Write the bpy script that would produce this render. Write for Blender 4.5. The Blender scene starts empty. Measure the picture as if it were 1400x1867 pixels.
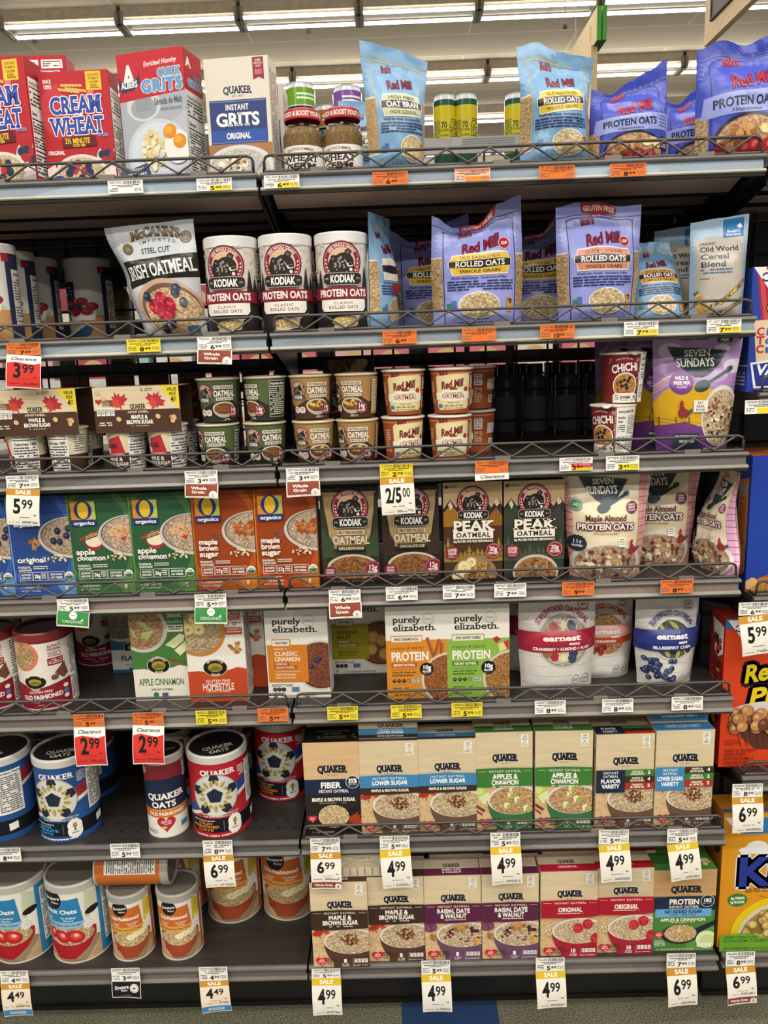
import bpy, bmesh, math, random
from mathutils import Vector, Matrix
from mathutils.geometry import tessellate_polygon
from mathutils import noise as mnoise

SC = bpy.context.scene
COL = SC.collection
PI = math.pi

# ---------------------------------------------------------------- camera
CAM = Vector((.2281, -1.4876, 1.5297))
PITCH, YAW, ROLL, FPX = .199, -.0153, -.0349, 1403.0
_c, _s = math.cos, math.sin
FWD = Vector((_s(YAW) * _c(PITCH), _c(YAW) * _c(PITCH), -_s(PITCH)))
_r0 = Vector((_c(YAW), -_s(YAW), 0))
_u0 = _r0.cross(FWD)
RGT = _c(ROLL) * _r0 + _s(ROLL) * _u0
UPV = -_s(ROLL) * _r0 + _c(ROLL) * _u0
cam = bpy.data.cameras.new('camera')
cam.sensor_fit = 'VERTICAL'
cam.sensor_height = 24.0
cam.lens = FPX / 1867 * 24.0
cam.clip_start = .05
camo = bpy.data.objects.new('camera', cam)
COL.objects.link(camo)
m3 = Matrix((RGT, UPV, -FWD)).transposed()
camo.matrix_world = Matrix.Translation(CAM) @ m3.to_4x4()
SC.camera = camo

# ---------------------------------------------------------------- world, lamps, exposure
SC.view_settings.view_transform = 'Standard'
SC.view_settings.look = 'None'
SC.view_settings.gamma = 1
SC.view_settings.use_curve_mapping = False
SC.view_settings.exposure = 0.08
w = bpy.data.worlds.new('store_air')
SC.world = w
w.use_nodes = True
bg = w.node_tree.nodes['Background']
bg.inputs[0].default_value = (1.0, .95, .88, 1)
bg.inputs[1].default_value = .22
CEIL = 5.05
for k, (ly, e) in enumerate([(-6.2, 260), (-4.4, 265), (-2.6, 245), (-.8, 110), (1.2, 90), (3.2, 110), (5.3, 140), (9, 190), (14, 190)]):
    li = bpy.data.lights.new('ceiling_strip_lamp', 'AREA')
    li.shape = 'RECTANGLE'
    li.size, li.size_y = 12, .25
    li.energy = e
    li.color = (1.0, .955, .88)
    lo = bpy.data.objects.new('ceiling_strip_lamp', li)
    lo.location = (.2, ly, CEIL - .28)
    COL.objects.link(lo)
    up = bpy.data.lights.new('ceiling_strip_uplight', 'AREA')     # bare tubes also light the ceiling above them
    up.shape = 'RECTANGLE'
    up.size, up.size_y = 12, .25
    up.energy = 45
    up.color = li.color
    uo = bpy.data.objects.new('ceiling_strip_uplight', up)
    uo.location = (.2, ly, CEIL - .75)
    uo.rotation_euler = (PI, 0, 0)
    COL.objects.link(uo)


def at(px, py, Y):
    """the point of the photo's pixel (px, py) on the upright plane at distance Y behind the shelf edge"""
    d = FWD + (px - 700) / FPX * RGT - (py - 933.5) / FPX * UPV
    return CAM + d * ((Y - CAM.y) / d.y)


def atz(px, py, Z):
    d = FWD + (px - 700) / FPX * RGT - (py - 933.5) / FPX * UPV
    return CAM + d * ((Z - CAM.z) / d.z)


# ---------------------------------------------------------------- materials
def lin(h):
    h = h.lstrip('#')
    if len(h) == 3:
        h = ''.join(a + a for a in h)
    v = [int(h[i:i + 2], 16) / 255 for i in (0, 2, 4)]
    return tuple(a / 12.92 if a <= .04045 else ((a + .055) / 1.055) ** 2.4 for a in v) + (1.0,)


_lc = {}


def L(h):
    if h not in _lc:
        _lc[h] = lin(h)
    return _lc[h]


MATS = []
MI = {}


def newmat(name, rough=.5, metal=0, col=None, spec=.5):
    m = bpy.data.materials.new(name)
    m.use_nodes = True
    nt = m.node_tree
    b = nt.nodes['Principled BSDF']
    b.inputs['Roughness'].default_value = rough
    b.inputs['Metallic'].default_value = metal
    b.inputs['Specular IOR Level'].default_value = spec
    if col:
        b.inputs['Base Color'].default_value = L(col)
    return m, nt, b


def node(nt, t, **kw):
    n = nt.nodes.new(t)
    for k, v in kw.items():
        if k.startswith('i_'):
            key = k[2:]
            n.inputs[int(key) if key.isdigit() else key.replace('_', ' ')].default_value = v
        else:
            setattr(n, k, v)
    return n


def ink(name, rough, spec=.5, cells=0, stretch=None, lo=.5, hi=1.25, bump=0, bscale=90, coat=0, edge=.45):
    """printed surface: the ink attribute is the print; cells > 0 breaks it up into flakes or grains"""
    m, nt, b = newmat(name, rough, spec=spec)
    a = node(nt, 'ShaderNodeAttribute', attribute_name='ink')
    out = a.outputs['Color']
    tc = node(nt, 'ShaderNodeTexCoord')
    if cells:
        mp = node(nt, 'ShaderNodeMapping')
        mp.inputs['Scale'].default_value = stretch or (1, 1, 1)
        nt.links.new(tc.outputs['Object'], mp.inputs['Vector'])
        nz = node(nt, 'ShaderNodeTexNoise', i_Scale=cells * .35)
        nt.links.new(mp.outputs[0], nz.inputs['Vector'])
        ad = node(nt, 'ShaderNodeMixRGB', blend_type='ADD')
        ad.inputs[0].default_value = 1.2 / cells
        nt.links.new(mp.outputs[0], ad.inputs[1])
        nt.links.new(nz.outputs['Color'], ad.inputs[2])
        vo = node(nt, 'ShaderNodeTexVoronoi', i_Scale=cells)
        nt.links.new(ad.outputs[0], vo.inputs['Vector'])
        sep = node(nt, 'ShaderNodeSeparateColor')
        nt.links.new(vo.outputs['Color'], sep.inputs[0])
        r1 = node(nt, 'ShaderNodeMapRange')
        r1.inputs[3].default_value, r1.inputs[4].default_value = lo, hi
        nt.links.new(sep.outputs[0], r1.inputs[0])
        r2 = node(nt, 'ShaderNodeMapRange')
        r2.inputs[1].default_value, r2.inputs[2].default_value = .35, .85
        r2.inputs[3].default_value, r2.inputs[4].default_value = 1.0, edge
        nt.links.new(vo.outputs['Distance'], r2.inputs[0])
        mu = node(nt, 'ShaderNodeMath', operation='MULTIPLY')
        nt.links.new(r1.outputs[0], mu.inputs[0])
        nt.links.new(r2.outputs[0], mu.inputs[1])
        mx = node(nt, 'ShaderNodeMixRGB', blend_type='MULTIPLY')
        mx.inputs[0].default_value = 1
        nt.links.new(out, mx.inputs[1])
        nt.links.new(mu.outputs[0], mx.inputs[2])
        out = mx.outputs[0]
    nt.links.new(out, b.inputs['Base Color'])
    if bump:
        nz = node(nt, 'ShaderNodeTexNoise', i_Scale=bscale, i_Detail=3.0)
        nt.links.new(tc.outputs['Object'], nz.inputs['Vector'])
        bp = node(nt, 'ShaderNodeBump', i_Strength=bump, i_Distance=.002)
        nt.links.new(nz.outputs['Fac'], bp.inputs['Height'])
        nt.links.new(bp.outputs[0], b.inputs['Normal'])
    if coat:
        b.inputs['Coat Weight'].default_value = coat
        b.inputs['Coat Roughness'].default_value = .15
    MI[name] = len(MATS)
    MATS.append(m)


ink('print', .5, spec=.3)                                       # 0 printed carton
ink('oats', .55, spec=.3, cells=330, lo=.55, hi=1.3)             # 1 photo of oat flakes
ink('grain', .55, spec=.3, cells=620, lo=.6, hi=1.25)            # 2 fine meal
ink('wood', .5, spec=.3, cells=34, stretch=(.35, 1, 3), lo=.95, hi=1.03, edge=.93)   # 3 pale wood print
ink('film', .27, bump=.25, bscale=45)                   # 4 pouch film
ink('flakes', .3, cells=210, stretch=(1, 1, 1.5), lo=.6, hi=1.25)  # 5 oats behind a clear window
ink('plastic', .3)                                      # 6 lids
ink('matte', .75, spec=.25)                             # 7 paper
ink('steel', .38, cells=26, stretch=(1, 1, 1), lo=.9, hi=1.08, edge=.95)  # 8 painted metal
ink('gloss', .12)                                       # 9 glass-like bottles, cans
ink('worn', .45, cells=30, stretch=(.12, 1, 1), lo=.78, hi=1.12, edge=.85)  # 10 scuffed shelf paint


# ---------------------------------------------------------------- mesh building
def clipx(p, ax, v, keep_hi):
    out = []
    n = len(p)
    for i in range(n):
        a, b = p[i], p[(i + 1) % n]
        ia = (a[ax] >= v) if keep_hi else (a[ax] <= v)
        ib = (b[ax] >= v) if keep_hi else (b[ax] <= v)
        if ia:
            out.append(a)
        if ia != ib:
            t = (v - a[ax]) / (b[ax] - a[ax])
            q = [a[0] + t * (b[0] - a[0]), a[1] + t * (b[1] - a[1])]
            q[ax] = v
            out.append(tuple(q))
    return out


def clipl(p, a, b, c, keep):      # a*x+b*y+c >= 0 (or <= 0)
    out = []
    n = len(p)
    d = [(a * q[0] + b * q[1] + c) * keep for q in p]
    for i in range(n):
        j = (i + 1) % n
        if d[i] >= 0:
            out.append(p[i])
        if (d[i] >= 0) != (d[j] >= 0):
            t = d[i] / (d[i] - d[j])
            out.append((p[i][0] + t * (p[j][0] - p[i][0]), p[i][1] + t * (p[j][1] - p[i][1])))
    return out


class MB:
    """collects polygons with their own normals, ink and material and links them as ONE mesh object"""

    def __init__(s):
        s.v, s.n, s.f, s.c, s.m = [], [], [], [], []

    def poly(s, pts, nor, col, mat=0):
        k = len(s.v)
        s.v.extend(pts)
        s.n.extend(nor)
        s.f.append(range(k, k + len(pts)))
        s.c.append(col)
        s.m.append(mat)

    def flat(s, pts, col, mat=0):
        pts = [Vector(p) for p in pts]
        n = Vector((0, 0, 0))
        for i in range(len(pts)):
            a, b = pts[i], pts[(i + 1) % len(pts)]
            n += a.cross(b)
        if n.length < 1e-14:
            return
        n.normalize()
        s.poly(pts, [n] * len(pts), L(col) if isinstance(col, str) else col, mat)

    def box(s, x0, x1, y0, y1, z0, z1, col, mat=0):
        p = [(x, y, z) for x in (x0, x1) for y in (y0, y1) for z in (z0, z1)]
        for q in ((0, 1, 3, 2), (4, 6, 7, 5), (0, 4, 5, 1), (2, 3, 7, 6), (0, 2, 6, 4), (1, 5, 7, 3)):
            s.flat([p[i] for i in q], col, mat)

    def prism(s, prof, x0, x1, col, mat=0):     # prof: (y, z) outline, counter-clockwise seen from +x
        n = len(prof)
        for i in range(n):
            a, b = prof[i], prof[(i + 1) % n]
            s.flat([(x0, a[0], a[1]), (x1, a[0], a[1]), (x1, b[0], b[1]), (x0, b[0], b[1])][::-1], col, mat)
        for x, o in ((x0, -1), (x1, 1)):
            for t in tessellate_polygon([[Vector((y, z, 0)) for y, z in prof]]):
                s.flat([(x, prof[i][0], prof[i][1]) for i in t], col, mat)

    def lathe(s, prof, col, mat=0, seg=28, c=(0, 0, 0), smooth=True, a0=0, a1=2 * PI):
        """prof: (r, z) from bottom to top, turned about the upright axis at c"""
        cc = L(col) if isinstance(col, str) else col
        c = Vector(c)
        for i in range(len(prof) - 1):
            (r0, z0), (r1, z1) = prof[i], prof[i + 1]
            dr, dz = r1 - r0, z1 - z0
            l = math.hypot(dr, dz) or 1
            nr, nz = dz / l, -dr / l
            for k in range(seg):
                t0, t1 = a0 + (a1 - a0) * k / seg, a0 + (a1 - a0) * (k + 1) / seg
                d0, d1 = Vector((_c(t0), _s(t0), 0)), Vector((_c(t1), _s(t1), 0))
                pts, nn = [], []
                for r, z, d in ((r0, z0, d0), (r0, z0, d1), (r1, z1, d1), (r1, z1, d0)):
                    p = c + d * r + Vector((0, 0, z))
                    if pts and (p - pts[-1]).length < 1e-7:
                        continue
                    pts.append(p)
                    nn.append((d * nr + Vector((0, 0, nz))).normalized())
                if (pts[0] - pts[-1]).length < 1e-7:
                    pts.pop(); nn.pop()
                if len(pts) > 2:
                    s.poly(pts, nn, cc, mat)

    def tube(s, pts, r, col, mat=0, n=6, closed=False):
        pts = [Vector(p) for p in pts]
        m = len(pts)
        cc = L(col) if isinstance(col, str) else col
        rings = []
        for i in range(m):
            if closed:
                t = pts[(i + 1) % m] - pts[i - 1]
            else:
                t = pts[min(i + 1, m - 1)] - pts[max(i - 1, 0)]
            t.normalize()
            a = t.cross(Vector((0, 0, 1)))
            if a.length < .2:
                a = t.cross(Vector((0, 1, 0)))
            a.normalize()
            b = t.cross(a)
            rings.append([(pts[i] + a * r * _c(2 * PI * k / n) + b * r * _s(2 * PI * k / n), a * _c(2 * PI * k / n) + b * _s(2 * PI * k / n)) for k in range(n)])
        for i in range(m if closed else m - 1):
            A, B = rings[i], rings[(i + 1) % m]
            for k in range(n):
                q = [A[k], A[(k + 1) % n], B[(k + 1) % n], B[k]]
                s.poly([x[0] for x in q], [x[1] for x in q], cc, mat)
        if not closed:
            for R in (rings[0], rings[-1]):
                s.flat([x[0] for x in R], cc, mat)

    def mesh(s, name):
        me = bpy.data.meshes.new(name)
        # faces must wind the way their normals point
        F = []
        for f in s.f:
            f = list(f)
            p = [s.v[i] for i in f]
            n = Vector((0, 0, 0))
            for i in range(len(p)):
                n += p[i].cross(p[(i + 1) % len(p)])
            if n.dot(s.n[f[0]]) < 0:
                f.reverse()
            F.append(f)
        me.from_pydata(s.v, [], F)
        used = sorted(set(s.m))
        slot = {k: i for i, k in enumerate(used)}
        for k in used:
            me.materials.append(MATS[k])
        me.polygons.foreach_set('material_index', [slot[k] for k in s.m])
        me.polygons.foreach_set('use_smooth', [True] * len(F))
        at_ = me.color_attributes.new('ink', 'FLOAT_COLOR', 'CORNER')
        buf = []
        for f, c in zip(F, s.c):
            buf.extend(c * len(f))
        at_.data.foreach_set('color', buf)
        me.update()
        me.normals_split_custom_set_from_vertices(s.n)
        return me

    def obj(s, name, parent=None):
        o = bpy.data.objects.new(name, s.mesh(name))
        COL.objects.link(o)
        if parent:
            o.parent = parent
        return o


class Surf:
    """a panel of W x H metres (x to the right, y down) bent over a shape by fn(x, y) -> point"""

    def __init__(s, xs, ys, fn, diag=False):
        s.xs, s.ys, s.diag = xs, ys, diag
        e = 1e-4
        s.P = [[fn(x, y) for y in ys] for x in xs]
        s.N = []
        for x in xs:
            row = []
            for y in ys:
                n = (fn(x + e, y) - fn(x - e, y)).cross(fn(x, y - e) - fn(x, y + e))
                row.append(n.normalized() if n.length > 1e-12 else Vector((0, -1, 0)))
            s.N.append(row)

    def put(s, mb, poly, off, col, mat):
        xs, ys = s.xs, s.ys
        poly = clipx(clipx(poly, 0, xs[0], 1), 0, xs[-1], 0)
        if len(poly) < 3:
            return
        poly = clipx(clipx(poly, 1, ys[0], 1), 1, ys[-1], 0)
        if len(poly) < 3:
            return
        x0, x1 = min(p[0] for p in poly), max(p[0] for p in poly)
        for i in range(len(xs) - 1):
            a, b = xs[i], xs[i + 1]
            if b <= x0 or a >= x1:
                continue
            q = poly
            if x0 < a:
                q = clipx(q, 0, a, 1)
            if x1 > b:
                q = clipx(q, 0, b, 0)
            if len(q) < 3:
                continue
            y0, y1 = min(p[1] for p in q), max(p[1] for p in q)
            for j in range(len(ys) - 1):
                c, d = ys[j], ys[j + 1]
                if d <= y0 or c >= y1:
                    continue
                r = q
                if y0 < c:
                    r = clipx(r, 1, c, 1)
                if y1 > d:
                    r = clipx(r, 1, d, 0)
                if len(r) < 3:
                    continue
                P, N = s.P, s.N
                if not s.diag:
                    o, ux, uy = P[i][j], P[i + 1][j], P[i][j + 1]
                    pts, nor = [], []
                    for x, y in r:
                        fx, fy = (x - a) / (b - a), (y - c) / (d - c)
                        n = (N[i][j] * (1 - fx) + N[i + 1][j] * fx) * (1 - fy) + (N[i][j + 1] * (1 - fx) + N[i + 1][j + 1] * fx) * fy
                        pts.append((P[i][j] * (1 - fx) + P[i + 1][j] * fx) * (1 - fy) + (P[i][j + 1] * (1 - fx) + P[i + 1][j + 1] * fx) * fy + n * off)
                        nor.append(n.normalized())
                    mb.poly(pts, nor, col, mat)
                    continue
                # two triangles split by the diagonal fx = fy
                for keep in (1, -1):
                    t = clipl(r, 1 / (b - a), -1 / (d - c), -a / (b - a) + c / (d - c), keep)
                    if len(t) < 3:
                        continue
                    if keep == 1:
                        A, B, C_ = (i, j), (i + 1, j), (i + 1, j + 1)
                    else:
                        A, B, C_ = (i, j), (i, j + 1), (i + 1, j + 1)
                    pts, nor = [], []
                    for x, y in t:
                        fx, fy = (x - a) / (b - a), (y - c) / (d - c)
                        if keep == 1:
                            wa, wb, wc = 1 - fx, fx - fy, fy
                        else:
                            wa, wb, wc = 1 - fy, fy - fx, fx
                        n = N[A[0]][A[1]] * wa + N[B[0]][B[1]] * wb + N[C_[0]][C_[1]] * wc
                        pts.append(P[A[0]][A[1]] * wa + P[B[0]][B[1]] * wb + P[C_[0]][C_[1]] * wc + n * off)
                        nor.append(n.normalized())
                    mb.poly(pts, nor, col, mat)


# ---------------------------------------------------------------- lettering
CHARS = "ABCDEFGHIJKLMNOPQRSTUVWXYZabcdefghijklmnopqrstuvwxyz0123456789.,'&%+-/!?:#$é½íó®•¢()"
GL = {}
ADV = {}
BOLD = (0.0, .018, .034)


def _glyphs():
    made = []

    def txt(body, off):
        cu = bpy.data.curves.new('glyph', 'FONT')
        cu.body = body
        cu.offset = off
        cu.resolution_u = 3
        o = bpy.data.objects.new('glyph', cu)
        COL.objects.link(o)
        made.append(o)
        return o
    hh = txt('HH', 0)
    a = {ch: txt('H' + ch + 'H', 0) for ch in CHARS + ' '}
    g = {(ch, b): txt(ch, BOLD[b]) for ch in CHARS for b in range(3)}
    bpy.context.view_layer.update()
    dg = bpy.context.evaluated_depsgraph_get()

    def me(o):
        ev = o.evaluated_get(dg)
        m = ev.to_mesh()
        m.calc_loop_triangles()
        v = [tuple(p.co) for p in m.vertices]
        t = [tuple(q.vertices) for q in m.loop_triangles]
        ev.to_mesh_clear()
        return v, t
    v, _ = me(hh)
    mx, cap = max(p[0] for p in v), max(p[1] for p in v)
    for ch, o in a.items():
        ADV[ch] = (max(p[0] for p in me(o)[0]) - mx) / cap
    for (ch, b), o in g.items():
        v, t = me(o)
        off = BOLD[b]
        GL[ch, b] = [[(v[i][0] / cap, v[i][1] / cap) for i in q] for q in t]
    for o in made:
        cu = o.data
        bpy.data.objects.remove(o)
        bpy.data.curves.remove(cu)
    # slab serifs: a bar across each stem end
    for ch in CHARS:
        if not ch.isalpha():
            for b in range(3):
                GL[ch, 's', b] = GL[ch, b]
            continue
        for b in range(3):
            tr = list(GL[ch, b])
            th, ex = .055 + .03 * b, .10
            for y in (.04, .955):
                if y < .1 and ch in 'CGOQSUJVWXaceostyvwxgpqj':
                    if ch not in 'Xx':
                        continue
                if y > .5 and ch in 'CGOQSAaceostgpqjmnruvwxyzi':
                    continue
                iv = []
                for q in tr:
                    xs = []
                    for i in range(3):
                        p, r = q[i], q[(i + 1) % 3]
                        if (p[1] - y) * (r[1] - y) < 0:
                            xs.append(p[0] + (y - p[1]) / (r[1] - p[1]) * (r[0] - p[0]))
                    if len(xs) == 2:
                        iv.append([min(xs), max(xs)])
                iv.sort()
                mg = []
                for q in iv:
                    if mg and q[0] <= mg[-1][1] + .01:
                        mg[-1][1] = max(mg[-1][1], q[1])
                    else:
                        mg.append(q)
                for x0, x1 in mg:
                    if x1 - x0 < .42:
                        z0, z1 = (-BOLD[b], th) if y < .5 else (1 - th, 1 + BOLD[b])
                        tr = tr + [[(x0 - ex, z0), (x1 + ex, z0), (x1 + ex, z1), (x0 - ex, z1)]]
            GL[ch, 's', b] = tr


_glyphs()
RNG = random.Random(7)


class Pan:
    """drawing on a Surf in percent of its width (x) and height (y, downward)"""

    def __init__(s, mb, surf, W, H, base=3e-4, mat=0):
        s.mb, s.su, s.W, s.H, s.off, s.mat, s.ox = mb, surf, W, H, base, mat, 0

    def squeeze(s, k, mid):
        """narrow the drawing to k of its width, design x = mid at the middle of the panel"""
        s.ox = s.W * (.5 - mid / 100 * k)
        s.W *= k

    def put(s, polys, c, m=None):
        s.off += 3.5e-5
        c = L(c)
        if m is None:
            m = s.mat
        elif isinstance(m, str):
            m = MI[m]
        for p in polys:
            s.su.put(s.mb, p, s.off, c, m)

    def q(s, x, y):
        return (s.ox + x * s.W / 100, y * s.H / 100)

    def r(s, x0, y0, x1, y1, c, m=None):
        s.put([[s.q(x0, y0), s.q(x1, y0), s.q(x1, y1), s.q(x0, y1)]], c, m)

    def p(s, pts, c, m=None):
        pts = [s.q(*a) for a in pts]
        tr = tessellate_polygon([[Vector((a[0], a[1], 0)) for a in pts]])
        s.put([[pts[i] for i in t] for t in tr], c, m)

    def e(s, cx, cy, rx, ry=None, c='fff', m=None, a0=0, a1=360, n=36, rot=0):
        X, Y = s.q(cx, cy)
        RX = rx * s.W / 100
        RY = RX if ry is None else ry * s.H / 100
        n = max(6, int(n * (a1 - a0) / 360))
        ca, sa = _c(math.radians(rot)), _s(math.radians(rot))
        pts = []
        for k in range(n + (a1 - a0 < 360)):
            t = math.radians(a0 + (a1 - a0) * k / n)
            x, y = RX * _c(t), RY * _s(t)
            pts.append((X + x * ca - y * sa, Y + x * sa + y * ca))
        s.put([pts], c, m)

    def ring(s, cx, cy, rx, th, c, a0=0, a1=360, n=40):
        X, Y = s.q(cx, cy)
        R0, R1 = (rx - th) * s.W / 100, rx * s.W / 100
        P = []
        for k in range(n):
            t, u = (math.radians(a0 + (a1 - a0) * (k + d) / n) for d in (0, 1))
            P.append([(X + R0 * _c(t), Y + R0 * _s(t)), (X + R1 * _c(t), Y + R1 * _s(t)), (X + R1 * _c(u), Y + R1 * _s(u)), (X + R0 * _c(u), Y + R0 * _s(u))])
        s.put(P, c)

    def ln(s, pts, th, c, m=None):      # stroke of th percent of W
        h = th * s.W / 200
        P = []
        pts = [s.q(*a) for a in pts]
        for a, b in zip(pts, pts[1:]):
            dx, dy = b[0] - a[0], b[1] - a[1]
            l = math.hypot(dx, dy) or 1
            nx, ny = -dy / l * h, dx / l * h
            ex, ey = dx / l * h * .5, dy / l * h * .5
            P.append([(a[0] + nx - ex, a[1] + ny - ey), (b[0] + nx + ex, b[1] + ny + ey), (b[0] - nx + ex, b[1] - ny + ey), (a[0] - nx - ex, a[1] - ny - ey)])
        s.put(P, c, m)

    def t(s, txt, x, y, h, c, w=None, b=1, al='c', sh=0, rot=0, arch=0, o=None, ow=.12, f=0, ls=0):
        """lettering: cap height h % of H, fitted to w % of W; o = outline colour; f = 1 with slab serifs; sh = slant"""
        if not txt:
            return
        hm = h * s.H / 100
        wid = sum(ADV.get(ch, .5) + ls for ch in txt) - ls
        kx = (w * s.W / 100) / (wid * hm) if w else 1.0
        X, Y = s.q(x, y)
        tot = wid * hm * kx
        st = {'c': -tot / 2, 'l': 0, 'r': -tot}[al]
        ca, sa = _c(math.radians(rot)), _s(math.radians(rot))
        P = []
        cur = 0
        for ch in txt:
            g = GL.get((ch, 's', b) if f else (ch, b))
            if g:
                for tri in g:
                    q = []
                    for gx, gy in tri:
                        xx = st + (cur + gx + sh * (gy - .5)) * hm * kx
                        u = (xx - st) / tot if tot else 0
                        yy = -(gy - .5) * hm - arch * s.H / 100 * (1 - (2 * u - 1) ** 2)
                        q.append((X + xx * ca - yy * sa, Y + xx * sa + yy * ca))
                    P.append(q)
            cur += ADV.get(ch, .5) + ls
        if o:
            d = ow * hm
            O = []
            for k in range(8):
                dx, dy = d * _c(k * PI / 4), d * _s(k * PI / 4)
                O.extend([[(a + dx, e + dy) for a, e in q] for q in P])
            s.put(O, o)
        s.put(P, c)

    def ct(s, txt, cx, cy, R, h, c, span=100, mid=-90, b=1, bottom=False):
        """lettering round a circle of R % of W"""
        X, Y = s.q(cx, cy)
        Rm, hm = R * s.W / 100, h * s.H / 100
        wid = sum(ADV.get(ch, .5) for ch in txt)
        P = []
        cur = 0
        kx = math.radians(span) * Rm / (wid * hm)
        for ch in txt:
            ad = ADV.get(ch, .5)
            u = (cur + ad / 2) / wid - .5
            th = math.radians(mid + (-span * u if bottom else span * u))
            for tri in GL.get((ch, b), ()):
                q = []
                for gx, gy in tri:
                    lx, ly = (gx - ad / 2) * hm * kx, (gy - .5) * hm
                    if bottom:
                        lx, ly = -lx, -ly
                    rr = Rm + ly
                    q.append((X + rr * _c(th) - lx * _s(th), Y + rr * _s(th) + lx * _c(th)))
                P.append(q)
            cur += ad
        s.put(P, c)

    def fine(s, x0, y0, x1, y1, n, c, den=.85):
        """small print: n lines of word-length strokes"""
        P = []
        dy = (y1 - y0) / n
        for k in range(n):
            x = x0
            yy = y0 + dy * k
            while x < x1 - .5:
                l = min(x1 - x, (x1 - x0) * RNG.uniform(.06, .2))
                if RNG.random() < den:
                    P.append([s.q(x, yy), s.q(x + l * .88, yy), s.q(x + l * .88, yy + dy * .5), s.q(x, yy + dy * .5)])
                x += l
        s.put(P, c)

    def bars(s, x0, y0, x1, y1, c='222', n=24):
        P = []
        x = x0
        st = (x1 - x0) / n / 2
        while x < x1:
            l = st * RNG.choice((.6, .6, 1.2, 1.8))
            P.append([s.q(x, y0), s.q(x + l, y0), s.q(x + l, y1), s.q(x, y1)])
            x += l + st * RNG.choice((.6, 1.0, 1.4))
        s.put(P, c)

    def heart(s, cx, cy, r, c):
        k = s.W / s.H
        pts = []
        for i in range(28):
            t = 2 * PI * i / 28
            pts.append((cx + r * .0625 * 16 * _s(t) ** 3, cy - r * k * .0625 * (13 * _c(t) - 5 * _c(2 * t) - 2 * _c(3 * t) - _c(4 * t))))
        s.p(pts, c)

    def star(s, cx, cy, r, c, n=14, d=.86):
        k = s.W / s.H
        s.p([(cx + r * (1 if i % 2 else d) * _c(PI * i / n), cy + r * k * (1 if i % 2 else d) * _s(PI * i / n)) for i in range(2 * n)], c)

    def bowl(s, cx, cy, rx, ry, body, rim, food, depth=0, m='oats', fs=.9):
        if depth:
            s.e(cx, cy, rx, depth, body, None, 0, 180)
            s.e(cx, cy, rx, ry, body)
        s.e(cx, cy, rx, ry, rim)
        s.e(cx, cy + ry * .06, rx * fs, ry * fs, food, m)

    def blobs(s, cx, cy, rx, ry, n, sz, cols, sq=1.0, seed=1, m=None):
        r = random.Random(seed)
        k = s.W / s.H
        for i in range(n):
            a, d = r.uniform(0, 2 * PI), math.sqrt(r.random())
            z = sz * r.uniform(.75, 1.25)
            s.e(cx + rx * d * _c(a), cy + ry * d * _s(a), z, z * k * sq, r.choice(cols), m, n=9, rot=r.uniform(0, 180))

    def leaf(s, cx, cy, r, c, rot=0):
        k = s.W / s.H
        sh = [(0, -1), (.14, -.55), (.42, -.72), (.36, -.35), (.95, -.42), (.78, -.12), (1, .08), (.45, .3), (.5, .5), (.08, .42), (.04, 1), (-.04, 1)]
        sh = sh[:-1] + [(-x, y) for x, y in sh[::-1]][:-1]
        ca, sa = _c(math.radians(rot)), _s(math.radians(rot))
        s.p([(cx + r * (x * ca - y * sa), cy + r * k * (x * sa + y * ca)) for x, y in sh], c)


# ---------------------------------------------------------------- things
def tag(o, label, cat, group=None, kind=None):
    if label:
        o['label'] = label
    if cat:
        o['category'] = cat
    if group:
        o['group'] = group
    if kind:
        o['kind'] = kind
    return o


def empty(name, loc=(0, 0, 0), rz=0):
    o = bpy.data.objects.new(name, None)
    o.location = loc
    o.rotation_euler = (0, 0, rz)
    o.empty_display_size = .02
    COL.objects.link(o)
    return o


def dup(o, loc, rz=0, label=None, group=None, rx=0, ry=0, s=None):
    c = o.copy()
    COL.objects.link(c)
    c.location = loc
    c.rotation_euler = (rx, ry, rz)
    if label:
        c['label'] = label
    if group:
        c['group'] = group
    if s:
        c.scale = s
    for ch in list(o.children):
        d = ch.copy()
        COL.objects.link(d)
        d.parent = c
        for g in ch.children:
            e = g.copy()
            COL.objects.link(e)
            e.parent = d
    return c


def struct(o):
    o['kind'] = 'structure'
    return o


# ---------------------------------------------------------------- the setting
def plainmat(name, col, rough=.6, build=None):
    m, nt, b = newmat(name, rough, col=col)
    if build:
        build(nt, b)
    return m


def simple(name, mb_fn, mat=None):
    mb = MB()
    mb_fn(mb)
    o = mb.obj(name)
    if mat:
        o.data.materials.clear()
        o.data.materials.append(mat)
        for p in o.data.polygons:
            p.material_index = 0
    return o


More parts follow.
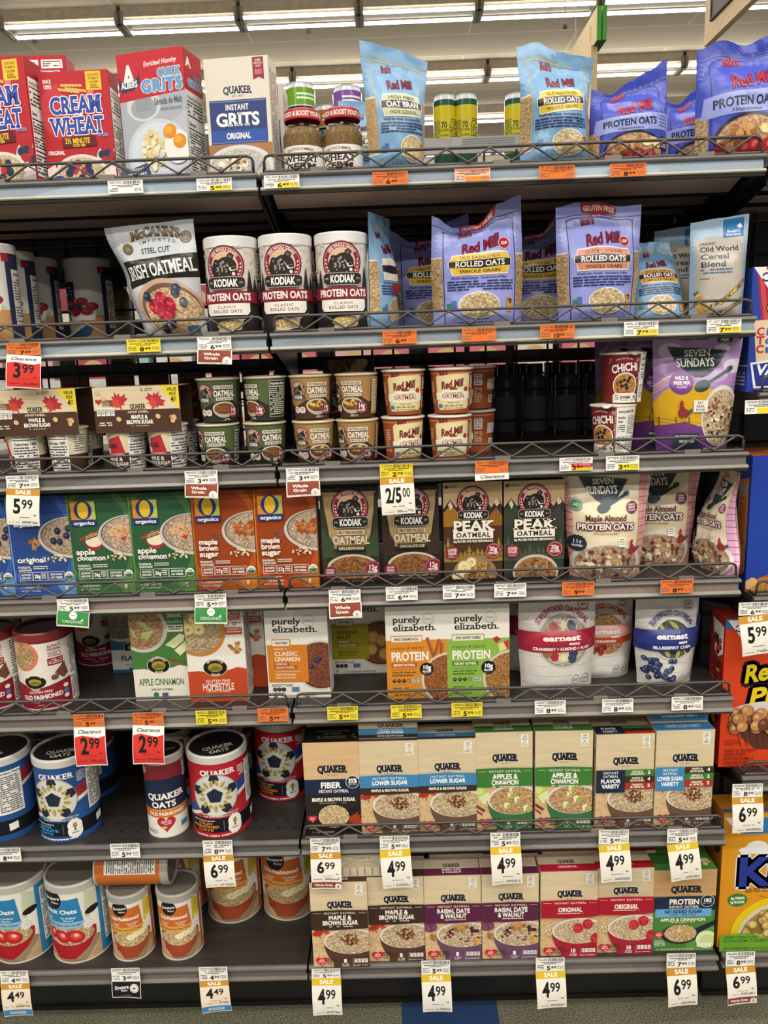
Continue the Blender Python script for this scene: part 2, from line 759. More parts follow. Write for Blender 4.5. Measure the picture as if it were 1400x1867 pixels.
def floor_nodes(nt, b):
    tc = node(nt, 'ShaderNodeTexCoord')
    n1 = node(nt, 'ShaderNodeTexNoise', i_Scale=260.0, i_Detail=2.0)
    vo = node(nt, 'ShaderNodeTexVoronoi', i_Scale=130.0)
    nt.links.new(tc.outputs['Object'], n1.inputs['Vector'])
    nt.links.new(tc.outputs['Object'], vo.inputs['Vector'])
    cr = node(nt, 'ShaderNodeValToRGB')
    cr.color_ramp.elements[0].position, cr.color_ramp.elements[0].color = .35, L('4a4a3c')
    cr.color_ramp.elements[1].position, cr.color_ramp.elements[1].color = .68, L('8d8b74')
    nt.links.new(n1.outputs['Fac'], cr.inputs[0])
    # blue inlay bands across the aisle
    sx = node(nt, 'ShaderNodeSeparateXYZ')
    nt.links.new(tc.outputs['Object'], sx.inputs[0])
    a = node(nt, 'ShaderNodeMath', operation='ADD')
    a.inputs[1].default_value = -.205 + 1.25 * 20
    nt.links.new(sx.outputs[0], a.inputs[0])
    md = node(nt, 'ShaderNodeMath', operation='MODULO')
    md.inputs[1].default_value = 1.25
    nt.links.new(a.outputs[0], md.inputs[0])
    lt = node(nt, 'ShaderNodeMath', operation='LESS_THAN')
    lt.inputs[1].default_value = .228
    nt.links.new(md.outputs[0], lt.inputs[0])
    nz = node(nt, 'ShaderNodeValToRGB')
    nz.color_ramp.elements[0].position, nz.color_ramp.elements[0].color = .35, L('1f3354')
    nz.color_ramp.elements[1].position, nz.color_ramp.elements[1].color = .72, L('33507e')
    nt.links.new(n1.outputs['Fac'], nz.inputs[0])
    mx = node(nt, 'ShaderNodeMixRGB')
    nt.links.new(lt.outputs[0], mx.inputs[0])
    nt.links.new(cr.outputs[0], mx.inputs[1])
    nt.links.new(nz.outputs[0], mx.inputs[2])
    nt.links.new(mx.outputs[0], b.inputs['Base Color'])


FLOOR = plainmat('terrazzo floor', '70705e', .35, floor_nodes)
struct(simple('floor', lambda m: m.flat([(-9, -8, 0), (10, -8, 0), (10, 24, 0), (-9, 24, 0)], '888'), FLOOR))


def ceil_nodes(nt, b):
    tc = node(nt, 'ShaderNodeTexCoord')
    br = node(nt, 'ShaderNodeTexBrick', i_Scale=1.0)
    br.offset = .5
    br.inputs['Brick Width'].default_value = 2.44
    br.inputs['Row Height'].default_value = .62
    br.inputs['Mortar Size'].default_value = .012
    br.inputs['Color1'].default_value = L('c2b49c')
    br.inputs['Color2'].default_value = L('bcae96')
    br.inputs['Mortar'].default_value = L('d6cbb8')
    nt.links.new(tc.outputs['Object'], br.inputs['Vector'])
    nt.links.new(br.outputs['Color'], b.inputs['Base Color'])


CM = plainmat('painted ceiling panels', 'a39580', .8, ceil_nodes)
struct(simple('ceiling', lambda m: m.flat([(-9, -8, CEIL), (-9, 24, CEIL), (10, 24, CEIL), (10, -8, CEIL)], '888'), CM))
WM = plainmat('cream wall paint', 'b3a58e', .8)
struct(simple('wall_back', lambda m: m.flat([(-9, 24, 0), (10, 24, 0), (10, 24, CEIL), (-9, 24, CEIL)], '888'), WM))

# ---------------------------------------------------------------- shelves
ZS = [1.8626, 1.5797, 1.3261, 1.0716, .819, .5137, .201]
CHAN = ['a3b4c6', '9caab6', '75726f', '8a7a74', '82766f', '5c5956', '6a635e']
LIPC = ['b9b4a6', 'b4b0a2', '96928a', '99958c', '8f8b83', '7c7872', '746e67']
DEPTH = .395


def shelf(name, x0, x1, zs, chan, lip, label, depth=DEPTH, y0=0.0, holes=False, group='gondola shelves', low=False, wedge=False):
    root = empty(name, (x0, y0, zs))
    tag(root, label, 'shelf', group)
    W = x1 - x0
    d = MB()
    d.box(0, W, .001, depth, -.012, 0, '302c2a', 10)
    # pressed pans on the underside, with black strips put in as shade lines between them
    yy = .018
    for k, (wd, dz) in enumerate(((.105, -.020), (.115, -.020), (.10, -.018))):
        if wedge:       # slanting pan, shaped so its face catches light from the aisle
            d.prism([(yy, -.0124), (yy + wd, -.040), (yy + wd, -.0122)], .012, W - .012, 'b3988a', 10)
            d.box(.012, W - .012, yy + wd - .002, yy + wd + .003, -.0455, -.0122, '100e0d', 7)  # black strip put in as the shade line behind the pan
        else:
            d.box(.012, W - .012, yy, yy + wd, dz, -.0122, 'e8cbb4', 10)
        yy += wd + .014
        if k < 2 and not wedge:       # black strip standing in for the shade line between two pans
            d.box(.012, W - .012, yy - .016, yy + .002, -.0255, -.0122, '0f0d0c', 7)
    if holes:
        for r_, y in enumerate((.045, .075)):
            for k in range(int(W / .035)):
                cx = .02 + k * .035 + r_ * .017
                d.poly([Vector((cx + .003 * _c(t * PI / 4), y + .003 * _s(t * PI / 4), .0004)) for t in range(8)], [Vector((0, 0, 1))] * 8, L('0c0b0a'), 7)
    d.obj('deck', root)
    r = MB()
    r.prism([(.002, 0), (-.004, .001), (-.008, -.001), (-.0095, -.004), (-.008, -.007), (-.004, -.008), (.002, -.008)], 0, W, '625e5b', 8)
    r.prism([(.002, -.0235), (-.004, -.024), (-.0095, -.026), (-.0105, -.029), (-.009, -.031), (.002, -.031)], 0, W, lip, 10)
    r.prism([(-.001, -.0315), (-.007, -.0315), (-.005, -.0365), (.004, -.0365)], 0, W, '3a3836', 8)
    r.obj('price_rail', root)
    c = MB()
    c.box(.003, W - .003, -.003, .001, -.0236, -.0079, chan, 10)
    c.obj('channel_strip', root)
    for x in (.0, W - .004):
        b = MB()
        lo = -.032 if low else -.115
        b.prism([(.01, -.031), (.02, -.032), (depth - .01, lo), (depth, lo), (depth, -.013), (.01, -.013)], x, x + .004, '14120f', 8)
        b.obj('bracket', root)
    return root


def fence(x0, x1, zs, label, y0=0.0, group='wire shelf fences'):
    root = empty('wire_fence', (x0, y0, zs))
    tag(root, label, 'wire fence', group)
    W = x1 - x0
    z0, z1, y = .0035, .031, .002
    f = MB()
    pts = [(.006, y + .03, z0), (.006, y, z0), (.006, y, z1 - .01), (.009, y, z1 - .003), (.016, y, z1)]
    pts += [(W - p[0], p[1], p[2]) for p in pts[::-1]]
    f.tube(pts, .0029, '45403c', 8)
    f.tube([(.006, y, z0), (W - .006, y, z0)], .0029, '4a4541', 8)
    f.obj('frame_wire', root)
    z = MB()
    P = []
    n = int((W - .05) / .0381)
    for k in range(n + 1):
        x = .025 + k * (W - .05) / n
        P.append((x, y - .003, z0 + .002 if k % 2 else z1 - .002))
    z.tube(P, .0022, '514b47', 8)
    z.obj('zigzag_wire', root)
    for fx in (.09, .42, .62, W - .12):
        if fx < W - .05:
            c = MB()
            c.box(fx, fx + .03, y - .006, y + .002, z0 - .004, z0 + .004, '7a746c', 8)
            c.obj('clip', root)
    return root


LEVEL = ['top', 'second', 'third', 'fourth', 'fifth', 'sixth', 'bottom']
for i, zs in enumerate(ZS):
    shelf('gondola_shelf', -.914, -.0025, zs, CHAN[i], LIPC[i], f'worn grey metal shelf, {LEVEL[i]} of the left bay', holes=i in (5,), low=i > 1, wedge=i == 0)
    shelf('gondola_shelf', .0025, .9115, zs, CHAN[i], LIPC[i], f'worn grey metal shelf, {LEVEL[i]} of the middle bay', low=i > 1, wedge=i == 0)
    if i < 5:
        fence(-.912, -.004, zs, f'dark zigzag wire fence along the {LEVEL[i]} shelf of the left bay')
    if i < 6:
        fence(.004, .910, zs, f'dark zigzag wire fence along the {LEVEL[i]} shelf of the middle bay')
RZ = [1.845, 1.437, 1.028, .630, .196]
RL = ['top', 'second', 'third', 'fourth', 'bottom']
for i, zs in enumerate(RZ):
    x0 = .925 if i in (0, 4) else (.931 if i == 1 else .945)
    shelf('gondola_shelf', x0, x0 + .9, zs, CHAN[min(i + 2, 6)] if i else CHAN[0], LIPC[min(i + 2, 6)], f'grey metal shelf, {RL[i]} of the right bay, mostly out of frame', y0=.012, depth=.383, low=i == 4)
    if i in (1, 2, 3):
        fence(x0 + .002, x0 + .898, zs, f'dark zigzag wire fence along the {RL[i]} shelf of the right bay', y0=.012)

for k, x in enumerate((-.914, 0, .914)):
    m = MB()
    m.box(x - .012, x + .012, .397, .425, 0, 1.99, '100f0e', 8)
    for q in range(60):
        m.box(x - .004, x + .004, .396, .397, .1 + q * .03, .115 + q * .03, '050505', 7)
    tag(m.obj('upright_post'), ('black slotted upright post at the outer end of the left bay', 'black slotted upright post between the left and middle bays', 'black slotted upright post between the middle and right bays')[k], 'post')
for k, (x0, x1) in enumerate(((-.902, -.012), (.012, .902), (.926, 1.8))):
    m = MB()
    n = int((x1 - x0) / .0735)
    for q in range(n + 1):
        x = x0 + (x1 - x0) * q / n
        m.tube([(x, .405, .17), (x, .405, 1.985)], .0026, '0d0c0c', 8, n=4)
    for q in range(25):
        z = .19 + q * .0735
        m.tube([(x0, .402, z), (x1, .402, z)], .0026, '0d0c0c', 8, n=4)
    tag(m.obj('wire_grid'), ('black wire grid back panel of the left bay', 'black wire grid back panel of the middle bay', 'black wire grid back panel of the right bay')[k], 'wire grid')
    m = MB()
    m.box(x0, x1, .412, .42, .16, 1.03, '161413', 8)  # added dark sheet, stands in for the unlit depth and stops light leaks
    tag(m.obj('added_backing'), ('dark solid board closing the lower back of the left bay', 'dark solid board closing the lower back of the middle bay', 'dark solid board closing the lower back of the right bay')[k], 'board')
    m = MB()
    xa, xb = ((-.914, -.001), (.001, .913), (.926, 1.82))[k]
    m.box(xa, xb, .105, .125, 0, .168 if k < 2 else .158, '161412', 8)
    m.box(xa, xb, .100, .105, .0, .012, '0c0b0a', 8)
    tag(m.obj('kick_plate'), ('scuffed black kick plate under the left bay', 'scuffed black kick plate under the middle bay', 'scuffed black kick plate under the right bay')[k], 'kick plate')

for x0, x1, z0, z1, lb in ((-.90, -.014, 1.715, 1.86, 'black board added to darken the back of the left bay under the top shelf'), (.014, .90, 1.625, 1.86, 'black board added to darken the back of the middle bay under the top shelf'), (.928, 1.8, 1.04, 1.86, 'black board added to darken the upper back of the right bay')):
    m = MB()
    m.box(x0, x1, .412, .42, z0, z1, '121110', 8)  # added black sheet so the depth behind the grid stays dark
    tag(m.obj('upper_board'), lb, 'board')

# the other side of the gondola: a grey back rail and plain dark decks
m = MB()
m.box(.02, .90, .425, .437, 1.985, 2.02, '8f8d8b', 8)
for q in range(5):
    m.box(.41, .53, .4245, .425, 1.994 + q * .005, 1.996 + q * .005, '6f6d6b', 8)
tag(m.obj('back_rail'), 'flat grey stop rail behind the cans above the top shelf', 'rail')
for z, lb in ((1.815, 'upper'), (1.535, 'middle'), (1.30, 'lower')):
    for k, (x0, x1) in enumerate(((-.914, -.002), (.002, .912))):
        m = MB()
        m.box(x0, x1, .43, .82, z - .03, z, '2a2826', 8)
        m.prism([(.83, z), (.83, z - .035), (.82, z - .035), (.82, z)], x0, x1, '8d8a86', 8)
        tag(m.obj('rear_shelf'), f'dark {lb} shelf on the far side of the wire grid, behind the {("left", "middle")[k]} bay', 'shelf')


# ---------------------------------------------------------------- ceiling lights
EM, ent, eb = newmat('fluorescent tube', .4, col='fff')
eb.inputs['Emission Color'].default_value = (1, .97, .92, 1)
eb.inputs['Emission Strength'].default_value = 6.0


def make_light():
    root = empty('ceiling_light')
    a = MB()
    a.box(-.58, .58, -.15, .15, .045, .15, 'b5a995', 8)
    a.prism([(-.07, .045), (.07, .045), (.04, .01), (-.04, .01)], -.58, .58, 'a89c88', 8)
    a.obj('housing', root)
    for y in (-.135, .12):
        t = MB()
        t.tube([(-.565, y, 0), (.565, y, 0)], .018, 'fff', 0, n=8)
        o = t.obj('tube', root)
        o.data.materials.clear()
        o.data.materials.append(EM)
    for x in (-.595, .575):
        t = MB()
        t.box(x - .02, x + .04, -.16, .15, -.02, .10, '8f8574', 8)
        t.box(x - .012, x + .03, -.14, .13, -.035, -.02, '6b6250', 8)
        t.obj('socket', root)
    return root


lp = make_light()
tag(lp, None, 'ceiling light', 'fluorescent strip lights')
ROWN = ['first', 'second', 'third', 'fourth', 'fifth']
first = True
for r_, (Y, xo) in enumerate(((7.16, -1.78), (8.99, .93), (10.75, .5), (12.6, .3), (14.6, .8))):
    for k in range(-3, 6):
        x = xo + k * 1.2
        if r_ == 0 and not (-3.6 < x < 5.2) or r_ > 0 and not (-2.8 < x < 4.6):
            continue
        lb = f'double fluorescent tube light in the {ROWN[r_]} ceiling row behind the shelves'
        if first:
            lp.location = (x, Y, 4.9)
            lp['label'] = lb
            lp['group'] = f'{ROWN[r_]} row of ceiling lights'
            first = False
        else:
            dup(lp, (x, Y, 4.9), 0, lb, f'{ROWN[r_]} row of ceiling lights')

# sprinkler heads
mb = MB()
mb.lathe([(.05, .10), (.05, .085), (.018, .08), (.018, .03), (.03, .02), (.03, .01), (.004, 0)], '8a8070', 8, 12)
sp = mb.obj('sprinkler_head')
tag(sp, 'small pendent sprinkler head above the red grits box', 'sprinkler', 'ceiling sprinklers')
for k, (x, y, lb) in enumerate(((64, 80, 'small pendent sprinkler head at the far left, above the red cereal boxes'), (563, 62, 'small pendent sprinkler head between the grits boxes and the blue bran pouch'))):
    p = atz(x, y, CEIL - .1)
    if k == 0:
        sp.location = (p.x, p.y, CEIL - .1)
        sp['label'] = lb
    else:
        dup(sp, (p.x, p.y, CEIL - .1), 0, lb)

# hanging aisle signs (boards running away from the camera)
WOODC, DARKC = 'cdb48a', '55534f'


def sign_far():
    x = at(1096, 60, 5.0).x
    z0, z1 = at(1096, 72, 5.0).z, at(1096, 9, 5.0).z
    root = empty('aisle_sign', (x, 5.0, z0))
    tag(root, 'pale wooden aisle sign with bright green edges hanging above the oat pouch', 'aisle sign')
    H = z1 - z0
    for dx, nm in ((-.03, 'upper_board'), (.012, 'upper_board')):
        m = MB()
        m.box(dx, dx + .028, .012, 1.0, 0, H, WOODC, 3)
        b = m.obj(nm, root)
        e = MB()
        e.box(dx - .002, dx + .03, 0, .012, -.002, H, '3f9a35', 0)
        e.box(dx - .001, dx + .029, .012, 1.0, -.006, 0, '2f6f2a', 0)
        e.obj('green_edge', b)
    s = Surf([0, .9], [0, H], lambda u, v: Vector((-.031, .95 - u, H - v)))
    m = MB()
    Pan(m, s, .9, H).t('5', 83, 50, 38, 'a58a5e', b=0)
    m.obj('number', root)
    m = MB()
    m.box(-.05, .0, .1, .9, -.9, -.0, WOODC, 3)
    m.box(-.052, -.05, .16, .84, -.8, -.12, DARKC, 0)
    m.obj('lower_board', root)
    for y in (.15, .85):
        m = MB()
        m.tube([(0, y, H), (0, y, CEIL - z0)], .003, '8a8070', 8)
        m.obj('hanging_wire', root)


def sign_near():
    x = at(1284, 60, 2.6).x
    z0 = at(1284, 86, 2.6).z
    root = empty('aisle_sign', (x, 2.6, z0))
    tag(root, 'large pale wooden aisle sign with a dark grey panel at the upper right corner', 'aisle sign')
    m = MB()
    m.box(0, .03, -1.5, 0, 0, .85, WOODC, 3)
    b = m.obj('board', root)
    m = MB()
    m.box(-.006, 0, -1.4, -.095, .09, .78, DARKC, 0)
    p = m.obj('panel', root)
    e = MB()
    for yy in (-1.41, -.095):
        e.box(-.010, 0, yy, yy + .012, .08, .79, '2c2a28', 0)
    for zz in (.08, .78, .42):
        e.box(-.010, 0, -1.41, -.083, zz, zz + .010, '2c2a28', 0)
    e.obj('panel_frame', p)
    for y in (-1.3, -.2):
        m = MB()
        m.tube([(.015, y, .85), (.015, y, CEIL - z0)], .003, '8a8070', 8)
        m.obj('hanging_wire', root)


sign_far()
sign_near()
mb = MB()
mb.tube([(0, 0, 0), (0, 0, 1.0)], .003, '8a8070', 8)
mb.lathe([(.004, -.02), (.02, -.01), (.02, .03), (.004, .05)], '3c3832', 8, 10)
p = at(1030, 50, 6.4)
o = mb.obj('ceiling_hook')
o.location = (p.x, p.y, p.z)
o.scale = (1, 1, (CEIL - p.z))
tag(o, 'thin wire with a dark hook hanging from the ceiling beside the wooden sign', 'hook')


# ---------------------------------------------------------------- package builders
def fit(xl, xr, yt, ym, Y, zs):
    """centre x, width and height of a package whose front stands at depth Y on a shelf at zs"""
    a, b, t = at(xl, ym, Y), at(xr, ym, Y), at((xl + xr) / 2, yt, Y)
    above = [z for z in ZS if z > zs + .01]
    H = t.z - zs
    if above:       # it has to fit under the next shelf
        H = min(H, min(above) - .027 - zs)
    return (a.x + b.x) / 2, b.x - a.x, H


def facts(p, c='222', bgc='f2efe8', x0=10, x1=90, y0=8, y1=88):
    p.r(x0, y0, x1, y1, bgc)
    p.t('Nutrition Facts', (x0 + x1) / 2, y0 + 4, 3, c, w=(x1 - x0) * .86)
    p.r(x0 + 3, y0 + 7, x1 - 3, y0 + 8, c)
    h = (y1 - y0)
    p.fine(x0 + 4, y0 + h * .14, x1 - 4, y0 + h * .3, 4, c)
    p.t('Calories', x0 + 4, y0 + h * .36, 2.6, c, w=(x1 - x0) * .4, al='l', b=2)
    p.r(x0 + 3, y0 + h * .41, x1 - 3, y0 + h * .425, c)
    p.fine(x0 + 4, y0 + h * .45, x1 - 4, y0 + h * .72, 9, c)
    p.r(x0 + 3, y0 + h * .735, x1 - 3, y0 + h * .75, c)
    p.fine(x0 + 4, y0 + h * .78, x1 - 4, y0 + h * .98, 6, c)


def carton(name, W, H, D, body, front, top=None, side=None, topc=None, mat=0, back=None):
    mb = MB()
    c = .0011
    prof = [(c, 0), (0, c), (0, H - c), (c, H), (D - c, H), (D, H - c), (D, c), (D - c, 0)]
    n = len(prof)
    for i in range(n):
        a, b = prof[i], prof[(i + 1) % n]
        mb.flat([(-W / 2, a[0], a[1]), (-W / 2, b[0], b[1]), (W / 2, b[0], b[1]), (W / 2, a[0], a[1])], topc if topc and i == 3 else body, mat)
    for x in (-W / 2, W / 2):
        q = [(x, y, z) for y, z in prof]
        mb.flat(q if x < 0 else q[::-1], body, mat)
    P = Pan(mb, Surf([0, W], [0, H], lambda x, y: Vector((x - W / 2, 0, H - y))), W, H, 1e-4, mat)
    front(P)
    if top:
        top(Pan(mb, Surf([0, W], [0, D], lambda x, y: Vector((x - W / 2, D - y, H))), W, D, 1e-4, mat))
    else:
        Pan(mb, Surf([0, W], [0, D], lambda x, y: Vector((x - W / 2, D - y, H))), W, D, 1e-4, mat).r(1, 54, 99, 55.2, '3a3530')
    sd = side or (lambda p: facts(p))
    for sgn in (1, -1):
        f = (lambda x, y: Vector((W / 2, x, H - y))) if sgn > 0 else (lambda x, y: Vector((-W / 2, D - x, H - y)))
        sd(Pan(mb, Surf([0, D], [0, H], f), D, H, 1e-4, mat))
    return mb.obj(name)


def round_surf(rfn, H, W, cols=24, y0=0):
    xs = [-.5 * W + 2 * W * k / cols for k in range(cols + 1)]

    def fn(x, y):
        t = (x / W - .5) * PI
        r = rfn(y)
        return Vector((r * _s(t), -r * _c(t), H - y))
    return Surf(xs, [y0, H], fn)


def canister(name, R, H, draw, lid='e9e6e0', top='b9b5ae', lidh=.012, lidr=.002, topfn=None, lidmat='plastic', topr=.9):
    """round paper can: body and plastic lid; origin at the base centre"""
    root = empty(name)
    W = PI * R
    Hb = H - lidh
    mb = MB()
    s = round_surf(lambda y: R, Hb, W, 32)
    draw(Pan(mb, s, W, Hb, 0))
    mb.lathe([(R - .004, 0), (R + .0008, .0003), (R + .0008, .003), (R, .0035)], 'c9c2b4', 6, 32)
    mb.obj('body', root)
    l = MB()
    RL_ = R + lidr
    l.lathe([(R - .001, Hb - .006), (RL_, Hb - .006), (RL_, H - .003), (RL_ - .002, H), (RL_ - .005, H), (RL_ - .007, H - .004)], lid, MI[lidmat], 36)
    l.lathe([(RL_ - .007, H - .004), (0, H - .004)], top, MI[lidmat], 36)
    if topfn:
        d = 2 * R * topr
        topfn(Pan(l, Surf([0, d], [0, d], lambda x, y: Vector((x - d / 2, d / 2 - y, H - .0039))), d, d, 1e-4, MI[lidmat]))
    l.obj('lid', root)
    return root


def cup(name, Rt, Rb, H, draw, rim='f0ece4', lid='efe9df', tab=0, lidc=None):
    root = empty(name)
    W = PI * (Rt + Rb) / 2
    mb = MB()
    s = round_surf(lambda y: Rt + (Rb - Rt) * y / H, H, W, 28, y0=.003)
    draw(Pan(mb, s, W, H, 0))
    mb.lathe([(Rb - .004, .001), (Rb, 0)], 'd8d2c8', 7, 28)
    for k in range(1):
        mb.lathe([(Rt - .001, H - .004), (Rt + .0022, H - .003), (Rt + .003, H - .0012), (Rt + .0018, H + .0004), (Rt - .003, H)], rim, 6, 32)
    mb.obj('body', root)
    l = MB()
    l.lathe([(Rt + .0015, H + .0006), (Rt - .004, H + .0012), (Rt * .6, H + .0022), (0, H + .0026)], lid, 6, 32)
    if tab:
        a = math.radians(tab)
        d, e = Vector((_s(a), -_c(a), 0)), Vector((_c(a), _s(a), 0))
        pts = [d * (Rt - .01) + e * .014, d * (Rt + .004) + e * .012, d * (Rt + .009) + e * .004, d * (Rt + .009) - e * .004, d * (Rt + .004) - e * .012, d * (Rt - .01) - e * .014]
        zz = [H + .0022, H + .001, H - .004, H - .004, H + .001, H + .0022]
        P = [p + Vector((0, 0, z)) for p, z in zip(pts, zz)]
        l.flat(P, lidc or lid, 6)
        l.flat([p - Vector((0, 0, .0008)) for p in P[::-1]], lidc or lid, 6)
    l.obj('lid', root)
    return root


def lerp_list(v, u):
    k = max(0, min(len(v) - 1.0001, u * (len(v) - 1)))
    i = int(k)
    f = k - i
    f = f * f * (3 - 2 * f)
    return v[i] * (1 - f) + v[i + 1] * f


def pouch(name, W, H, D, body, draw, top=(0, 0, 0), wid=(1, 1, 1), shift=(0, 0), lean=0, seal=.09, seed=0, amp=.002, mat='film', full=.5, sidec=None, fold=None, backc=None, edge=None):
    """stand-up pouch; origin at the middle of the front foot.  wid: width factors from foot to top; top: height change across the top edge"""
    nx, ny = 14, 22
    half = D / 2

    def thick(u, v):
        g = 1 - abs(2 * u - 1) ** 3.2
        if v < .12:
            f = .72 + .28 * math.sin(v / .12 * PI / 2)
        elif v < full:
            f = 1
        else:
            k = min(1, (v - full) / max(.05, (1 - seal - full)))
            f = .5 + .5 * math.cos(k * PI)
        return half * f * g + .0006

    def base(x, y):
        u, v = x / W, 1 - y / H
        X = (u - .5) * W * lerp_list(wid, v) + lerp_list(shift, v)
        Z = H * v + lerp_list(top, u) * max(0, v) ** 4
        Y = half + lean * v * v
        n = mnoise.noise(Vector((x * 22 + seed * 7, y * 22, seed))) * amp + mnoise.noise(Vector((x * 60 + seed, y * 45, seed + 3))) * amp * .45
        if fold:
            Y += fold(u, v)
        return X, Y, Z, n * (1 - (2 * u - 1) ** 4) * min(1, v * 6 + .2), u, v

    def front(x, y):
        X, Y, Z, n, u, v = base(x, y)
        return Vector((X, Y - thick(u, v) - n, Z))

    def rear(x, y):
        X, Y, Z, n, u, v = base(W - x, y)
        return Vector((X, Y + thick(u, v), Z))
    xs = [W * k / nx for k in range(nx + 1)]
    ys = [H * k / ny for k in range(ny + 1)]
    mb = MB()
    m = MI[mat]
    s = Surf(xs, ys, front, True)
    p0 = Pan(mb, s, W, H, -3.5e-5, m)
    p0.r(0, 0, 100, 100, body)
    p0.off = 3e-4
    draw(p0)
    if edge:
        p0.r(0, 0, .9, 100, edge); p0.r(99.1, 0, 100, 100, edge)
    s2 = Surf(xs, ys, rear, True)
    Pan(mb, s2, W, H, -3.5e-5, m).r(0, 0, 100, 100, backc or body)
    for i in range(nx):
        a, b = front(xs[i], H), front(xs[i + 1], H)
        c, d = rear(W - xs[i + 1], H), rear(W - xs[i], H)
        mb.flat([a, d, c, b], body, m)
    return mb.obj(name)


def put(o, x, y, z, rz=0, label=None, cat=None, group=None, rx=0, ry=0):
    o.location = (x, y, z)
    o.rotation_euler = (math.radians(rx), math.radians(ry), math.radians(rz))
    if label:
        tag(o, label, cat, group)
    return o


# ---------------------------------------------------------------- shared prints
CREAM, NAVY, MAROON, KBROWN = 'ddc9a4', '1c2740', '8a2135', '2a201c'
OAT, OATB, OATD = 'dcc39a', 'b98a5c', '8a5a36'


def bear(p, cx, cy, r, ringc=MAROON, inner='d9b08a', banner='262322', txt=True, dark='231f1e'):
    k = p.W / p.H
    p.e(cx, cy, r * 1.04, None, dark)
    p.e(cx, cy, r, None, ringc)
    p.ring(cx, cy, r * .95, r * .025, 'd9a79c')
    p.e(cx, cy, r * .70, None, 'e9d3c0')
    p.e(cx, cy, r * .67, None, inner)
    p.ct('100% WHOLE GRAINS', cx, cy, r * .82, r * .17 * k, 'f2e4dc', span=112)
    for sg in (-1, 1):
        for q in range(4):
            a = math.radians(90 + sg * (58 + q * 13))
            p.e(cx + r * .83 * _c(a), cy + r * .83 * _s(a) * k, r * .07, r * .035 * k, 'f0d9cf', rot=math.degrees(a) + 60 * sg, n=8)
    # bear head in profile turned three-quarters
    p.e(cx - r * .18, cy + r * .18 * k, r * .52, r * .5 * k, dark)
    p.e(cx + r * .12, cy + r * .02 * k, r * .5, r * .46 * k, dark)
    p.e(cx + r * .33, cy - r * .46 * k, r * .17, r * .16 * k, dark)
    p.e(cx + r * .33, cy - r * .46 * k, r * .09, r * .085 * k, '6b5a52')
    p.e(cx - r * .42, cy - r * .2 * k, r * .14, r * .13 * k, dark)
    p.e(cx + r * .36, cy + r * .25 * k, r * .27, r * .3 * k, dark)
    p.p([(cx + r * .22, cy + r * .12 * k), (cx + r * .5, cy + r * .06 * k), (cx + r * .58, cy + r * .22 * k), (cx + r * .5, cy + r * .26 * k), (cx + r * .3, cy + r * .28 * k)], 'e8dcd2')
    p.e(cx + r * .44, cy + r * .15 * k, r * .12, r * .07 * k, dark)
    p.e(cx + r * .45, cy + r * .42 * k, r * .08, r * .09 * k, 'e8dcd2')
    p.blobs(cx - r * .15, cy + r * .08 * k, r * .45, r * .36 * k, 26, r * .03, ['8d8079', 'a89a92'], 2.2, 5)
    if txt:
        y = cy + r * .86 * k
        p.p([(cx - r * 1.02, y - r * .18 * k), (cx - r * .86, y - r * .30 * k), (cx + r * .86, y - r * .30 * k), (cx + r * 1.02, y - r * .18 * k), (cx + r * 1.02, y + r * .2 * k), (cx + r * .8, y + r * .34 * k), (cx - r * .8, y + r * .34 * k), (cx - r * 1.02, y + r * .2 * k)], 'b8aca2')
        p.p([(cx - r * .99, y - r * .16 * k), (cx - r * .84, y - r * .27 * k), (cx + r * .84, y - r * .27 * k), (cx + r * .99, y - r * .16 * k), (cx + r * .99, y + r * .18 * k), (cx + r * .78, y + r * .31 * k), (cx - r * .78, y + r * .31 * k), (cx - r * .99, y + r * .18 * k)], banner)
        p.t('KODIAK', cx, y + r * .02 * k, r * .36 * k, 'f6f1ea', w=r * 1.22, b=2)
        p.t('PARK', cx - r * .8, y, r * .1 * k, 'b8aca2', w=r * .2)
        p.t('CITY', cx + r * .8, y, r * .1 * k, 'b8aca2', w=r * .2)


def redmill(p, cx, cy, s, rot=-9, c='862033', dk='3a1c34'):
    """the two-line script name in dark red"""
    k = p.W / p.H
    p.t("Bob's", cx - s * .26, cy - s * .30 * k, s * .17 * k, c, w=s * .30, b=2, sh=.25, rot=rot, o=dk, ow=.03)
    p.t('Red Mill', cx + s * .05, cy + s * .10 * k, s * .25 * k, c, w=s * .80, b=1, sh=.3, rot=rot, o=dk, ow=.03)


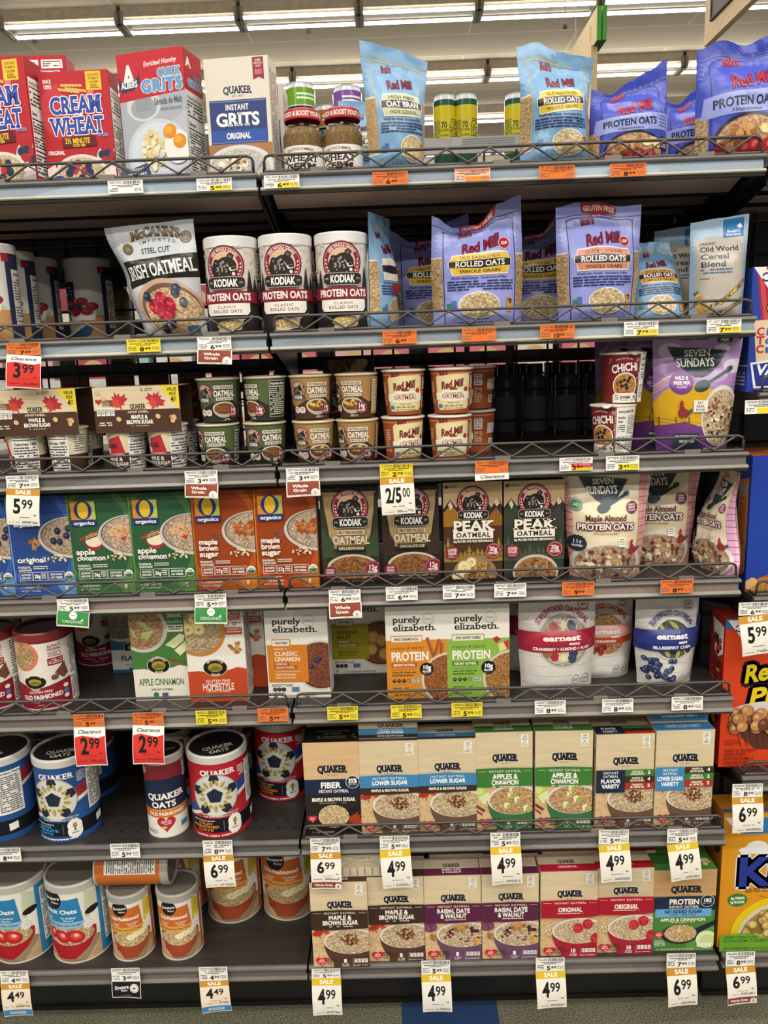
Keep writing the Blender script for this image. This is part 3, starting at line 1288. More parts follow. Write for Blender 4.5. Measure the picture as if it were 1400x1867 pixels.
def oval_banner(p, x0, x1, y0, y1, edge, a, b_, c_, dark='2f2830', rot=0, asz=1.0):
    """a coloured label with a dark band bulging out across the middle"""
    h = y1 - y0
    w = x1 - x0
    cx = (x0 + x1) / 2
    tilt = lambda pts: [(x, y + (x - cx) * rot) for x, y in pts]
    R_ = lambda f, e: tilt([(x0 + w * .06 - e, y0 + h * .08 - e), (x0 + w * .2, y0 + h * .06 - e), (x0 + w * .35, y0 - e), (x1 - w * .35, y0 - e), (x1 - w * .2, y0 + h * .06 - e), (x1 - w * .06 + e, y0 + h * .08 - e), (x1 - w * .04 + e, y0 + h * .3), (x1 + e, y0 + h * .36), (x1 + e, y1 - h * .34), (x1 - w * .04 + e, y1 - h * .28), (x1 - w * .06 + e, y1 + e), (x0 + w * .06 - e, y1 + e), (x0 + w * .04 - e, y1 - h * .28), (x0 - e, y1 - h * .34), (x0 - e, y0 + h * .36), (x0 + w * .04 - e, y0 + h * .3)])
    p.p(R_(0, .8), 'f2e9d8')
    p.p(R_(0, 0), edge)
    p.p(tilt([(x0, y0 + h * .36), (cx, y0 + h * .30), (x1, y0 + h * .36), (x1, y1 - h * .34), (cx, y1 - h * .28), (x0, y1 - h * .34)]), dark)
    rr = math.degrees(math.atan(rot * p.H / p.W))
    p.t(a, cx, y0 + h * .19, h * .15 * asz, '3a2a1c', w=w * .66, b=1, rot=rr)
    p.t(b_, cx, y0 + h * .51, h * .25, 'f5efe6', w=w * .80, b=1, rot=rr, f=1)
    p.t(c_, cx, y1 - h * .14, h * .14, '3a2a1c', w=w * .66, b=1, rot=rr, f=1)


def heart_mark(p, x, y, r=9):
    p.heart(x, y, r, 'c8202f')
    k = p.W / p.H
    p.t('HEART', x, y - r * .22 * k, r * .22 * k, 'fff', w=r * .9)
    p.t('HEALTHY', x, y + r * .12 * k, r * .22 * k, 'fff', w=r * 1.15)
    p.e(x + r * .1, y + r * .55 * k, r * .2, r * .12 * k, 'd9b98a')


def qbrand(p, y=26, h=6.6, w=43, c=NAVY, x=51):
    p.t('QUAKER', x, y, h, c, w=w, b=2, f=1, arch=.5, o=c, ow=.035)
    p.t('- EST. 1877 -', x, y + h * .85, h * .22, '6b5a44', w=w * .42, b=0)


def badge(p, x=86, y0=2.5, y1=15):
    p.r(x - 6.5, y0, x + 6.5, y1, 'f2ecdd')
    p.t('100%', x, y0 + 1.9, 1.5, '444', w=7)
    p.fine(x - 4, y0 + 3.6, x + 4, y0 + 6.4, 2, '777')
    p.t('NO', x, y0 + 7.8, 1.4, '444', w=4)
    p.fine(x - 5, y0 + 9.2, x + 5, y1 - .6, 3, '777')


def qbase(p, food=OAT, body='4a3428', extra=None, count='8', tone='d8b98c', left=None):
    p.r(0, 52, 100, 100, tone, 'wood')
    p.blobs(10, 76, 12, 10, 22, 1.7, ['c9a06c', 'e3c896', 'b98d5a'], .5, 3)
    if left:
        left(p)
    p.bowl(68, 69, 48, 15.5, body, 'e4d8c8', food, 34, fs=.92)
    if extra:
        extra(p)
    p.p([(36, 94), (104, 86.5), (104, 101), (36, 101)], body)
    heart_mark(p, 15, 92, 10.5)
    p.fine(25, 88, 42, 97, 5, '4a3a2a', .8)
    p.t(count, 57, 92, 4.4, 'fff', w=5.5 if len(count) < 2 else 9, b=2)
    p.fine(51, 95.5, 64, 99, 3, 'e8e0d8')
    p.r(70.4, 88.5, 70.9, 99, 'b8a890')
    for k in range(4):
        p.r(73 + k * 6.2, 89.5, 78 + k * 6.2, 94.2, 'f2efe8')
        p.fine(73.6 + k * 6.2, 90.3, 77.4 + k * 6.2, 93.8, 2, '555')
    p.t('NET WT', 75, 97.6, 1.4, 'e8e0d8', w=9)
    p.fine(80, 97, 97, 98.4, 1, 'e8e0d8')


def maple(p):
    p.leaf(11, 59, 12, 'b8311f', -20)
    p.leaf(26, 58, 7, 'cc4a22', 30)
    p.ln([(22, 58), (33, 53)], 1, '7a3420')


def brownsugar(p):
    p.blobs(66, 67, 17, 6.5, 46, 2.1, ['7a4322', '93562d', '5e3018'], .8, 9)


def apples(p):
    for x, y in ((60, 63), (72, 68), (54, 74), (88, 77), (63, 57)):
        k = p.W / p.H
        p.p([(x - 5, y - 1), (x + 1, y - 4 * k * 1.2), (x + 6, y - 1.5), (x + 5, y + 4), (x - 3.5, y + 4.4)], 'e8e6bd')
        p.p([(x + .5, y + .5), (x + 6, y - 1.5), (x + 5, y + 4), (x - .5, y + 4.4)], '9dbb45')
    p.blobs(68, 66, 36, 9, 14, 2.4, ['d8a544', 'e3bd62'], .8, 12)


def applel(p):
    p.e(6, 60, 13, 6.5, 'b6c95a')
    p.e(5, 59, 8, 4, 'd3dc8d')
    p.p([(3, 66), (22, 60), (24, 66), (14, 74)], 'd7e3a5')
    p.ln([(-2, 74), (14, 80)], 5, '7d3c1e')
    p.ln([(-2, 79), (10, 84)], 3.4, '8d4a26')


def raisinl(p):
    p.e(9, 60, 13, 6, '7c4660')
    p.blobs(9, 60, 10, 4, 10, 2.2, ['9a6a84', '63304a'], .6, 4)
    p.blobs(14, 72, 6, 4, 12, 2.6, ['a8683a', 'c68d52'], .8, 6)


def raisins(p):
    p.blobs(66, 68, 38, 10, 16, 3, ['6a2f35', '54242c', '7c3f40'], .8, 8)
    p.blobs(64, 61, 11, 4, 16, 3.4, ['b87838', 'c98f4c', '9a5e28'], .8, 2)
    p.blobs(92, 76, 6, 4, 8, 3, ['cf9540', 'dba858'], .8, 5)
    p.blobs(88, 63, 6, 4, 5, 4, ['4d1f2a', '62303a'], .8, 7)


def rasp(p):
    for x, y in ((66, 66), (83, 61), (97, 78)):
        p.e(x, y, 9, 6, 'b81f30')
        p.blobs(x, y, 7, 4.5, 20, 1.7, ['d2384a', 'c02a3c', 'e05a66'], .8, int(x))


def rawoats(p):
    p.blobs(14, 66, 16, 9, 60, 2, ['e7cfa4', 'c9a26e', 'f0deba'], .5, 5)
    p.ln([(3, 62), (30, 55)], .8, 'c9a26e')


def qtop(col, lines, col2=None):
    def f(p):
        p.r(0, 0, 100, 100, 'ddcdb0')
        p.t('QUAKER', 50, 42, 17, NAVY, w=30, b=2, f=1)
        p.r(0, 58, 100, 97, col)
        if col2:
            p.r(0, 84, 100, 97, col2)
        for k, l in enumerate(lines):
            p.t(l, 50, 66 + k * 14 if len(lines) > 1 else 72, 9, 'f3ece0', w=34)
    return f


def qbox(name, W, H, col, lines, food=OAT, body='4a3428', extra=None, left=None, count='8', D=.062, band=(31.5, 54), tw=(58, 46), th=5):
    def front(p):
        p.r(0, 0, 100, 60, CREAM, 'wood')
        qbrand(p)
        badge(p)
        qbase(p, food, body, extra, count, left=left)
        p.p([(0, band[0]), (50, band[0] - .8), (100, band[0]), (100, band[1] - 1), (50, band[1] + .6), (0, band[1])], col)
        p.t('INSTANT OATMEAL', 51, band[0] + 3, 2.2, 'efe3cc', w=56, b=1, ls=.25)
        p.r(4, band[0] + 2.8, 18, band[0] + 3.1, 'efe3cc')
        p.r(84, band[0] + 2.8, 97, band[0] + 3.1, 'efe3cc')
        y = band[0] + 8.4 if len(lines) > 1 else band[0] + 11
        for k, l in enumerate(lines):
            p.t(l, 51, y + k * 6, th, 'fbf6ea', w=tw[k], b=2, f=1)
        p.fine(28, y + len(lines) * 6 - 2, 74, y + len(lines) * 6 - .3, 1, 'efe3cc')
    return carton(name, W, H, D, CREAM, front, qtop(col, lines), lambda p: (p.r(0, 0, 100, 100, CREAM), facts(p, x0=6, x1=94)), mat=0)


# ---------------------------------------------------------------- bottom and sixth shelves, middle bay
def on(o, cx, Y, zs, label, cat, group=None, rz=0, rx=0):
    return put(o, cx, Y, zs, rz, label, cat, group, rx)


Z7, Z6, Z5, Z4, Z3, Z2, Z1 = ZS[6], ZS[5], ZS[4], ZS[3], ZS[2], ZS[1], ZS[0]
QG = 'instant oatmeal boxes on the bottom shelf'
BRN, BLU, GRN, PUR, RED = '3e2a20', '3f84b4', '3d7a35', '5a2340', 'a8182c'

cx, W, H = fit(774, 877, 1597, 1670, .006, Z7)
o1 = qbox('oatmeal_box', W, H, BRN, ['MAPLE &', 'BROWN SUGAR'], 'd9c09a', '55392c', brownsugar, maple, tw=(40, 62))
cx1 = fit(567, 671, 1618, 1690, -.016, Z7)[0]
on(o1, cx1, -.007, Z7, 'brown maple sugar oatmeal box sticking out over the bottom shelf edge beside the canisters', 'oatmeal box', QG)
dup(o1, (fit(671, 773, 1602, 1675, .004, Z7)[0], .006, Z7), 0, 'cream and brown maple brown sugar oatmeal box beside the purple raisin boxes')
o2 = qbox('oatmeal_box', W, H, PUR, ['RAISIN, DATE', '& WALNUT'], 'dcc6a0', '6d4a63', raisins, raisinl, tw=(58, 46))
on(o2, cx, .006, Z7, 'purple raisin date and walnut oatmeal box next to the brown boxes', 'oatmeal box', QG)
dup(o2, (fit(878, 982, 1597, 1670, .006, Z7)[0], .006, Z7), 0, 'purple raisin date and walnut oatmeal box next to the red boxes')
o3 = qbox('oatmeal_box', W, H, RED, ['ORIGINAL'], 'dcc19c', 'a32335', rasp, rawoats, count='10', band=(31.5, 52), tw=(42,))
on(o3, fit(985, 1088, 1597, 1670, .012, Z7)[0], .010, Z7, 'red original flavour oatmeal box next to the purple boxes', 'oatmeal box', QG)
dup(o3, (fit(1088, 1190, 1587, 1660, .015, Z7)[0], .016, Z7), 0, 'red original flavour oatmeal box next to the green protein box')
# second rows just visible behind the front ones
for k, (src, px, lb) in enumerate(((o1, 724, 'brown oatmeal box in the second row behind the hanging price tag'), (o2, 832, 'purple oatmeal box in the second row, lifted in the dark'), (o2, 928, 'purple oatmeal box in the second row beside the tall sale tag'), (o3, 1035, 'red oatmeal box in the second row in the dark'), (o3, 1137, 'red oatmeal box in the second row behind the crooked sale tag'))):
    dup(src, (at(px, 1600, .10).x, .076 + .004 * (k % 2), Z7), 0, lb)


def protein_front(p):
    p.r(0, 0, 100, 32, 'c99f6c', 'wood')
    qbrand(p, 24, 7.2, 48, x=52)
    p.r(0, 50, 100, 100, '4a8036')
    p.p([(60, 74), (100, 66), (100, 100), (55, 100)], '5f9444')
    p.p([(0, 33.5), (52, 32), (100, 33.5), (100, 49.5), (0, 49.5)], NAVY)
    p.t('PROTEIN', 50, 39, 6.2, 'f5efe2', w=48, b=2)
    p.t('INSTANT OATMEAL', 50, 45.2, 3, 'e8e0d0', w=48, b=1)
    p.e(87, 38.5, 11, None, 'e8e0d0')
    p.e(87, 38.5, 10.2, None, NAVY)
    p.t('10G', 87, 37.5, 4.2, 'fff', w=13, b=2)
    p.fine(80, 41, 94, 42, 1, 'ddd')
    p.r(4, 47.5, 94, 57.5, '69a6d4')
    p.t('NO ADDED SUGAR', 49, 51, 3.9, NAVY, w=60, b=2)
    p.fine(28, 54.4, 70, 56.4, 2, '2c4668')
    p.t('APPLES & CINNAMON', 49, 61, 3.6, 'f3ead2', w=72, b=2)
    p.fine(30, 63.8, 68, 65, 1, 'dfe6cc')
    p.p([(70, 72), (101, 62), (101, 68), (74, 78)], '1d2430')
    p.e(45, 79, 30, 12, '1d2430')
    p.e(46, 78, 26, 11, 'd8ba8a', 'oats')
    p.blobs(46, 76, 20, 6, 12, 3, ['e3cc94', 'c9a25c'], .8, 3)
    p.e(88, 86, 17, 11, 'dfe5b5')
    p.e(90, 88, 13, 8, 'c7d68e')
    heart_mark(p, 11, 79, 8.5)
    p.fine(4, 86, 22, 94, 5, 'dfe6cc')
    for k in range(4):
        p.r(73 + k * 6, 90, 78 + k * 6, 95, 'e8eee0')
    p.t('8 - 1.28 OZ PACKETS  NET WT 10.2 OZ', 38, 97.4, 1.6, 'e8eee0', w=60)


def protein_top(p):
    p.r(0, 0, 100, 100, '3f7a35')
    p.t('APPLES & CINNAMON', 50, 40, 9, '9dbb7a', w=74, b=1)
    p.blobs(84, 74, 10, 12, 14, 3, ['e8dcae', 'd2bb80'], .8, 3)


cx, W2, H2 = fit(1191, 1305, 1588, 1660, .012, Z7)
o4 = carton('oatmeal_box', W2, H2, .105, '3f6a30', protein_front, protein_top, lambda p: p.r(0, 0, 100, 100, '33591f'))
on(o4, cx, .016, Z7, 'green protein oatmeal box with a wood-brown top half, at the end of the bottom shelf', 'oatmeal box', QG)


def flat_top(p):
    p.r(0, 0, 100, 100, 'd9cbb0')
    p.r(0, 40, 20, 60, '20253a')
    p.p([(0, 62), (22, 62), (34, 40), (78, 40), (88, 62), (100, 62), (100, 64), (0, 64)], 'c2b08c')
    for k in range(7):
        p.fine(10 + k * 12, 66, 13 + k * 12, 98, 5, '4a4334')
    p.fine(40, 24, 70, 32, 2, '7a6f58')


# a box lying on its back on top of the brown boxes
ob = carton('oatmeal_box', .137, .062, .115, 'd9cbb0', flat_top, lambda p: p.r(0, 0, 100, 100, 'c9b998'), lambda p: p.r(0, 0, 100, 100, 'cdbd9c'))
on(ob, at(655, 1590, .02).x, .012, Z7 + H + .0005, 'plain cream end of an oatmeal box lying flat on top of the brown boxes', 'oatmeal box', QG)

# ---- sixth shelf
QG6 = 'instant oatmeal boxes on the sixth shelf'


def fiber_front(p):
    p.r(0, 0, 100, 42, 'dcb88a', 'wood')
    qbrand(p, 29, 7, 52)
    p.r(0, 39.5, 100, 57, NAVY)
    p.t('FIBER', 47, 46, 6, 'fff', w=36, b=2)
    p.t('INSTANT OATMEAL', 52, 52.4, 3.2, 'f3eee2', w=54, b=1)
    p.e(87, 43, 12.5, None, 'f3eee2')
    p.e(87, 43, 11.6, None, NAVY)
    p.t('35%', 87, 41.6, 4.4, 'fff', w=16, b=2)
    p.fine(80, 44.6, 94, 47, 2, 'ddd')
    p.r(0, 57, 100, 100, KBROWN)
    p.t('MAPLE & BROWN SUGAR', 51, 61.5, 3.6, 'f3eee2', w=78, b=2, f=1)
    p.fine(25, 65, 76, 66, 1, 'cbbfae')
    p.leaf(88, 84, 18, 'a83a20', 20)
    p.p([(70, 76), (101, 66), (101, 72), (76, 82)], '171c28')
    p.e(49, 81, 29, 13, '171c28')
    p.e(50, 80, 28, 12.5, 'dfc394', 'oats')
    heart_mark(p, 11, 82, 9)
    p.fine(4, 89, 20, 94, 3, 'cbbfae')
    p.t('8 - 1.58 OZ PACKETS', 30, 97, 2, 'cbbfae', w=40)


def fiber_top(p):
    p.r(0, 0, 100, 100, '141210')
    p.t('35% DAILY VALUE', 52, 30, 9, '8a8278', w=60, b=1)
    p.t('OF FIBER', 52, 46, 9, '8a8278', w=32, b=1)
    p.fine(25, 62, 78, 82, 2, '5f584e')
    p.blobs(92, 50, 5, 30, 8, 3, ['6b5a40'], .8, 2)


cxf, WF, HF = fit(555, 656, 1353, 1430, .016, Z6)
D6 = .07
of_ = carton('oatmeal_box', WF, HF, D6, '1c1816', fiber_front, fiber_top, lambda p: p.r(0, 0, 100, 100, '241d19'))
on(of_, cxf, .016, Z6, 'black and wood-brown fiber oatmeal box at the start of the sixth shelf', 'oatmeal box', QG6)
dup(of_, (cxf + .002, .016 + D6 + .012, Z6), 0, 'black topped fiber oatmeal box in the second row of the sixth shelf')


def ls_front(p):
    p.r(0, 0, 100, 60, CREAM, 'wood')
    qbrand(p, 29.5)
    badge(p)
    qbase(p, 'd9c09a', '6a5040', brownsugar, left=maple)
    p.p([(0, 36), (50, 35), (100, 36), (100, 49), (0, 49)], BLU)
    p.t('INSTANT OATMEAL', 51, 39, 2.3, 'e4eef4', w=58, ls=.25)
    p.t('LOWER SUGAR', 51, 43.8, 4.3, 'fff', w=60, b=2, f=1)
    p.fine(25, 46.8, 76, 48, 1, '2a5f86')
    p.p([(0, 49), (100, 49), (100, 55), (50, 56.5), (0, 56)], BRN)
    p.t('MAPLE & BROWN SUGAR', 51, 52, 2.8, 'f3ead8', w=64, b=2)


cxl, WL, HL = fit(656, 763, 1352, 1430, .016, Z6)
ol = carton('oatmeal_box', WL, HL, D6, CREAM, ls_front, qtop(BLU, ['LOWER SUGAR'], BRN), lambda p: (p.r(0, 0, 100, 100, CREAM), facts(p)))
on(ol, cxl, .017, Z6, 'blue banded lower sugar oatmeal box beside the black fiber box', 'oatmeal box', QG6)
cx2 = fit(763, 867, 1345, 1430, .018, Z6)
dup(ol, (cx2[0], .019, Z6), 0, 'blue banded lower sugar oatmeal box beside the green apple boxes')
# an upper row: box end standing on the first blue box
def lsend(p):
    p.r(0, 0, 100, 100, CREAM)
    p.t('QUAKER', 54, 34, 16, NAVY, w=44, b=2, f=1)
    p.r(0, 50, 100, 80, BLU)
    p.t('INSTANT OATMEAL', 54, 56, 6, 'e4eef4', w=40)
    p.t('LOWER SUGAR', 54, 69, 12, 'fff', w=44, b=2)
    p.r(0, 80, 100, 98, BRN)
    p.t('MAPLE & BROWN SUGAR', 54, 88, 7, 'f3ead8', w=44)


oe = carton('oatmeal_box', WL, .045, .13, CREAM, lsend, lambda p: p.r(0, 0, 100, 100, CREAM), lambda p: p.r(0, 0, 100, 100, CREAM))
on(oe, cxl + .001, .03, Z6 + HL + .0006, 'blue banded lower sugar box lying flat on top of another, under the yellow price tag', 'oatmeal box', QG6)
HA = fit(868, 971, 1336, 1420, .018, Z6)
oa = qbox('oatmeal_box', HA[1], HA[2], GRN, ['APPLES &', 'CINNAMON'], 'cfa67c', '3c7040', apples, applel, D=D6, band=(36, 55), tw=(44, 48))
on(oa, HA[0], .020, Z6, 'green banded apples and cinnamon oatmeal box next to the blue boxes', 'oatmeal box', QG6)
dup(oa, (fit(975, 1080, 1340, 1420, .018, Z6)[0], .018, Z6), math.radians(-2), 'green banded apples and cinnamon oatmeal box next to the flavour variety box')
dup(oa, (HA[0] + .006, .018 + D6 + .01, Z6), 0, 'green oatmeal box in the second row behind the first apple box')
dup(oa, (HA[0] + .145, .018 + D6 + .012, Z6), 0, 'green oatmeal box in the second row behind the other apple box')


def variety(blue):
    def f(p):
        p.r(0, 0, 100, 60, CREAM, 'wood')
        qbrand(p, 29)
        badge(p)
        qbase(p, 'd9c09a', '6a5040', brownsugar, left=maple)
        p.r(0, 37.5, 50, 62, BLU if blue else NAVY)
        p.t('INSTANT', 25, 40.6, 2.6, 'e8eef4', w=26, ls=.2)
        p.t('OATMEAL', 25, 44.4, 2.6, 'e8eef4', w=26, ls=.2)
        a, b = ('LOWER SUGAR', 'VARIETY') if blue else ('FLAVOR', 'VARIETY')
        p.t(a, 25, 49.6, 4, 'fff', w=44 if blue else 34, b=2)
        p.t(b, 25, 55.2, 4, 'fff', w=30, b=2)
        for k, (c, l1, l2, n) in enumerate(((BRN, 'MAPLE &', 'BROWN SUGAR', '4'), (GRN, 'APPLES &', 'CINNAMON', '2'), ('a83028', 'CINNAMON', '& SPICE', '2')) if blue else ((GRN, 'APPLES &', 'CINNAMON', '2'), (BRN, 'MAPLE &', 'BROWN SUGAR', '4'), ('a83028', 'CINNAMON', '& SPICE', '2'))):
            y = 37.5 + k * 7
            p.r(50, y, 100, y + 7, c)
            p.t(l1, 71, y + 2.2, 1.9, 'f3ead8', w=19, b=2)
            p.t(l2, 71, y + 4.8, 1.9, 'f3ead8', w=24, b=2)
            p.t(n, 91, y + 3.2, 3.2, 'fff', b=2)
    return f


def vtop(p):
    p.r(0, 0, 100, 100, 'cfbfa2')
    p.t('QUAKER', 50, 35, 14, NAVY, w=28, b=2)
    p.r(0, 55, 50, 100, NAVY)
    p.r(50, 55, 100, 70, GRN); p.r(50, 70, 100, 85, BRN); p.r(50, 85, 100, 100, 'a83028')
    p.t('FLAVOR', 25, 70, 10, 'fff', w=26); p.t('VARIETY', 25, 86, 10, 'fff', w=26)


c_, Wv, Hv = fit(1086, 1191, 1338, 1420, .02, Z6)
ov = carton('oatmeal_box', Wv, Hv, .08, CREAM, variety(False), vtop, lambda p: (p.r(0, 0, 100, 100, CREAM), p.fine(10, 20, 90, 90, 12, '9a8a70')))
on(ov, c_, .02, Z6, 'flavour variety oatmeal box with a navy block and three coloured stripes', 'oatmeal box', QG6)
dup(ov, (c_ - .01, .108, Z6), 0, 'flavour variety oatmeal box in the dark second row')
c_, Wv, Hv = fit(1194, 1299, 1331, 1420, .02, Z6)
ow = carton('oatmeal_box', Wv, Hv, .08, CREAM, variety(True), lambda p: (p.r(0, 0, 100, 100, BLU), p.t('LOWER SUGAR VARIETY', 50, 78, 16, 'd8e6ee', w=62)), lambda p: (p.r(0, 0, 100, 100, CREAM), p.fine(10, 20, 90, 90, 12, '9a8a70')))
on(ow, c_, .02, Z6, 'lower sugar variety oatmeal box with a light blue block, last on the sixth shelf', 'oatmeal box', QG6)


def lvend(p):
    p.r(0, 0, 100, 100, BLU)
    p.r(0, 92, 100, 100, CREAM)
    p.t('INSTANT OATMEAL', 50, 38, 10, 'd8e6ee', w=40)
    p.t('LOWER SUGAR VARIETY', 50, 64, 20, 'fff', w=62, b=2)


oz = carton('oatmeal_box', Wv, .052, .15, CREAM, lvend, lambda p: p.r(0, 0, 100, 100, CREAM), lambda p: (p.r(0, 0, 100, 100, CREAM), p.fine(10, 10, 80, 90, 5, '9a8a70')))
on(oz, c_ - .003, .052, Z6 + Hv + .0006, 'blue lower sugar variety box lying on top of the last box of the sixth shelf', 'oatmeal box', QG6)

# ---------------------------------------------------------------- canisters of the left bay
def ballcan(main, alt, w1, w2, w3, wc):
    def f(p):
        p.r(-50, 0, 150, 100, main)
        k = p.W / p.H
        p.p([(-50, 66), (0, 62), (60, 35), (110, 14), (150, 8), (150, 24), (110, 30), (60, 48), (0, 74), (-50, 80)], alt)
        p.p([(-50, 80), (0, 74), (60, 48), (110, 30), (150, 24), (150, 28), (110, 34), (60, 53), (0, 78), (-50, 84)], 'e8e6e2')
        p.ln([(-50, 85.5), (0, 79.5), (60, 54), (110, 35), (150, 29)], .6, 'b9944a')
        for q in range(22):
            p.ln([(-50 + 0, 90 + q * 2.2), (10 + q * 4, 78 + q * .4), (150, 34 + q * 2.2)], .35, wc)
        p.r(-50, 74.5, 150, 93, '15181f')
        p.r(-50, 93, 150, 100, main)
        p.t('QUAKER', 44, 15, 6.6, 'f4f2ee', w=38, b=2, f=1)
        cy, r = 44, 25
        p.e(40, cy, r, None, 'a9a8a4')
        p.e(40, cy, r * .985, None, 'd5d2ca')
        pent = lambda x, y, s, c, ro=0: p.p([(x + s * _s(2 * PI * q / 5 + ro), y - s * k * _c(2 * PI * q / 5 + ro)) for q in range(5)], c)
        for q in range(5):
            a = 2 * PI * q / 5 + .0
            bx, by = 40 + r * .80 * _s(a), cy - r * .80 * k * _c(a)
            pent(bx, by, r * .24, '1f2738', a + PI)
            for e_ in (-.45, 0, .45):
                aa = a + PI / 5 + e_
                p.e(40 + r * .6 * _s(aa), cy - r * .6 * k * _c(aa), r * .16, r * .075 * k, 'a8923e', rot=math.degrees(aa) - 90 + e_ * 60, n=10)
                p.ln([(40 + r * .48 * _s(aa), cy - r * .48 * k * _c(aa)), (40 + r * .72 * _s(aa), cy - r * .72 * k * _c(aa))], .35, 'd8cd8a')
        pent(40, cy, r * .36, '1f2738')
        p.ring(40, cy, r * 1.0, .5, '8f8d88')
        p.t('THE OFFICIAL BREAKFAST OF', 44, 68.4, 1.7, 'f0eee8', w=40, b=1)
        p.t('THE FIFA WORLD CUP 26', 44, 71.4, 1.7, 'f0eee8', w=37, b=1)
        p.t('100% WHOLE GRAIN', 25, 77, 1.6, 'e8e6e0', w=26)
        for q, t_ in enumerate((w1, w2, w3)):
            p.t(t_, 27, 80.6 + q * 4.3, 3.0, 'e08a3c' if main[0] in 'bc' else '3f9fd8', w=(16, 30, 18)[q], b=2)
        p.r(47, 77, 47.3, 90, 'aaa')
        # 26 emblem with a golden cup
        p.e(59, 80.0, 7.4, None, 'f2f0ea')
        p.p([(51.8, 80), (58, 80), (58, 84), (52, 84)], 'f2f0ea')
        p.r(52, 83, 66.5, 85, 'f2f0ea')
        p.e(59, 88, 7.6, None, 'f2f0ea')
        p.p([(57.2, 78.2), (60.8, 78.2), (61.2, 81), (59.8, 83.5), (60.4, 87), (57.6, 87), (58.2, 83.5), (56.8, 81)], '9a6f2c')
        p.e(59, 78.6, 2.0, None, 'b98c3e')
        p.t('FIFA', 59, 89.5, 1.6, '222', w=7, b=2)
        p.fine(20, 95.5, 58, 98, 1, 'f0eee8')
        p.t('NET WT 42 OZ (2 LB 10 OZ) 1.19 kg', 38, 96.6, 2.0, 'f0eee8', w=46, b=1)
        # facts panel on the turning side
        p.r(76, 10, 102, 66, 'e9e6e0')
        p.t('Nutrition Facts', 89, 13, 2.4, '222', w=26, b=2)
        p.fine(78, 17, 100, 64, 18, '333')
        p.fine(66, 12, 75, 26, 6, 'e8e6e0', .9)
        p.p([(84, 79), (93, 77.5), (93, 87), (84, 88.5)], 'efece6')     # small white square, its code left out
    return f


def qlid(p):
    p.e(50, 50, 50, None, '1a1a1c')
    p.t('QUAKER', 50, 62, 11, 'b9b6b0', w=56, b=2)
    p.t('OATS', 50, 78, 11, 'b9b6b0', w=36, b=2)


# radius from the photographed width, centre from the axis
def canfit(xl, xr, yt, ym, Y, zs):
    c, W, H = fit(xl, xr, yt, ym, Y, zs)
    return c, W / 2, H


CG = 'large oat canisters'
c, R, H = canfit(62, 181, 1336, 1430, .075, Z6)
R = .064
Hc = at(118, 1328, .14).z - Z6 - .012
cb = canister('oat_canister', R, Hc, ballcan('24518f', '9c2b33', 'QUICK', '1-MINUTE', 'OATS', '3a6cb0'), 'cfcbc4', '1a1a1c', topfn=qlid, topr=.92)
on(cb, c, .078, Z6, 'large blue oat canister with a football print, standing in front on the sixth shelf', 'oat canister', CG, rz=14)
dup(cb, (c - .147, .085, Z6), math.radians(-32), 'large blue oat canister cut off by the left edge of the picture')
dup(cb, (at(168, 1420, .24).x, .236, Z6), math.radians(-48), 'large blue oat canister standing behind, partly hidden by the first red tag')
c, R_, H_ = canfit(340, 449, 1326, 1420, .07, Z6)
cr = canister('oat_canister', R, Hc, ballcan('b8202c', '2d4a8a', 'OLD', 'FASHIONED', 'OATS', 'd0454e'), 'cfcbc4', '1a1a1c', topfn=qlid, topr=.92)
on(cr, c + .004, .078, Z6, 'large red oat canister with a football print, standing in front on the sixth shelf', 'oat canister', CG, rz=22)
dup(cr, (at(517, 1400, .22).x, .215, Z6), math.radians(10), 'large red oat canister standing in the second row beside the black fiber box')
dup(cr, (at(425, 1400, .30).x - .012, .322, Z6), math.radians(40), 'large red oat canister hidden in the dark third row')


def smallq(p):
    p.r(-50, 0, 150, 100, 'ece6da')
    p.r(-50, 4, 150, 36, '7c2530')
    p.p([(-50, 36), (0, 30), (18, 25), (40, 22), (65, 22), (88, 28), (110, 36), (150, 40), (150, 62), (-50, 62)], '1c2740')
    p.t('QUAKER', 46, 45, 7.4, 'f6f3ec', w=62, b=2, rot=-2, f=1)
    p.t('OATS', 42, 56, 7.4, 'f6f3ec', w=40, b=2, rot=-2)
    p.r(-50, 61.5, 150, 73, 'c5722c')
    p.fine(22, 63, 72, 64.2, 1, 'f0d9b8')
    p.t('OLD FASHIONED', 46, 68, 4, 'f6eee0', w=60, b=2)
    p.heart(44, 81, 15, 'b02a36')
    p.fine(36, 77, 52, 83, 4, 'f0d0d0')
    p.e(40, 86, 5, 1.6, 'd8b878')
    p.e(8, 12, 7, None, 'c9b04a')
    p.fine(4, 9, 12, 15, 3, '7c2530')
    p.r(80, 6, 96, 27, 'd9d2c8')
    p.fine(82, 8, 94, 26, 5, '5a2a34')
    p.fine(6, 90, 28, 95, 3, '55606e')
    p.r(68, 83, 82, 90, '4d7fa0')
    p.r(100, 10, 140, 90, 'f0ede6')
    p.fine(102, 12, 138, 88, 22, '444')


c, Rs, _ = canfit(264, 340, 1372, 1440, .06, Z6)
Rs = .0435
cq = canister('oat_canister', Rs, at(300, 1348, .10).z - Z6, smallq, 'a8a29c', '16161a', topfn=lambda p: (p.e(50, 50, 50, None, '16161a'), p.t('QUAKER OATS', 50, 55, 10, '8a8680', w=70, b=1)), topr=.9)
on(cq, c, .062, Z6, 'small white and navy oat canister beside the large red one', 'oat canister', 'small oat canisters on the sixth shelf', rz=22)
dup(cq, (at(312, 1330, .17).x, .168, Z6), 0, 'small oat canister with a black lid behind the other small one')


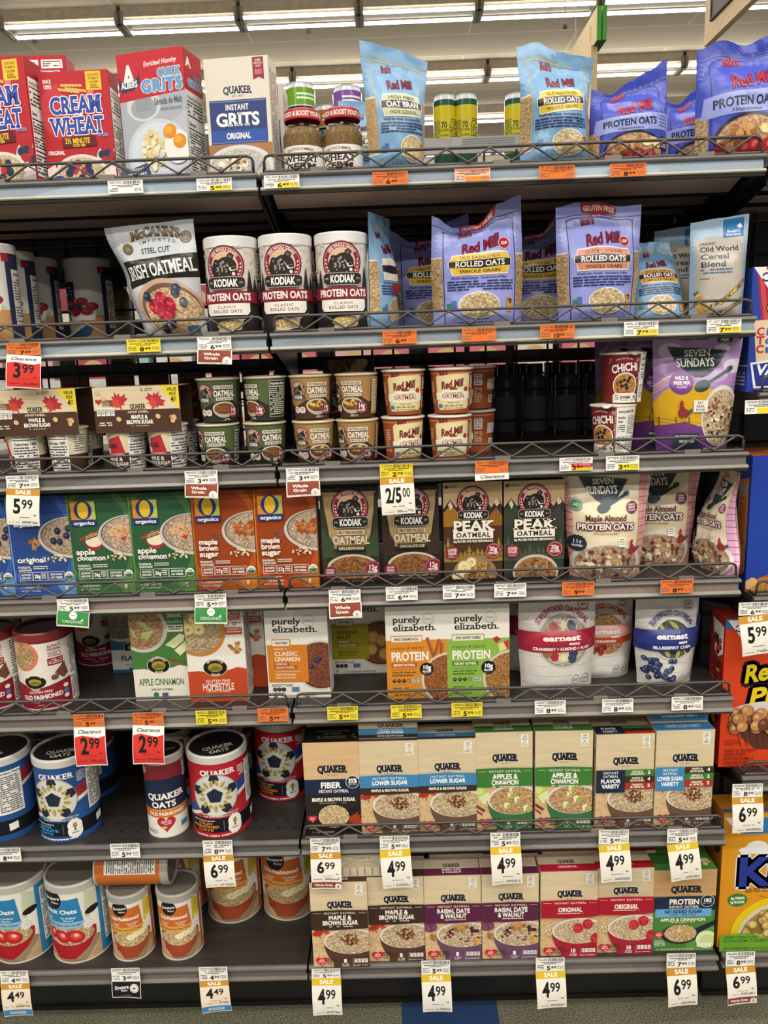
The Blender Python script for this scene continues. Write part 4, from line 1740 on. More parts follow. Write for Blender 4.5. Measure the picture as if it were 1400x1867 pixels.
# ---- bottom shelf, left bay
def sig(main, light, bowlc, fruit, t1):
    def f(p):
        k = p.W / p.H
        p.r(-50, 0, 150, 100, 'e7e2d8')
        p.r(-50, 70, 150, 100, 'c4a682', 'wood')
        p.squeeze(.68, 36)
        p.r(90, 0, 190, 100, main)
        p.p([(12, 94), (36, 80), (80, 66), (90, 72), (60, 100), (30, 100)], '9a8468')
        p.p([(70, 4), (90, 10), (90, 46), (68, 40)], 'c8cfae' if 'Q' in t1 else 'c6b73a')
        p.p([(74, 34), (90, 30), (90, 62), (78, 60)], 'efebe2')
        if 'Q' in t1:
            p.e(80, 33, 12, 4.5, '1a1614', rot=-12)
        else:
            p.e(80, 33, 11, 4, 'd8c850', rot=-6)
        # bowl
        p.p([(-12, 54), (84, 56), (83, 66), (70, 80), (46, 94), (16, 94), (0, 80), (-10, 66)], bowlc)
        p.e(36, 58, 48, 9, bowlc)
        p.e(36, 62, 44, 13, 'd9bd8c', 'oats')
        fruit(p)
        # name panel
        p.p([(-22, 16), (60, 11), (66, 50), (-20, 50)], main)
        p.p([(-20, 43), (66, 43), (67, 51), (-20, 53)], light)
        p.t(t1, 24, 29, 5.2, 'f4f1ea', w=66, b=2, rot=-2)
        p.t('Good Source', 4, 38, 2.0, 'f4f1ea', w=18, sh=.2)
        p.t('of Fiber', 4, 41, 2.0, 'f4f1ea', w=14, sh=.2)
        p.t('No Artificial', 42, 37, 2.2, 'f4f1ea', w=24, sh=.2)
        p.t('Flavors', 42, 40.4, 2.2, 'f4f1ea', w=16, sh=.2)
        p.t('100% Whole Grain Oat Cereal', 24, 47.2, 2.6, '3a4a5a' if 'Q' in t1 else '5a3a14', w=72, b=1, sh=.2, rot=-1)
        p.e(16, 13, 18, None, '16171a')
        p.t('Signature', 16, 12, 4.2, 'f4f1ea', w=32, sh=.25, rot=-8, b=1)
        p.t('SELECT', 22, 17.4, 1.8, 'f4f1ea', w=15, b=2)
        p.star(72, 50, 9, 'f2efe6', 14, .92)
        p.ring(72, 50, 7.6, .5, '777')
        p.ring(72, 50, 4.2, .4, '777')
        p.t('LOCK', 72, 50, 1.4, '777', w=5)
        p.heart(4, 80, 6, 'b82a33')
        p.fine(20, 95, 60, 97, 1, '8a7a66')
        p.r(98, 10, 130, 84, 'e8e4dc')
        p.fine(100, 12, 128, 82, 22, '444')
    return f


def strawb(p):
    for x, y, s in ((10, 60, 9), (28, 63, 14), (50, 63, 15)):
        p.e(x, y, s, 8.5, 'b8202a', rot=20)
        p.e(x + 1, y - 1, s * .6, 4.5, 'd8483c', rot=20)
        p.e(x + 2, y - 2, s * .28, 2.4, 'efb8a0', rot=20)


def banan(p):
    for x, y in ((36, 60), (48, 57), (60, 55.5)):
        p.e(x, y, 10, 5, 'eadca6')
        p.e(x, y, 7, 3.2, 'f4eac2')
        p.e(x, y, 2, 1.0, 'c9b070')


SG = 'oat canisters on the bottom shelf'
c = at(140, 1655, .07).x
RQ = .066
HQ = at(140, 1566, .13).z - Z7 + .010
cs = canister('oat_canister', RQ, HQ, sig('2b7fb0', '8fb9d6', 'a81c2a', strawb, 'Quick Oats'), 'b9b4ac', '6d6862', topr=.9)
on(cs, c, .085, Z7, 'tall blue quick oats canister with a strawberry bowl, beside the orange ones', 'oat canister', SG, rz=-6)
dup(cs, (c - .1385, .088, Z7), math.radians(-10), 'tall blue quick oats canister with a strawberry bowl, at the left edge')
ws = sig('c8692a', 'e0a04e', 'a0472c', banan, 'Old-Fashioned')
RO = .047
c = at(236, 1670, .055).x
HO = at(236, 1596, .10).z - Z7 + .004
co = canister('oat_canister', RO, HO, ws, 'a8a29a', '6d6862', topr=.9)
on(co, c, .068, Z7, 'small orange old-fashioned oats canister beside the tall blue ones', 'oat canister', SG, rz=14)
c2 = at(325, 1666, .055).x
dup(co, (c2, .068, Z7), math.radians(11), 'small orange old-fashioned oats canister beside the empty shelf space')
# one lying across the two lids
lay = dup(co, (c - .060, .074, Z7 + HO + RO + .0025), 0, 'small orange oats canister lying on its side across two others')
lay.rotation_mode = 'ZYX'
lay.rotation_euler = (0, math.radians(90), math.radians(-118))
cl = canister('oat_canister', RQ, HQ, ws, 'b9b4ac', '6d6862', topr=.9)
on(cl, at(428, 1610, .20).x - .003, .20, Z7, 'large orange old-fashioned oats canister at the back behind the hanging sale tag', 'oat canister', SG, rz=8)
dup(cl, (at(525, 1610, .20).x + .003, .205, Z7), math.radians(4), 'large orange old-fashioned oats canister at the back beside the brown boxes')
dup(cl, (at(428, 1610, .20).x - .142, .235, Z7), math.radians(-6), 'large orange oats canister in the shade behind the small ones')


# ---------------------------------------------------------------- fifth shelf
def natcan(p):
    p.squeeze(.64, 49)
    p.r(-100, 0, 200, 100, 'e6e0d6')
    p.r(-100, 0, 200, 7, '8a2c30')
    p.p([(-100, 64), (0, 63), (20, 66), (45, 68), (70, 64), (95, 61), (200, 63), (200, 100), (-100, 100)], '8e2030')
    p.e(14, 24, 30, 21, 'd87a66')
    p.e(12, 23.5, 26, 18.5, 'c2a072', 'oats')
    p.p([(-10, 8), (4, 8), (4, 22), (-4, 28), (-10, 26)], 'd8a078')
    p.t('ALWAYS', 72, 12.5, 3.4, '8e2030', w=24, b=2)
    p.t('ORGANIC', 72, 17, 3.4, '8e2030', w=26, b=2)
    p.fine(60, 21, 84, 28, 3, '8a5a50')
    p.r(58, 29, 86, 39, '8e2030')
    p.fine(60, 31, 84, 38, 3, 'e8d8d0')
    p.p([(68, 50), (88, 37), (94, 55), (84, 60)], '7a5040', 'oats')
    p.e(68, 56, 7, 4, '8a5a48', 'oats')
    p.e(32, 60, 21, 9.5, 'e6e0c8')
    p.e(32, 60, 20, 9, '17191a')
    p.ct("NATURE'S PATH", 32, 60, 15, 2.6, 'f0e8d0', span=120)
    p.ct('ORGANIC', 32, 60, 15.5, 2.2, 'f0e8d0', span=60, mid=90, bottom=True)
    p.e(32, 60, 12, 4.6, 'b98c2c')
    p.p([(22, 61), (32, 58), (42, 60), (40, 63), (26, 63.5)], '5f7a34')
    p.t('GLUTEN FREE', 40, 74, 3, 'f2e8e0', w=42, b=1, rot=-2)
    p.t('OLD FASHIONED', 42, 81, 5.6, 'f6f0ea', w=74, b=2, rot=-3)
    p.fine(16, 88, 66, 90, 1, 'e8d0d0')
    p.fine(28, 92, 56, 93.5, 1, 'e8d0d0')
    for y, c in ((71, 'e8ece0'), (78.5, '4d7fb0'), (85.5, 'e8e8e8')):
        p.e(86, y, 5, 3, c)
    p.r(98, 8, 138, 96, 'efebe4')
    p.fine(100, 10, 136, 94, 24, '444')


CN = 'red and white organic oat canisters'
RN = .0575
HN = at(80, 1128, .12).z - Z5
cn = canister('oat_canister', RN, HN, natcan, '7c2a2c', '2a1818', topr=.9)
c = at(82, 1200, .075).x
on(cn, c, .08, Z5, 'dark red and white old fashioned oat canister beside the empty shelf space', 'oat canister', CN, rz=17)
dup(cn, (c - .124, .082, Z5), math.radians(14), 'dark red and white old fashioned oat canister cut off by the left edge')
dup(cn, (at(178, 1160, .30).x, .318, Z5), math.radians(16), 'dark red oat canister in the deep shade at the back of the fifth shelf')
dup(cn, (at(178, 1160, .30).x - .128, .322, Z5), math.radians(16), 'dark red oat canister in the shade just behind the front one')


def natbox(top, low, bowlrim, food, t1, t2, extra, edge):
    def f(p):
        k = p.W / p.H
        p.r(0, 0, 100, 100, top)
        p.e(24, 22, 45, 45 * k, bowlrim)
        p.e(22, 21.5, 40, 40 * k, food, 'oats')
        extra(p)
        p.t('ALWAYS', 83, 4, 4, edge if top[0] == 'e' else 'e4ead8', w=26, b=2)
        p.t('ORGANIC', 83, 8.6, 4, edge if top[0] == 'e' else 'e4ead8', w=28, b=2)
        p.fine(70, 13, 96, 17, 2, edge if top[0] == 'e' else 'cfd8c0')
        p.r(69, 18.5, 97, 26, edge if top[0] == 'e' else 'e8e4d4')
        p.fine(71, 19.8, 95, 25, 2, 'f2e4d8' if top[0] == 'e' else '555')
        p.p([(0, 66), (20, 65.5), (40, 68), (70, 65), (85, 62), (100, 64), (100, 100), (0, 100)], low)
        p.e(47, 62, 21, 21 * k * .74, 'e6e0c8')
        p.e(47, 62, 20, 20 * k * .74, '14181a')
        p.ct("NATURE'S PATH", 47, 62.4, 15.6, 2.8, 'f0e8d0', span=115)
        p.ct('ORGANIC', 47, 61, 15, 2.2, 'f0e8d0', span=62, mid=90, bottom=True)
        p.e(47, 62, 12.5, 5, 'b98c2c')
        p.p([(36, 63), (47, 60), (57, 62), (55, 65), (40, 65.5)], '5f7a34')
        light = low[0] in 'de'
        if len(t1) > 1:
            p.t(t1[0], 50, 77, 3, 'f4ece4', w=42, b=1, ls=.1)
            p.t(t1[1], 50, 83.4, 7.4, 'f8f2ea', w=54, b=1)
        else:
            p.t(t1[0], 50, 80, 7, '4d7a34' if light else 'fff', w=82, b=1)
        p.t(t2, 50, 88.4, 2.2, '5a5248' if light else 'f0d8cc', w=40, b=1)
        p.e(38, 94, 5, 5 * k, '3a7a48')
        p.r(49, 92, 60, 96, '3f5f8a')
    return f


def natapple(p):
    for pts in (((12, 14), (20, 12), (42, 22), (30, 24)), ((1, 18), (9, 26), (14, 34), (4, 28)), ((20, 32), (22, 26), (44, 24), (32, 34))):
        p.p(pts, 'b9c47a')
        p.ln([pts[0], pts[-1]], 1.2, '7f9a3c')
    for pts in (((62, 40), (90, 28), (99, 30), (96, 36), (78, 44)), ((78, 46), (99, 36), (100, 46), (88, 52))):
        p.p(pts, 'e4e3b4')
    p.ln([(66, 55), (100, 60)], 3, '8a4a24')
    p.ln([(72, 60), (100, 65)], 2.6, '9a5a2e')


def natban(p):
    for x, y in ((4, 18), (22, 14), (24, 20), (6, 20), (18, 8)):
        p.e(x, y, 11, 6, 'd8c070')
        p.e(x, y, 9, 5, 'ecdca0')
        p.e(x, y, 3, 1.6, 'b98a50')
    p.blobs(84, 42, 10, 7, 9, 4.6, ['b97c42', 'cfa06a', 'a86c36'], .6, 4)


c, WN, HNb = fit(240, 341, 1108, 1195, .06, Z5)
na = carton('oatmeal_box', WN, HNb, .06, 'e6e0d0', natbox('467a3c', 'e8e3d4', 'c9c6bc', 'c49a72', ['APPLE CINNAMON'], 'INSTANT OATMEAL', natapple, '467a3c'), None, lambda p: p.r(0, 0, 100, 100, '3d6a34'))
on(na, c, .06, Z5, 'green organic apple cinnamon oatmeal box beside the orange banana one', 'oatmeal box', 'organic oatmeal boxes')
c, WN, HNb = fit(342, 449, 1112, 1200, .05, Z5)
nh = carton('oatmeal_box', WN, HNb, .06, 'e8e3d8', natbox('ece8de', 'c04a26', 'c9803c', 'c9b28a', ['GLUTEN FREE', 'HOMESTYLE'], 'INSTANT OATMEAL', natban, 'c04a26'), lambda p: p.r(0, 0, 100, 100, '4a4844'), lambda p: (p.r(0, 0, 100, 100, 'd9d4ca'), p.fine(12, 10, 88, 92, 26, '55504a')))
on(nh, c, .045, Z5, 'white and orange organic homestyle oatmeal box with banana slices', 'oatmeal box', 'organic oatmeal boxes')
dup(nh, (at(433, 1190, .12).x, .115, Z5), 0, 'white and orange organic oatmeal box half hidden in the second row')


def natflax(p):
    natbox('3c5f8a', 'dcd8cf', 'c9c6bc', 'a89a84', ['FLAX'], 'INSTANT OATMEAL', lambda q: None, '3c5f8a')(p)
    p.r(0, 67, 100, 92, 'dcd8cf')
    p.t('FLAX', 36, 78, 7, '2c4a78', w=34, b=2)
    p.t('INSTANT OATMEAL', 50, 88, 2.4, '555', w=44)
    p.r(0, 95, 100, 100, '3c5f8a')


nf = carton('oatmeal_box', .115, .165, .05, '3a4a60', natflax, None, lambda p: p.r(0, 0, 100, 100, '2c3c54'))
on(nf, at(246, 1160, .22).x, .215, Z5, 'blue and grey flax oatmeal box in the shade behind the green apple one', 'oatmeal box', 'organic oatmeal boxes')


def dots(p, y, xs, r=3.4):
    for x in xs:
        p.e(x, y, r, None, '1c1a18')
        p.fine(x - r * .5, y - .5, x + r * .6, y + .6, 1, 'ccc')
        p.fine(x - r, y + 3.2, x + r, y + 4.2, 1, '888')


def pelogo(p, y=12.5):
    p.t('purely', 12, y - 1.2, 6.6, '201c1a', w=45, al='l', b=1, f=1)
    p.t('elizabeth.', 12, y + 7.4, 6.6, '201c1a', w=72, al='l', b=1, f=1)
    p.ring(70, y - 1.5, 9.8, .6, '9a9088')
    p.ring(70, y - 1.5, 7.4, .4, 'b8aea4')
    p.t('Perfect', 70, y - 1.5, 1.8, '9a9088', w=11, sh=.3)


def pebox(accent, dark, lines, food, blue):
    def f(p):
        k = p.W / p.H
        p.r(0, 0, 100, 100, 'e9e4da')
        pelogo(p, 18)
        p.e(86, 65, 42, 42 * k, 'c9c4ba')
        p.e(86, 65, 39, 39 * k, '5a3326')
        p.e(87, 64.5, 37, 37 * k, food, 'oats')
        if blue:
            for x, y in ((80, 60), (72, 66), (84, 58)):
                p.e(x, y, 4.4, None, '2a2c48')
                p.e(x - 1, y - 1, 1.6, None, '5a6080')
        else:
            for x, y in ((74, 58), (88, 62), (70, 72), (92, 78)):
                p.e(x, y, 10, 7, 'b98c4c')
                p.e(x, y, 7.5, 5, 'd0a860')
        p.r(2, 42, 66, 83, accent)
        p.r(10, 36, 40, 44, accent)
        p.r(11, 37, 38, 43, 'e9e4da')
        p.t('HIGH FIBER', 25, 40, 2.4, '3a3028', w=20, b=2)
        c = 'f6efe2' if accent[0] == 'd' else '3a3416'
        p.t('RECIPE NO. 12', 13, 46.4, 1.4, c, w=20, al='l')
        for q, l in enumerate(lines):
            p.t(l, 13, 51.6 + q * 6, 4.4, c, w=12 + 4 * len(l) * .9, al='l', b=1)
        p.r(12, 61.2, 36, 64.6, dark)
        p.r(12, 64.8, 48, 68.4, dark)
        p.t('SUPERFOOD', 14, 62.9, 2, 'f0dcc0', w=19, al='l', b=2)
        p.t('INSTANT OATMEAL', 14, 66.6, 2, 'f0dcc0', w=31, al='l', b=2)
        p.r(12, 71, 54, 71.3, c)
        p.t('MADE WITH ORGANIC', 13, 74.4, 1.9, c, w=34, al='l')
        p.t('OATS, FLAX & CHIA', 13, 77.8, 1.9, c, w=32, al='l')
        p.fine(6, 85, 40, 88, 2, '777')
        dots(p, 90.5, (11, 18, 25))
        p.r(38, 88, 50, 93, '5f7a9a')
        p.t('6', 10, 96.6, 2.4, '333', b=2)
        p.t('6 - 1.52 OZ (43g) PACKETS  NET WT 9.12 OZ', 48, 97.6, 1.8, '555', w=56)
    return f


PG = 'white instant oatmeal boxes with serif lettering'
white_side = lambda p: (p.r(0, 0, 100, 100, 'dcd7ce'), p.fine(15, 12, 85, 60, 12, '888'))
c, W, H = fit(484, 599, 1104, 1185, .05, Z5)
pc = carton('oatmeal_box', W, H, .06, 'e4dfd6', pebox('d07f28', 'a84a20', ['CLASSIC', 'CINNAMON'], '8a4f38', True), None, white_side)
on(pc, c, .052, Z5, 'white oatmeal box with an orange square and cinnamon oats in a bowl', 'oatmeal box', PG, rz=-2)
c, W_, H_ = fit(603, 707, 1090, 1165, .17, Z5)
pb = carton('oatmeal_box', W, H, .06, 'd8d3ca', pebox('a89a26', '7a701c', ['BANANA', 'NUT'], '8a5a38', False), None, white_side)
on(pb, c, .172, Z5, 'white oatmeal box with an olive yellow square, set far back on the shelf', 'oatmeal box', PG)


def peprot(accent, dark, flav, food, extra):
    def f(p):
        k = p.W / p.H
        p.r(0, 0, 100, 100, 'ece7de')
        pelogo(p, 17)
        p.r(0, 37.5, 100, 100, accent)
        p.r(8, 32.5, 60, 40, accent)
        p.r(9.2, 33.6, 58.6, 39.2, 'ece7de')
        p.t(flav, 34, 36.4, 2.7, '4a4238', w=40, b=2)
        extra(p)
        p.e(104, 80, 47, 47 * k, 'd8c8b4')
        p.e(104, 80, 43, 43 * k, food, 'oats')
        p.t('creamy & hearty', 8, 45.5, 3.4, dark, w=54, al='l', b=0, sh=.35)
        p.t('PROTEIN', 8, 54.6, 8.6, 'f6f1e8', w=62, al='l', b=2)
        p.r(8, 61.4, 50, 66, dark)
        p.t('INSTANT OATMEAL', 29, 63.8, 2.5, 'f2ecdf', w=36, b=2)
        p.r(8, 68.4, 48, 68.7, dark)
        p.t('made with organic oats,', 9, 71.4, 1.9, '3a3226', w=40, al='l')
        p.t('buckwheat & quinoa', 9, 74.4, 1.9, '3a3226', w=34, al='l')
        dots(p, 80.6, (12, 20, 28), 3)
        p.ring(36, 80.6, 3, .5, '5a4a2a')
        p.r(41, 78.6, 54, 82.8, 'cfd0c8')
        p.fine(42, 79.2, 53, 82.6, 2, '4a6080')
        p.fine(9, 88, 42, 89.6, 1, '5a4a2a')
        p.t('NET WT 7.6 OZ', 12, 95.5, 1.8, '3a3226', w=26, al='l')
        p.e(66, 68.5, 11.4, None, '1b1a1a')
        p.t('10g', 66, 66.6, 4.2, 'fff', w=14, b=2)
        p.t('PROTEIN', 66, 71.2, 2, 'fff', w=14, b=2)
        p.fine(60, 73.4, 72, 74.4, 1, '999')
    return f


def cinn(p):
    for a, b in (((68, 36), (82, 62)), ((88, 38), (78, 58)), ((92, 42), (90, 58))):
        p.ln([a, b], 5.6, '9a5226')
        p.ln([(a[0] + 1.4, a[1]), (b[0] + 1.4, b[1])], 1.4, 'b97844')


def appl2(p):
    p.p([(73, 38), (80, 35.5), (86, 39), (79, 43.5)], 'b82a2a')
    p.p([(82, 44), (90, 42), (96, 49), (84, 53)], 'e6d490')
    p.p([(90, 42), (99, 40), (99, 50), (96, 49)], 'c03a34')
    p.ln([(75, 55), (79, 50)], .8, 'd8c080')


c, W, H = fit(704, 815, 1102, 1190, .03, Z5)
p1 = carton('oatmeal_box', W, H, .06, 'e8e3da', peprot('d6892c', 'b04a1c', 'MAPLE CINNAMON ROLL', 'a8683a', cinn), lambda p: p.r(0, 0, 100, 100, '5a3c20'), white_side)
on(p1, c, .032, Z5, 'white and orange protein oatmeal box with cinnamon sticks', 'oatmeal box', PG)
c, W, H = fit(815, 929, 1099, 1190, .03, Z5)
p2 = carton('oatmeal_box', W, H, .06, 'e8e3da', peprot('8cb44a', '3d7a2c', 'APPLE HARVEST CRUMBLE', 'b9834a', appl2), lambda p: p.r(0, 0, 100, 100, '3a5a20'), white_side)
on(p2, c, .032, Z5, 'white and lime green protein oatmeal box with apple pieces', 'oatmeal box', PG)


def earnest(band, band2, flav, food, rim, berries, tcol=None):
    def f(p):
        k = p.W / p.H
        tcol_ = tcol or band
        for q in range(9):
            p.r(0, 9 + q * 10.5, 100, 9.5 + q * 10.5, 'cfcac2')
        cx, cy, r = 55, 47, 35
        p.e(cx, cy, r, None, 'c9c5be')
        p.e(cx, cy, r * .93, None, rim)
        p.e(cx, cy + .5, r * .86, r * .86 * k, food, 'oats')
        berries(p, cx, cy, r)
        p.ct('SUPERFOOD OATMEAL', cx, cy, r * 1.14, 5, tcol_, span=112, b=2)
        p.p([(0, 37), (100, 36), (100, 49), (0, 50)], band)
        p.p([(0, 50), (100, 49), (100, 57), (0, 58)], band2)
        p.t('earnest', 52, 43, 5, 'f6f1ea', w=48, b=2, f=1)
        p.t('eats', 68, 48.6, 2.8, 'f6f1ea', w=14, b=2, f=1)
        p.t(flav, 52, 54, 3.0, 'f6f1ea', w=min(72, len(flav) * 4.1), b=2)
        p.ring(84, 12, 7, .9, tcol_)
        p.t('GF', 84, 12, 2.4, tcol_, w=7, b=2)
        p.fine(77, 16.4, 91, 18.6, 2, tcol_)
        for x in (72, 86):
            p.ring(x, 88, 6, .6, '6a6a6a')
            p.fine(x - 4, 86.6, x + 4, 90, 2, '777')
        p.t('NET WT 12.6 OZ', 30, 96, 2, '777', w=34)
    return f


def cranb(p, cx, cy, r):
    k = p.W / p.H
    for x, y, c in ((-.35, -.5, 'b02a3c'), (-.12, -.2, 'b83448'), (.32, -.55, '2f3c5e'), (.34, -.3, '3a4868'), (-.35, .55, 'b02a3c'), (-.05, .6, 'd8cc98'), (.34, .45, '2f3c5e'), (.3, .65, '3a4868'), (-.6, -.3, '9a6a42'), (-.62, .4, '9a6a42')):
        p.e(cx + x * r, cy + y * r * k, r * .17, None, c)
    for y in (-.55, .6):
        p.star(cx + .02 * r, cy + y * r * k, r * .2, 'e6deb4', 5, .5)


def kiwi(p, cx, cy, r):
    k = p.W / p.H
    for x, y, a in ((-.45, -.45, 70), (.1, -.62, 40), (.6, -.35, 20), (-.3, .6, 60), (.2, .66, 100), (.55, .5, 70)):
        p.e(cx + x * r, cy + y * r * k, r * .24, r * .09 * k, 'a8bc5a', rot=a)
    for x, y in ((-.2, -.5), (.55, -.05), (0, .55), (-.5, .3), (.7, .5)):
        p.e(cx + x * r, cy + y * r * k, r * .15, None, '26284a')
    rr = random.Random(3)
    for q in range(34):
        x, y = 28 + rr.uniform(-20, 30), 80 + rr.uniform(-12, 10)
        p.e(x, y, 4.4, None, '1a2038')
        p.e(x, y, 3.9, None, rr.choice(['35406c', '42507e', '2a3358']))
        p.e(x - 1, y - .7, 1.5, None, '7480a8')


def spicec(p, cx, cy, r):
    p.blobs(cx - 14, cy + 16, 12, 5, 8, 5, ['8a2020', 'a03030'], .8, 2)


EG = 'white stand-up oatmeal pouches'
def epouch(xl, xr, yt, Y, *a, **kw):
    c, W, H = fit(xl, xr, yt, 1180, Y, Z5)
    return c, pouch('oatmeal_pouch', W, H, .07, 'ded9d2', earnest(*a), **kw)


c, e1 = epouch(946, 1086, 1082, .075, 'a8213a', '98203a', 'CRANBERRY + ALMOND + FLAX', 'd8ccb8', '8d8a86', cranb, seed=1, wid=(.93, 1, 1), top=(0, 0, -.004))
on(e1, c, .045, Z5, 'white oatmeal pouch with a red band and berries, in front of the cinnamon one', 'oatmeal pouch', EG, rz=2)
c3, e2 = epouch(1040, 1160, 1086, .10, 'e0a8a0', 'c24a24', 'CINNAMON', 'c99a6a', 'd8d4cc', spicec, 'c24a24', seed=2, wid=(.92, 1, 1))
on(e2, c3, .10, Z5, 'white oatmeal pouch with a pink and orange band, tucked behind the red one', 'oatmeal pouch', EG)
c, e3 = epouch(1160, 1272, 1085, .07, '2c3680', '232c74', 'BLUEBERRY CHIA', '6a6458', 'dcd8d0', kiwi, seed=5, wid=(.88, 1, 1), amp=.003)
on(e3, c, .05, Z5, 'white oatmeal pouch with a dark blue band and blueberries', 'oatmeal pouch', EG)
dup(e3, (c + .028, .125, Z5), math.radians(-6), 'white and dark blue oatmeal pouch just showing behind the blueberry one')
dup(e1, (at(985, 1180, .15).x, .150, Z5), math.radians(4), 'white oatmeal pouch with a red band in the second row')


# ---------------------------------------------------------------- fourth shelf
def organics(main, lightc, arc, lines, food, toppings, left, g):
    def f(p):
        k = p.W / p.H
        p.r(0, 0, 100, 100, main)
        p.e(48, 44, 62, 56, arc)
        p.e(46, 44, 54, 49, main)
        p.e(6, 52, 42, 64, lightc, a0=95, a1=265)
        p.p([(0, 90), (40, 97), (100, 84), (100, 100), (0, 100)], arc)
        p.p([(70, 92), (100, 80), (100, 100), (80, 100)], lightc)
        left(p)
        p.e(103, 42, 56, 21, 'c9c4bb', rot=3)
        p.e(104, 41, 52.5, 19, '6e5f57', rot=3)
        p.e(105, 41, 51, 18.4, food, 'oats', rot=3)
        toppings(p)
        p.blobs(78, 62, 20, 4, 16, 3.0, ['e0c49a', 'cfae80', 'eedcb8'], .5, 6)
        p.r(7, 6, 27, 25, 'd88a2c')
        p.r(27, 6, 47, 25, 'b9c05a')
        p.e(27, 15, 14.6, 9.6, '24357c')
        p.e(27, 15.2, 8.8, 8.6, 'e2b82c')
        p.r(7, 24.4, 47, 31, '24357c')
        p.t('organics', 27, 27.8, 3.4, 'f4f1ea', w=34, b=2, f=1)
        y0 = 63.5 - 6.4 * (len(lines) - 1)
        for q, l in enumerate(lines):
            p.t(l, 9, y0 + q * 6.2, 5.2, 'f6f1ea', w=len(l) * 5.5 + 3, al='l', b=2, f=1)
        p.t('instant', 9, 70.6, 2.8, 'e8e4da', w=20, al='l', b=1, f=1)
        p.t('oatmeal', 9, 73.6, 2.8, 'e8e4da', w=22, al='l', b=1, f=1)
        p.fine(34, 70, 58, 74, 2, 'd8d4c8', .9)
        for x0, x1, t_ in ((10, 31, ('ALWAYS', 'NON-GMO')), (32, 56, None), (57, 84, ('GOOD SOURCE', 'OF FIBER'))):
            p.r(x0, 76, x1, 76.4, 'e8e4da'); p.r(x0, 84.4, x1, 84.8, 'e8e4da')
            p.r(x0, 76, x0 + .6, 84.8, 'e8e4da'); p.r(x1 - .6, 76, x1, 84.8, 'e8e4da')
            if t_:
                for q in (0, 1):
                    p.t(t_[q], (x0 + x1) / 2, 78.8 + q * 3.2, 2, 'f6f1ea', w=(x1 - x0) * .74, b=2)
            else:
                p.t(g, x0 + 7, 80.4, 3.6, 'f6f1ea', w=10, b=2)
                p.fine(x0 + 13.5, 77.6, x1 - 2, 83.6, 3, 'e8e4da', .95)
        p.e(91.5, 80.4, 7, None, 'f2efe6')
        p.e(91.5, 80.4, 6.4, 6.4 * k, '3a6a44', a0=0, a1=180)
        p.t('USDA', 91.5, 79, 1.8, '3a6a44', w=8, b=2)
        p.fine(10, 87.4, 48, 88.8, 1, 'd8d4c8')
        p.t('6 - 1.5 OZ (43g) PACKETS', 26, 92, 1.8, 'e8e4da', w=34)
        p.t('NET WT 11.8 OZ (336g)', 26, 95.4, 1.8, 'e8e4da', w=32)
        p.t('8', 85, 93, 4, 'f2efe6', b=1, f=1)
    return f


def bluet(p):
    for x, y in ((80, 35), (98, 33), (72, 45), (82, 46), (94, 40), (110, 42)):
        p.e(x, y, 5.2, 3.6, '222c48')
        p.e(x - 1, y - .6, 2, 1.2, '56607c')


def bluel(p):
    p.blobs(36, 47, 12, 6, 12, 4.4, ['a8683a', 'c9884a'], .4, 3)


def appt(p):
    for x, y in ((70, 38), (82, 33), (92, 36), (88, 43), (80, 40)):
        p.p([(x - 7, y), (x, y - 4), (x + 7, y - 1), (x + 3, y + 4)], 'dcb27a')
    p.p([(82, 44), (94, 42), (90, 48)], 'b83a38')
    p.blobs(84, 38, 14, 5, 16, 1.6, ['b06a3a', 'c98450'], .8, 3)


def appl(p):
    p.e(40, 47, 15, 8.6, 'b02a35', rot=-10)
    p.e(40, 45, 15, 7.4, 'ecdfc4', rot=-10)
    for q in range(3):
        p.ln([(17, 43 + q * 1.8), (50, 36 + q * 2)], 2.2, ('8a4424', 'a4582e', '743818')[q])


def mapt(p):
    p.blobs(88, 38, 22, 7, 60, 3.2, ['b5622c', 'c97c42', 'a04f22'], .8, 4)


def mapl(p):
    p.blobs(38, 46, 9, 5.5, 26, 3, ['8a4a2c', '9c5838', '74381e'], .8, 4)


OG = 'organic instant oatmeal boxes with a big O'
c, W, H = fit(126, 238, 902, 985, .03, Z4)
def obox(*a):
    side = a[1]
    return carton('oatmeal_box', W, H, .062, a[0], organics(*a), None, lambda p: (p.r(0, 0, 100, 100, side), p.fine(10, 20, 90, 80, 14, 'ddd')))


ob1 = obox('2c4a8c', '6a9ad0', '3a5fae', ['original'], 'c9ae94', bluet, bluel, '28g')
cb_ = fit(19, 126, 905, 985, .03, Z4)[0]
on(ob1, cb_, .032, Z4, 'blue organic original oatmeal box with blueberries beside the green ones', 'oatmeal box', OG)
dup(ob1, (cb_ - W - .003, .036, Z4), 0, 'blue organic oatmeal box cut off by the left edge of the picture')
ob2 = obox('2f5a3a', '5f8a48', '457340', ['apple', 'cinnamon'], 'd0b49c', appt, appl, '26g')
on(ob2, fit(127, 238, 902, 985, .03, Z4)[0], .032, Z4, 'green organic apple cinnamon oatmeal box next to the blue one', 'oatmeal box', OG)
dup(ob2, (fit(239, 352, 900, 985, .03, Z4)[0], .030, Z4), 0, 'green organic apple cinnamon oatmeal box next to the orange ones')
ob3 = obox('9a4018', 'd27a24', 'b8551c', ['maple', 'brown', 'sugar'], 'd2b79c', mapt, mapl, '27g')
on(ob3, fit(352, 464, 895, 985, .03, Z4)[0], .034, Z4, 'orange organic maple brown sugar oatmeal box next to the green ones', 'oatmeal box', OG)
dup(ob3, (fit(466, 578, 893, 985, .03, Z4)[0], .032, Z4), 0, 'orange organic maple brown sugar oatmeal box next to the bear boxes')


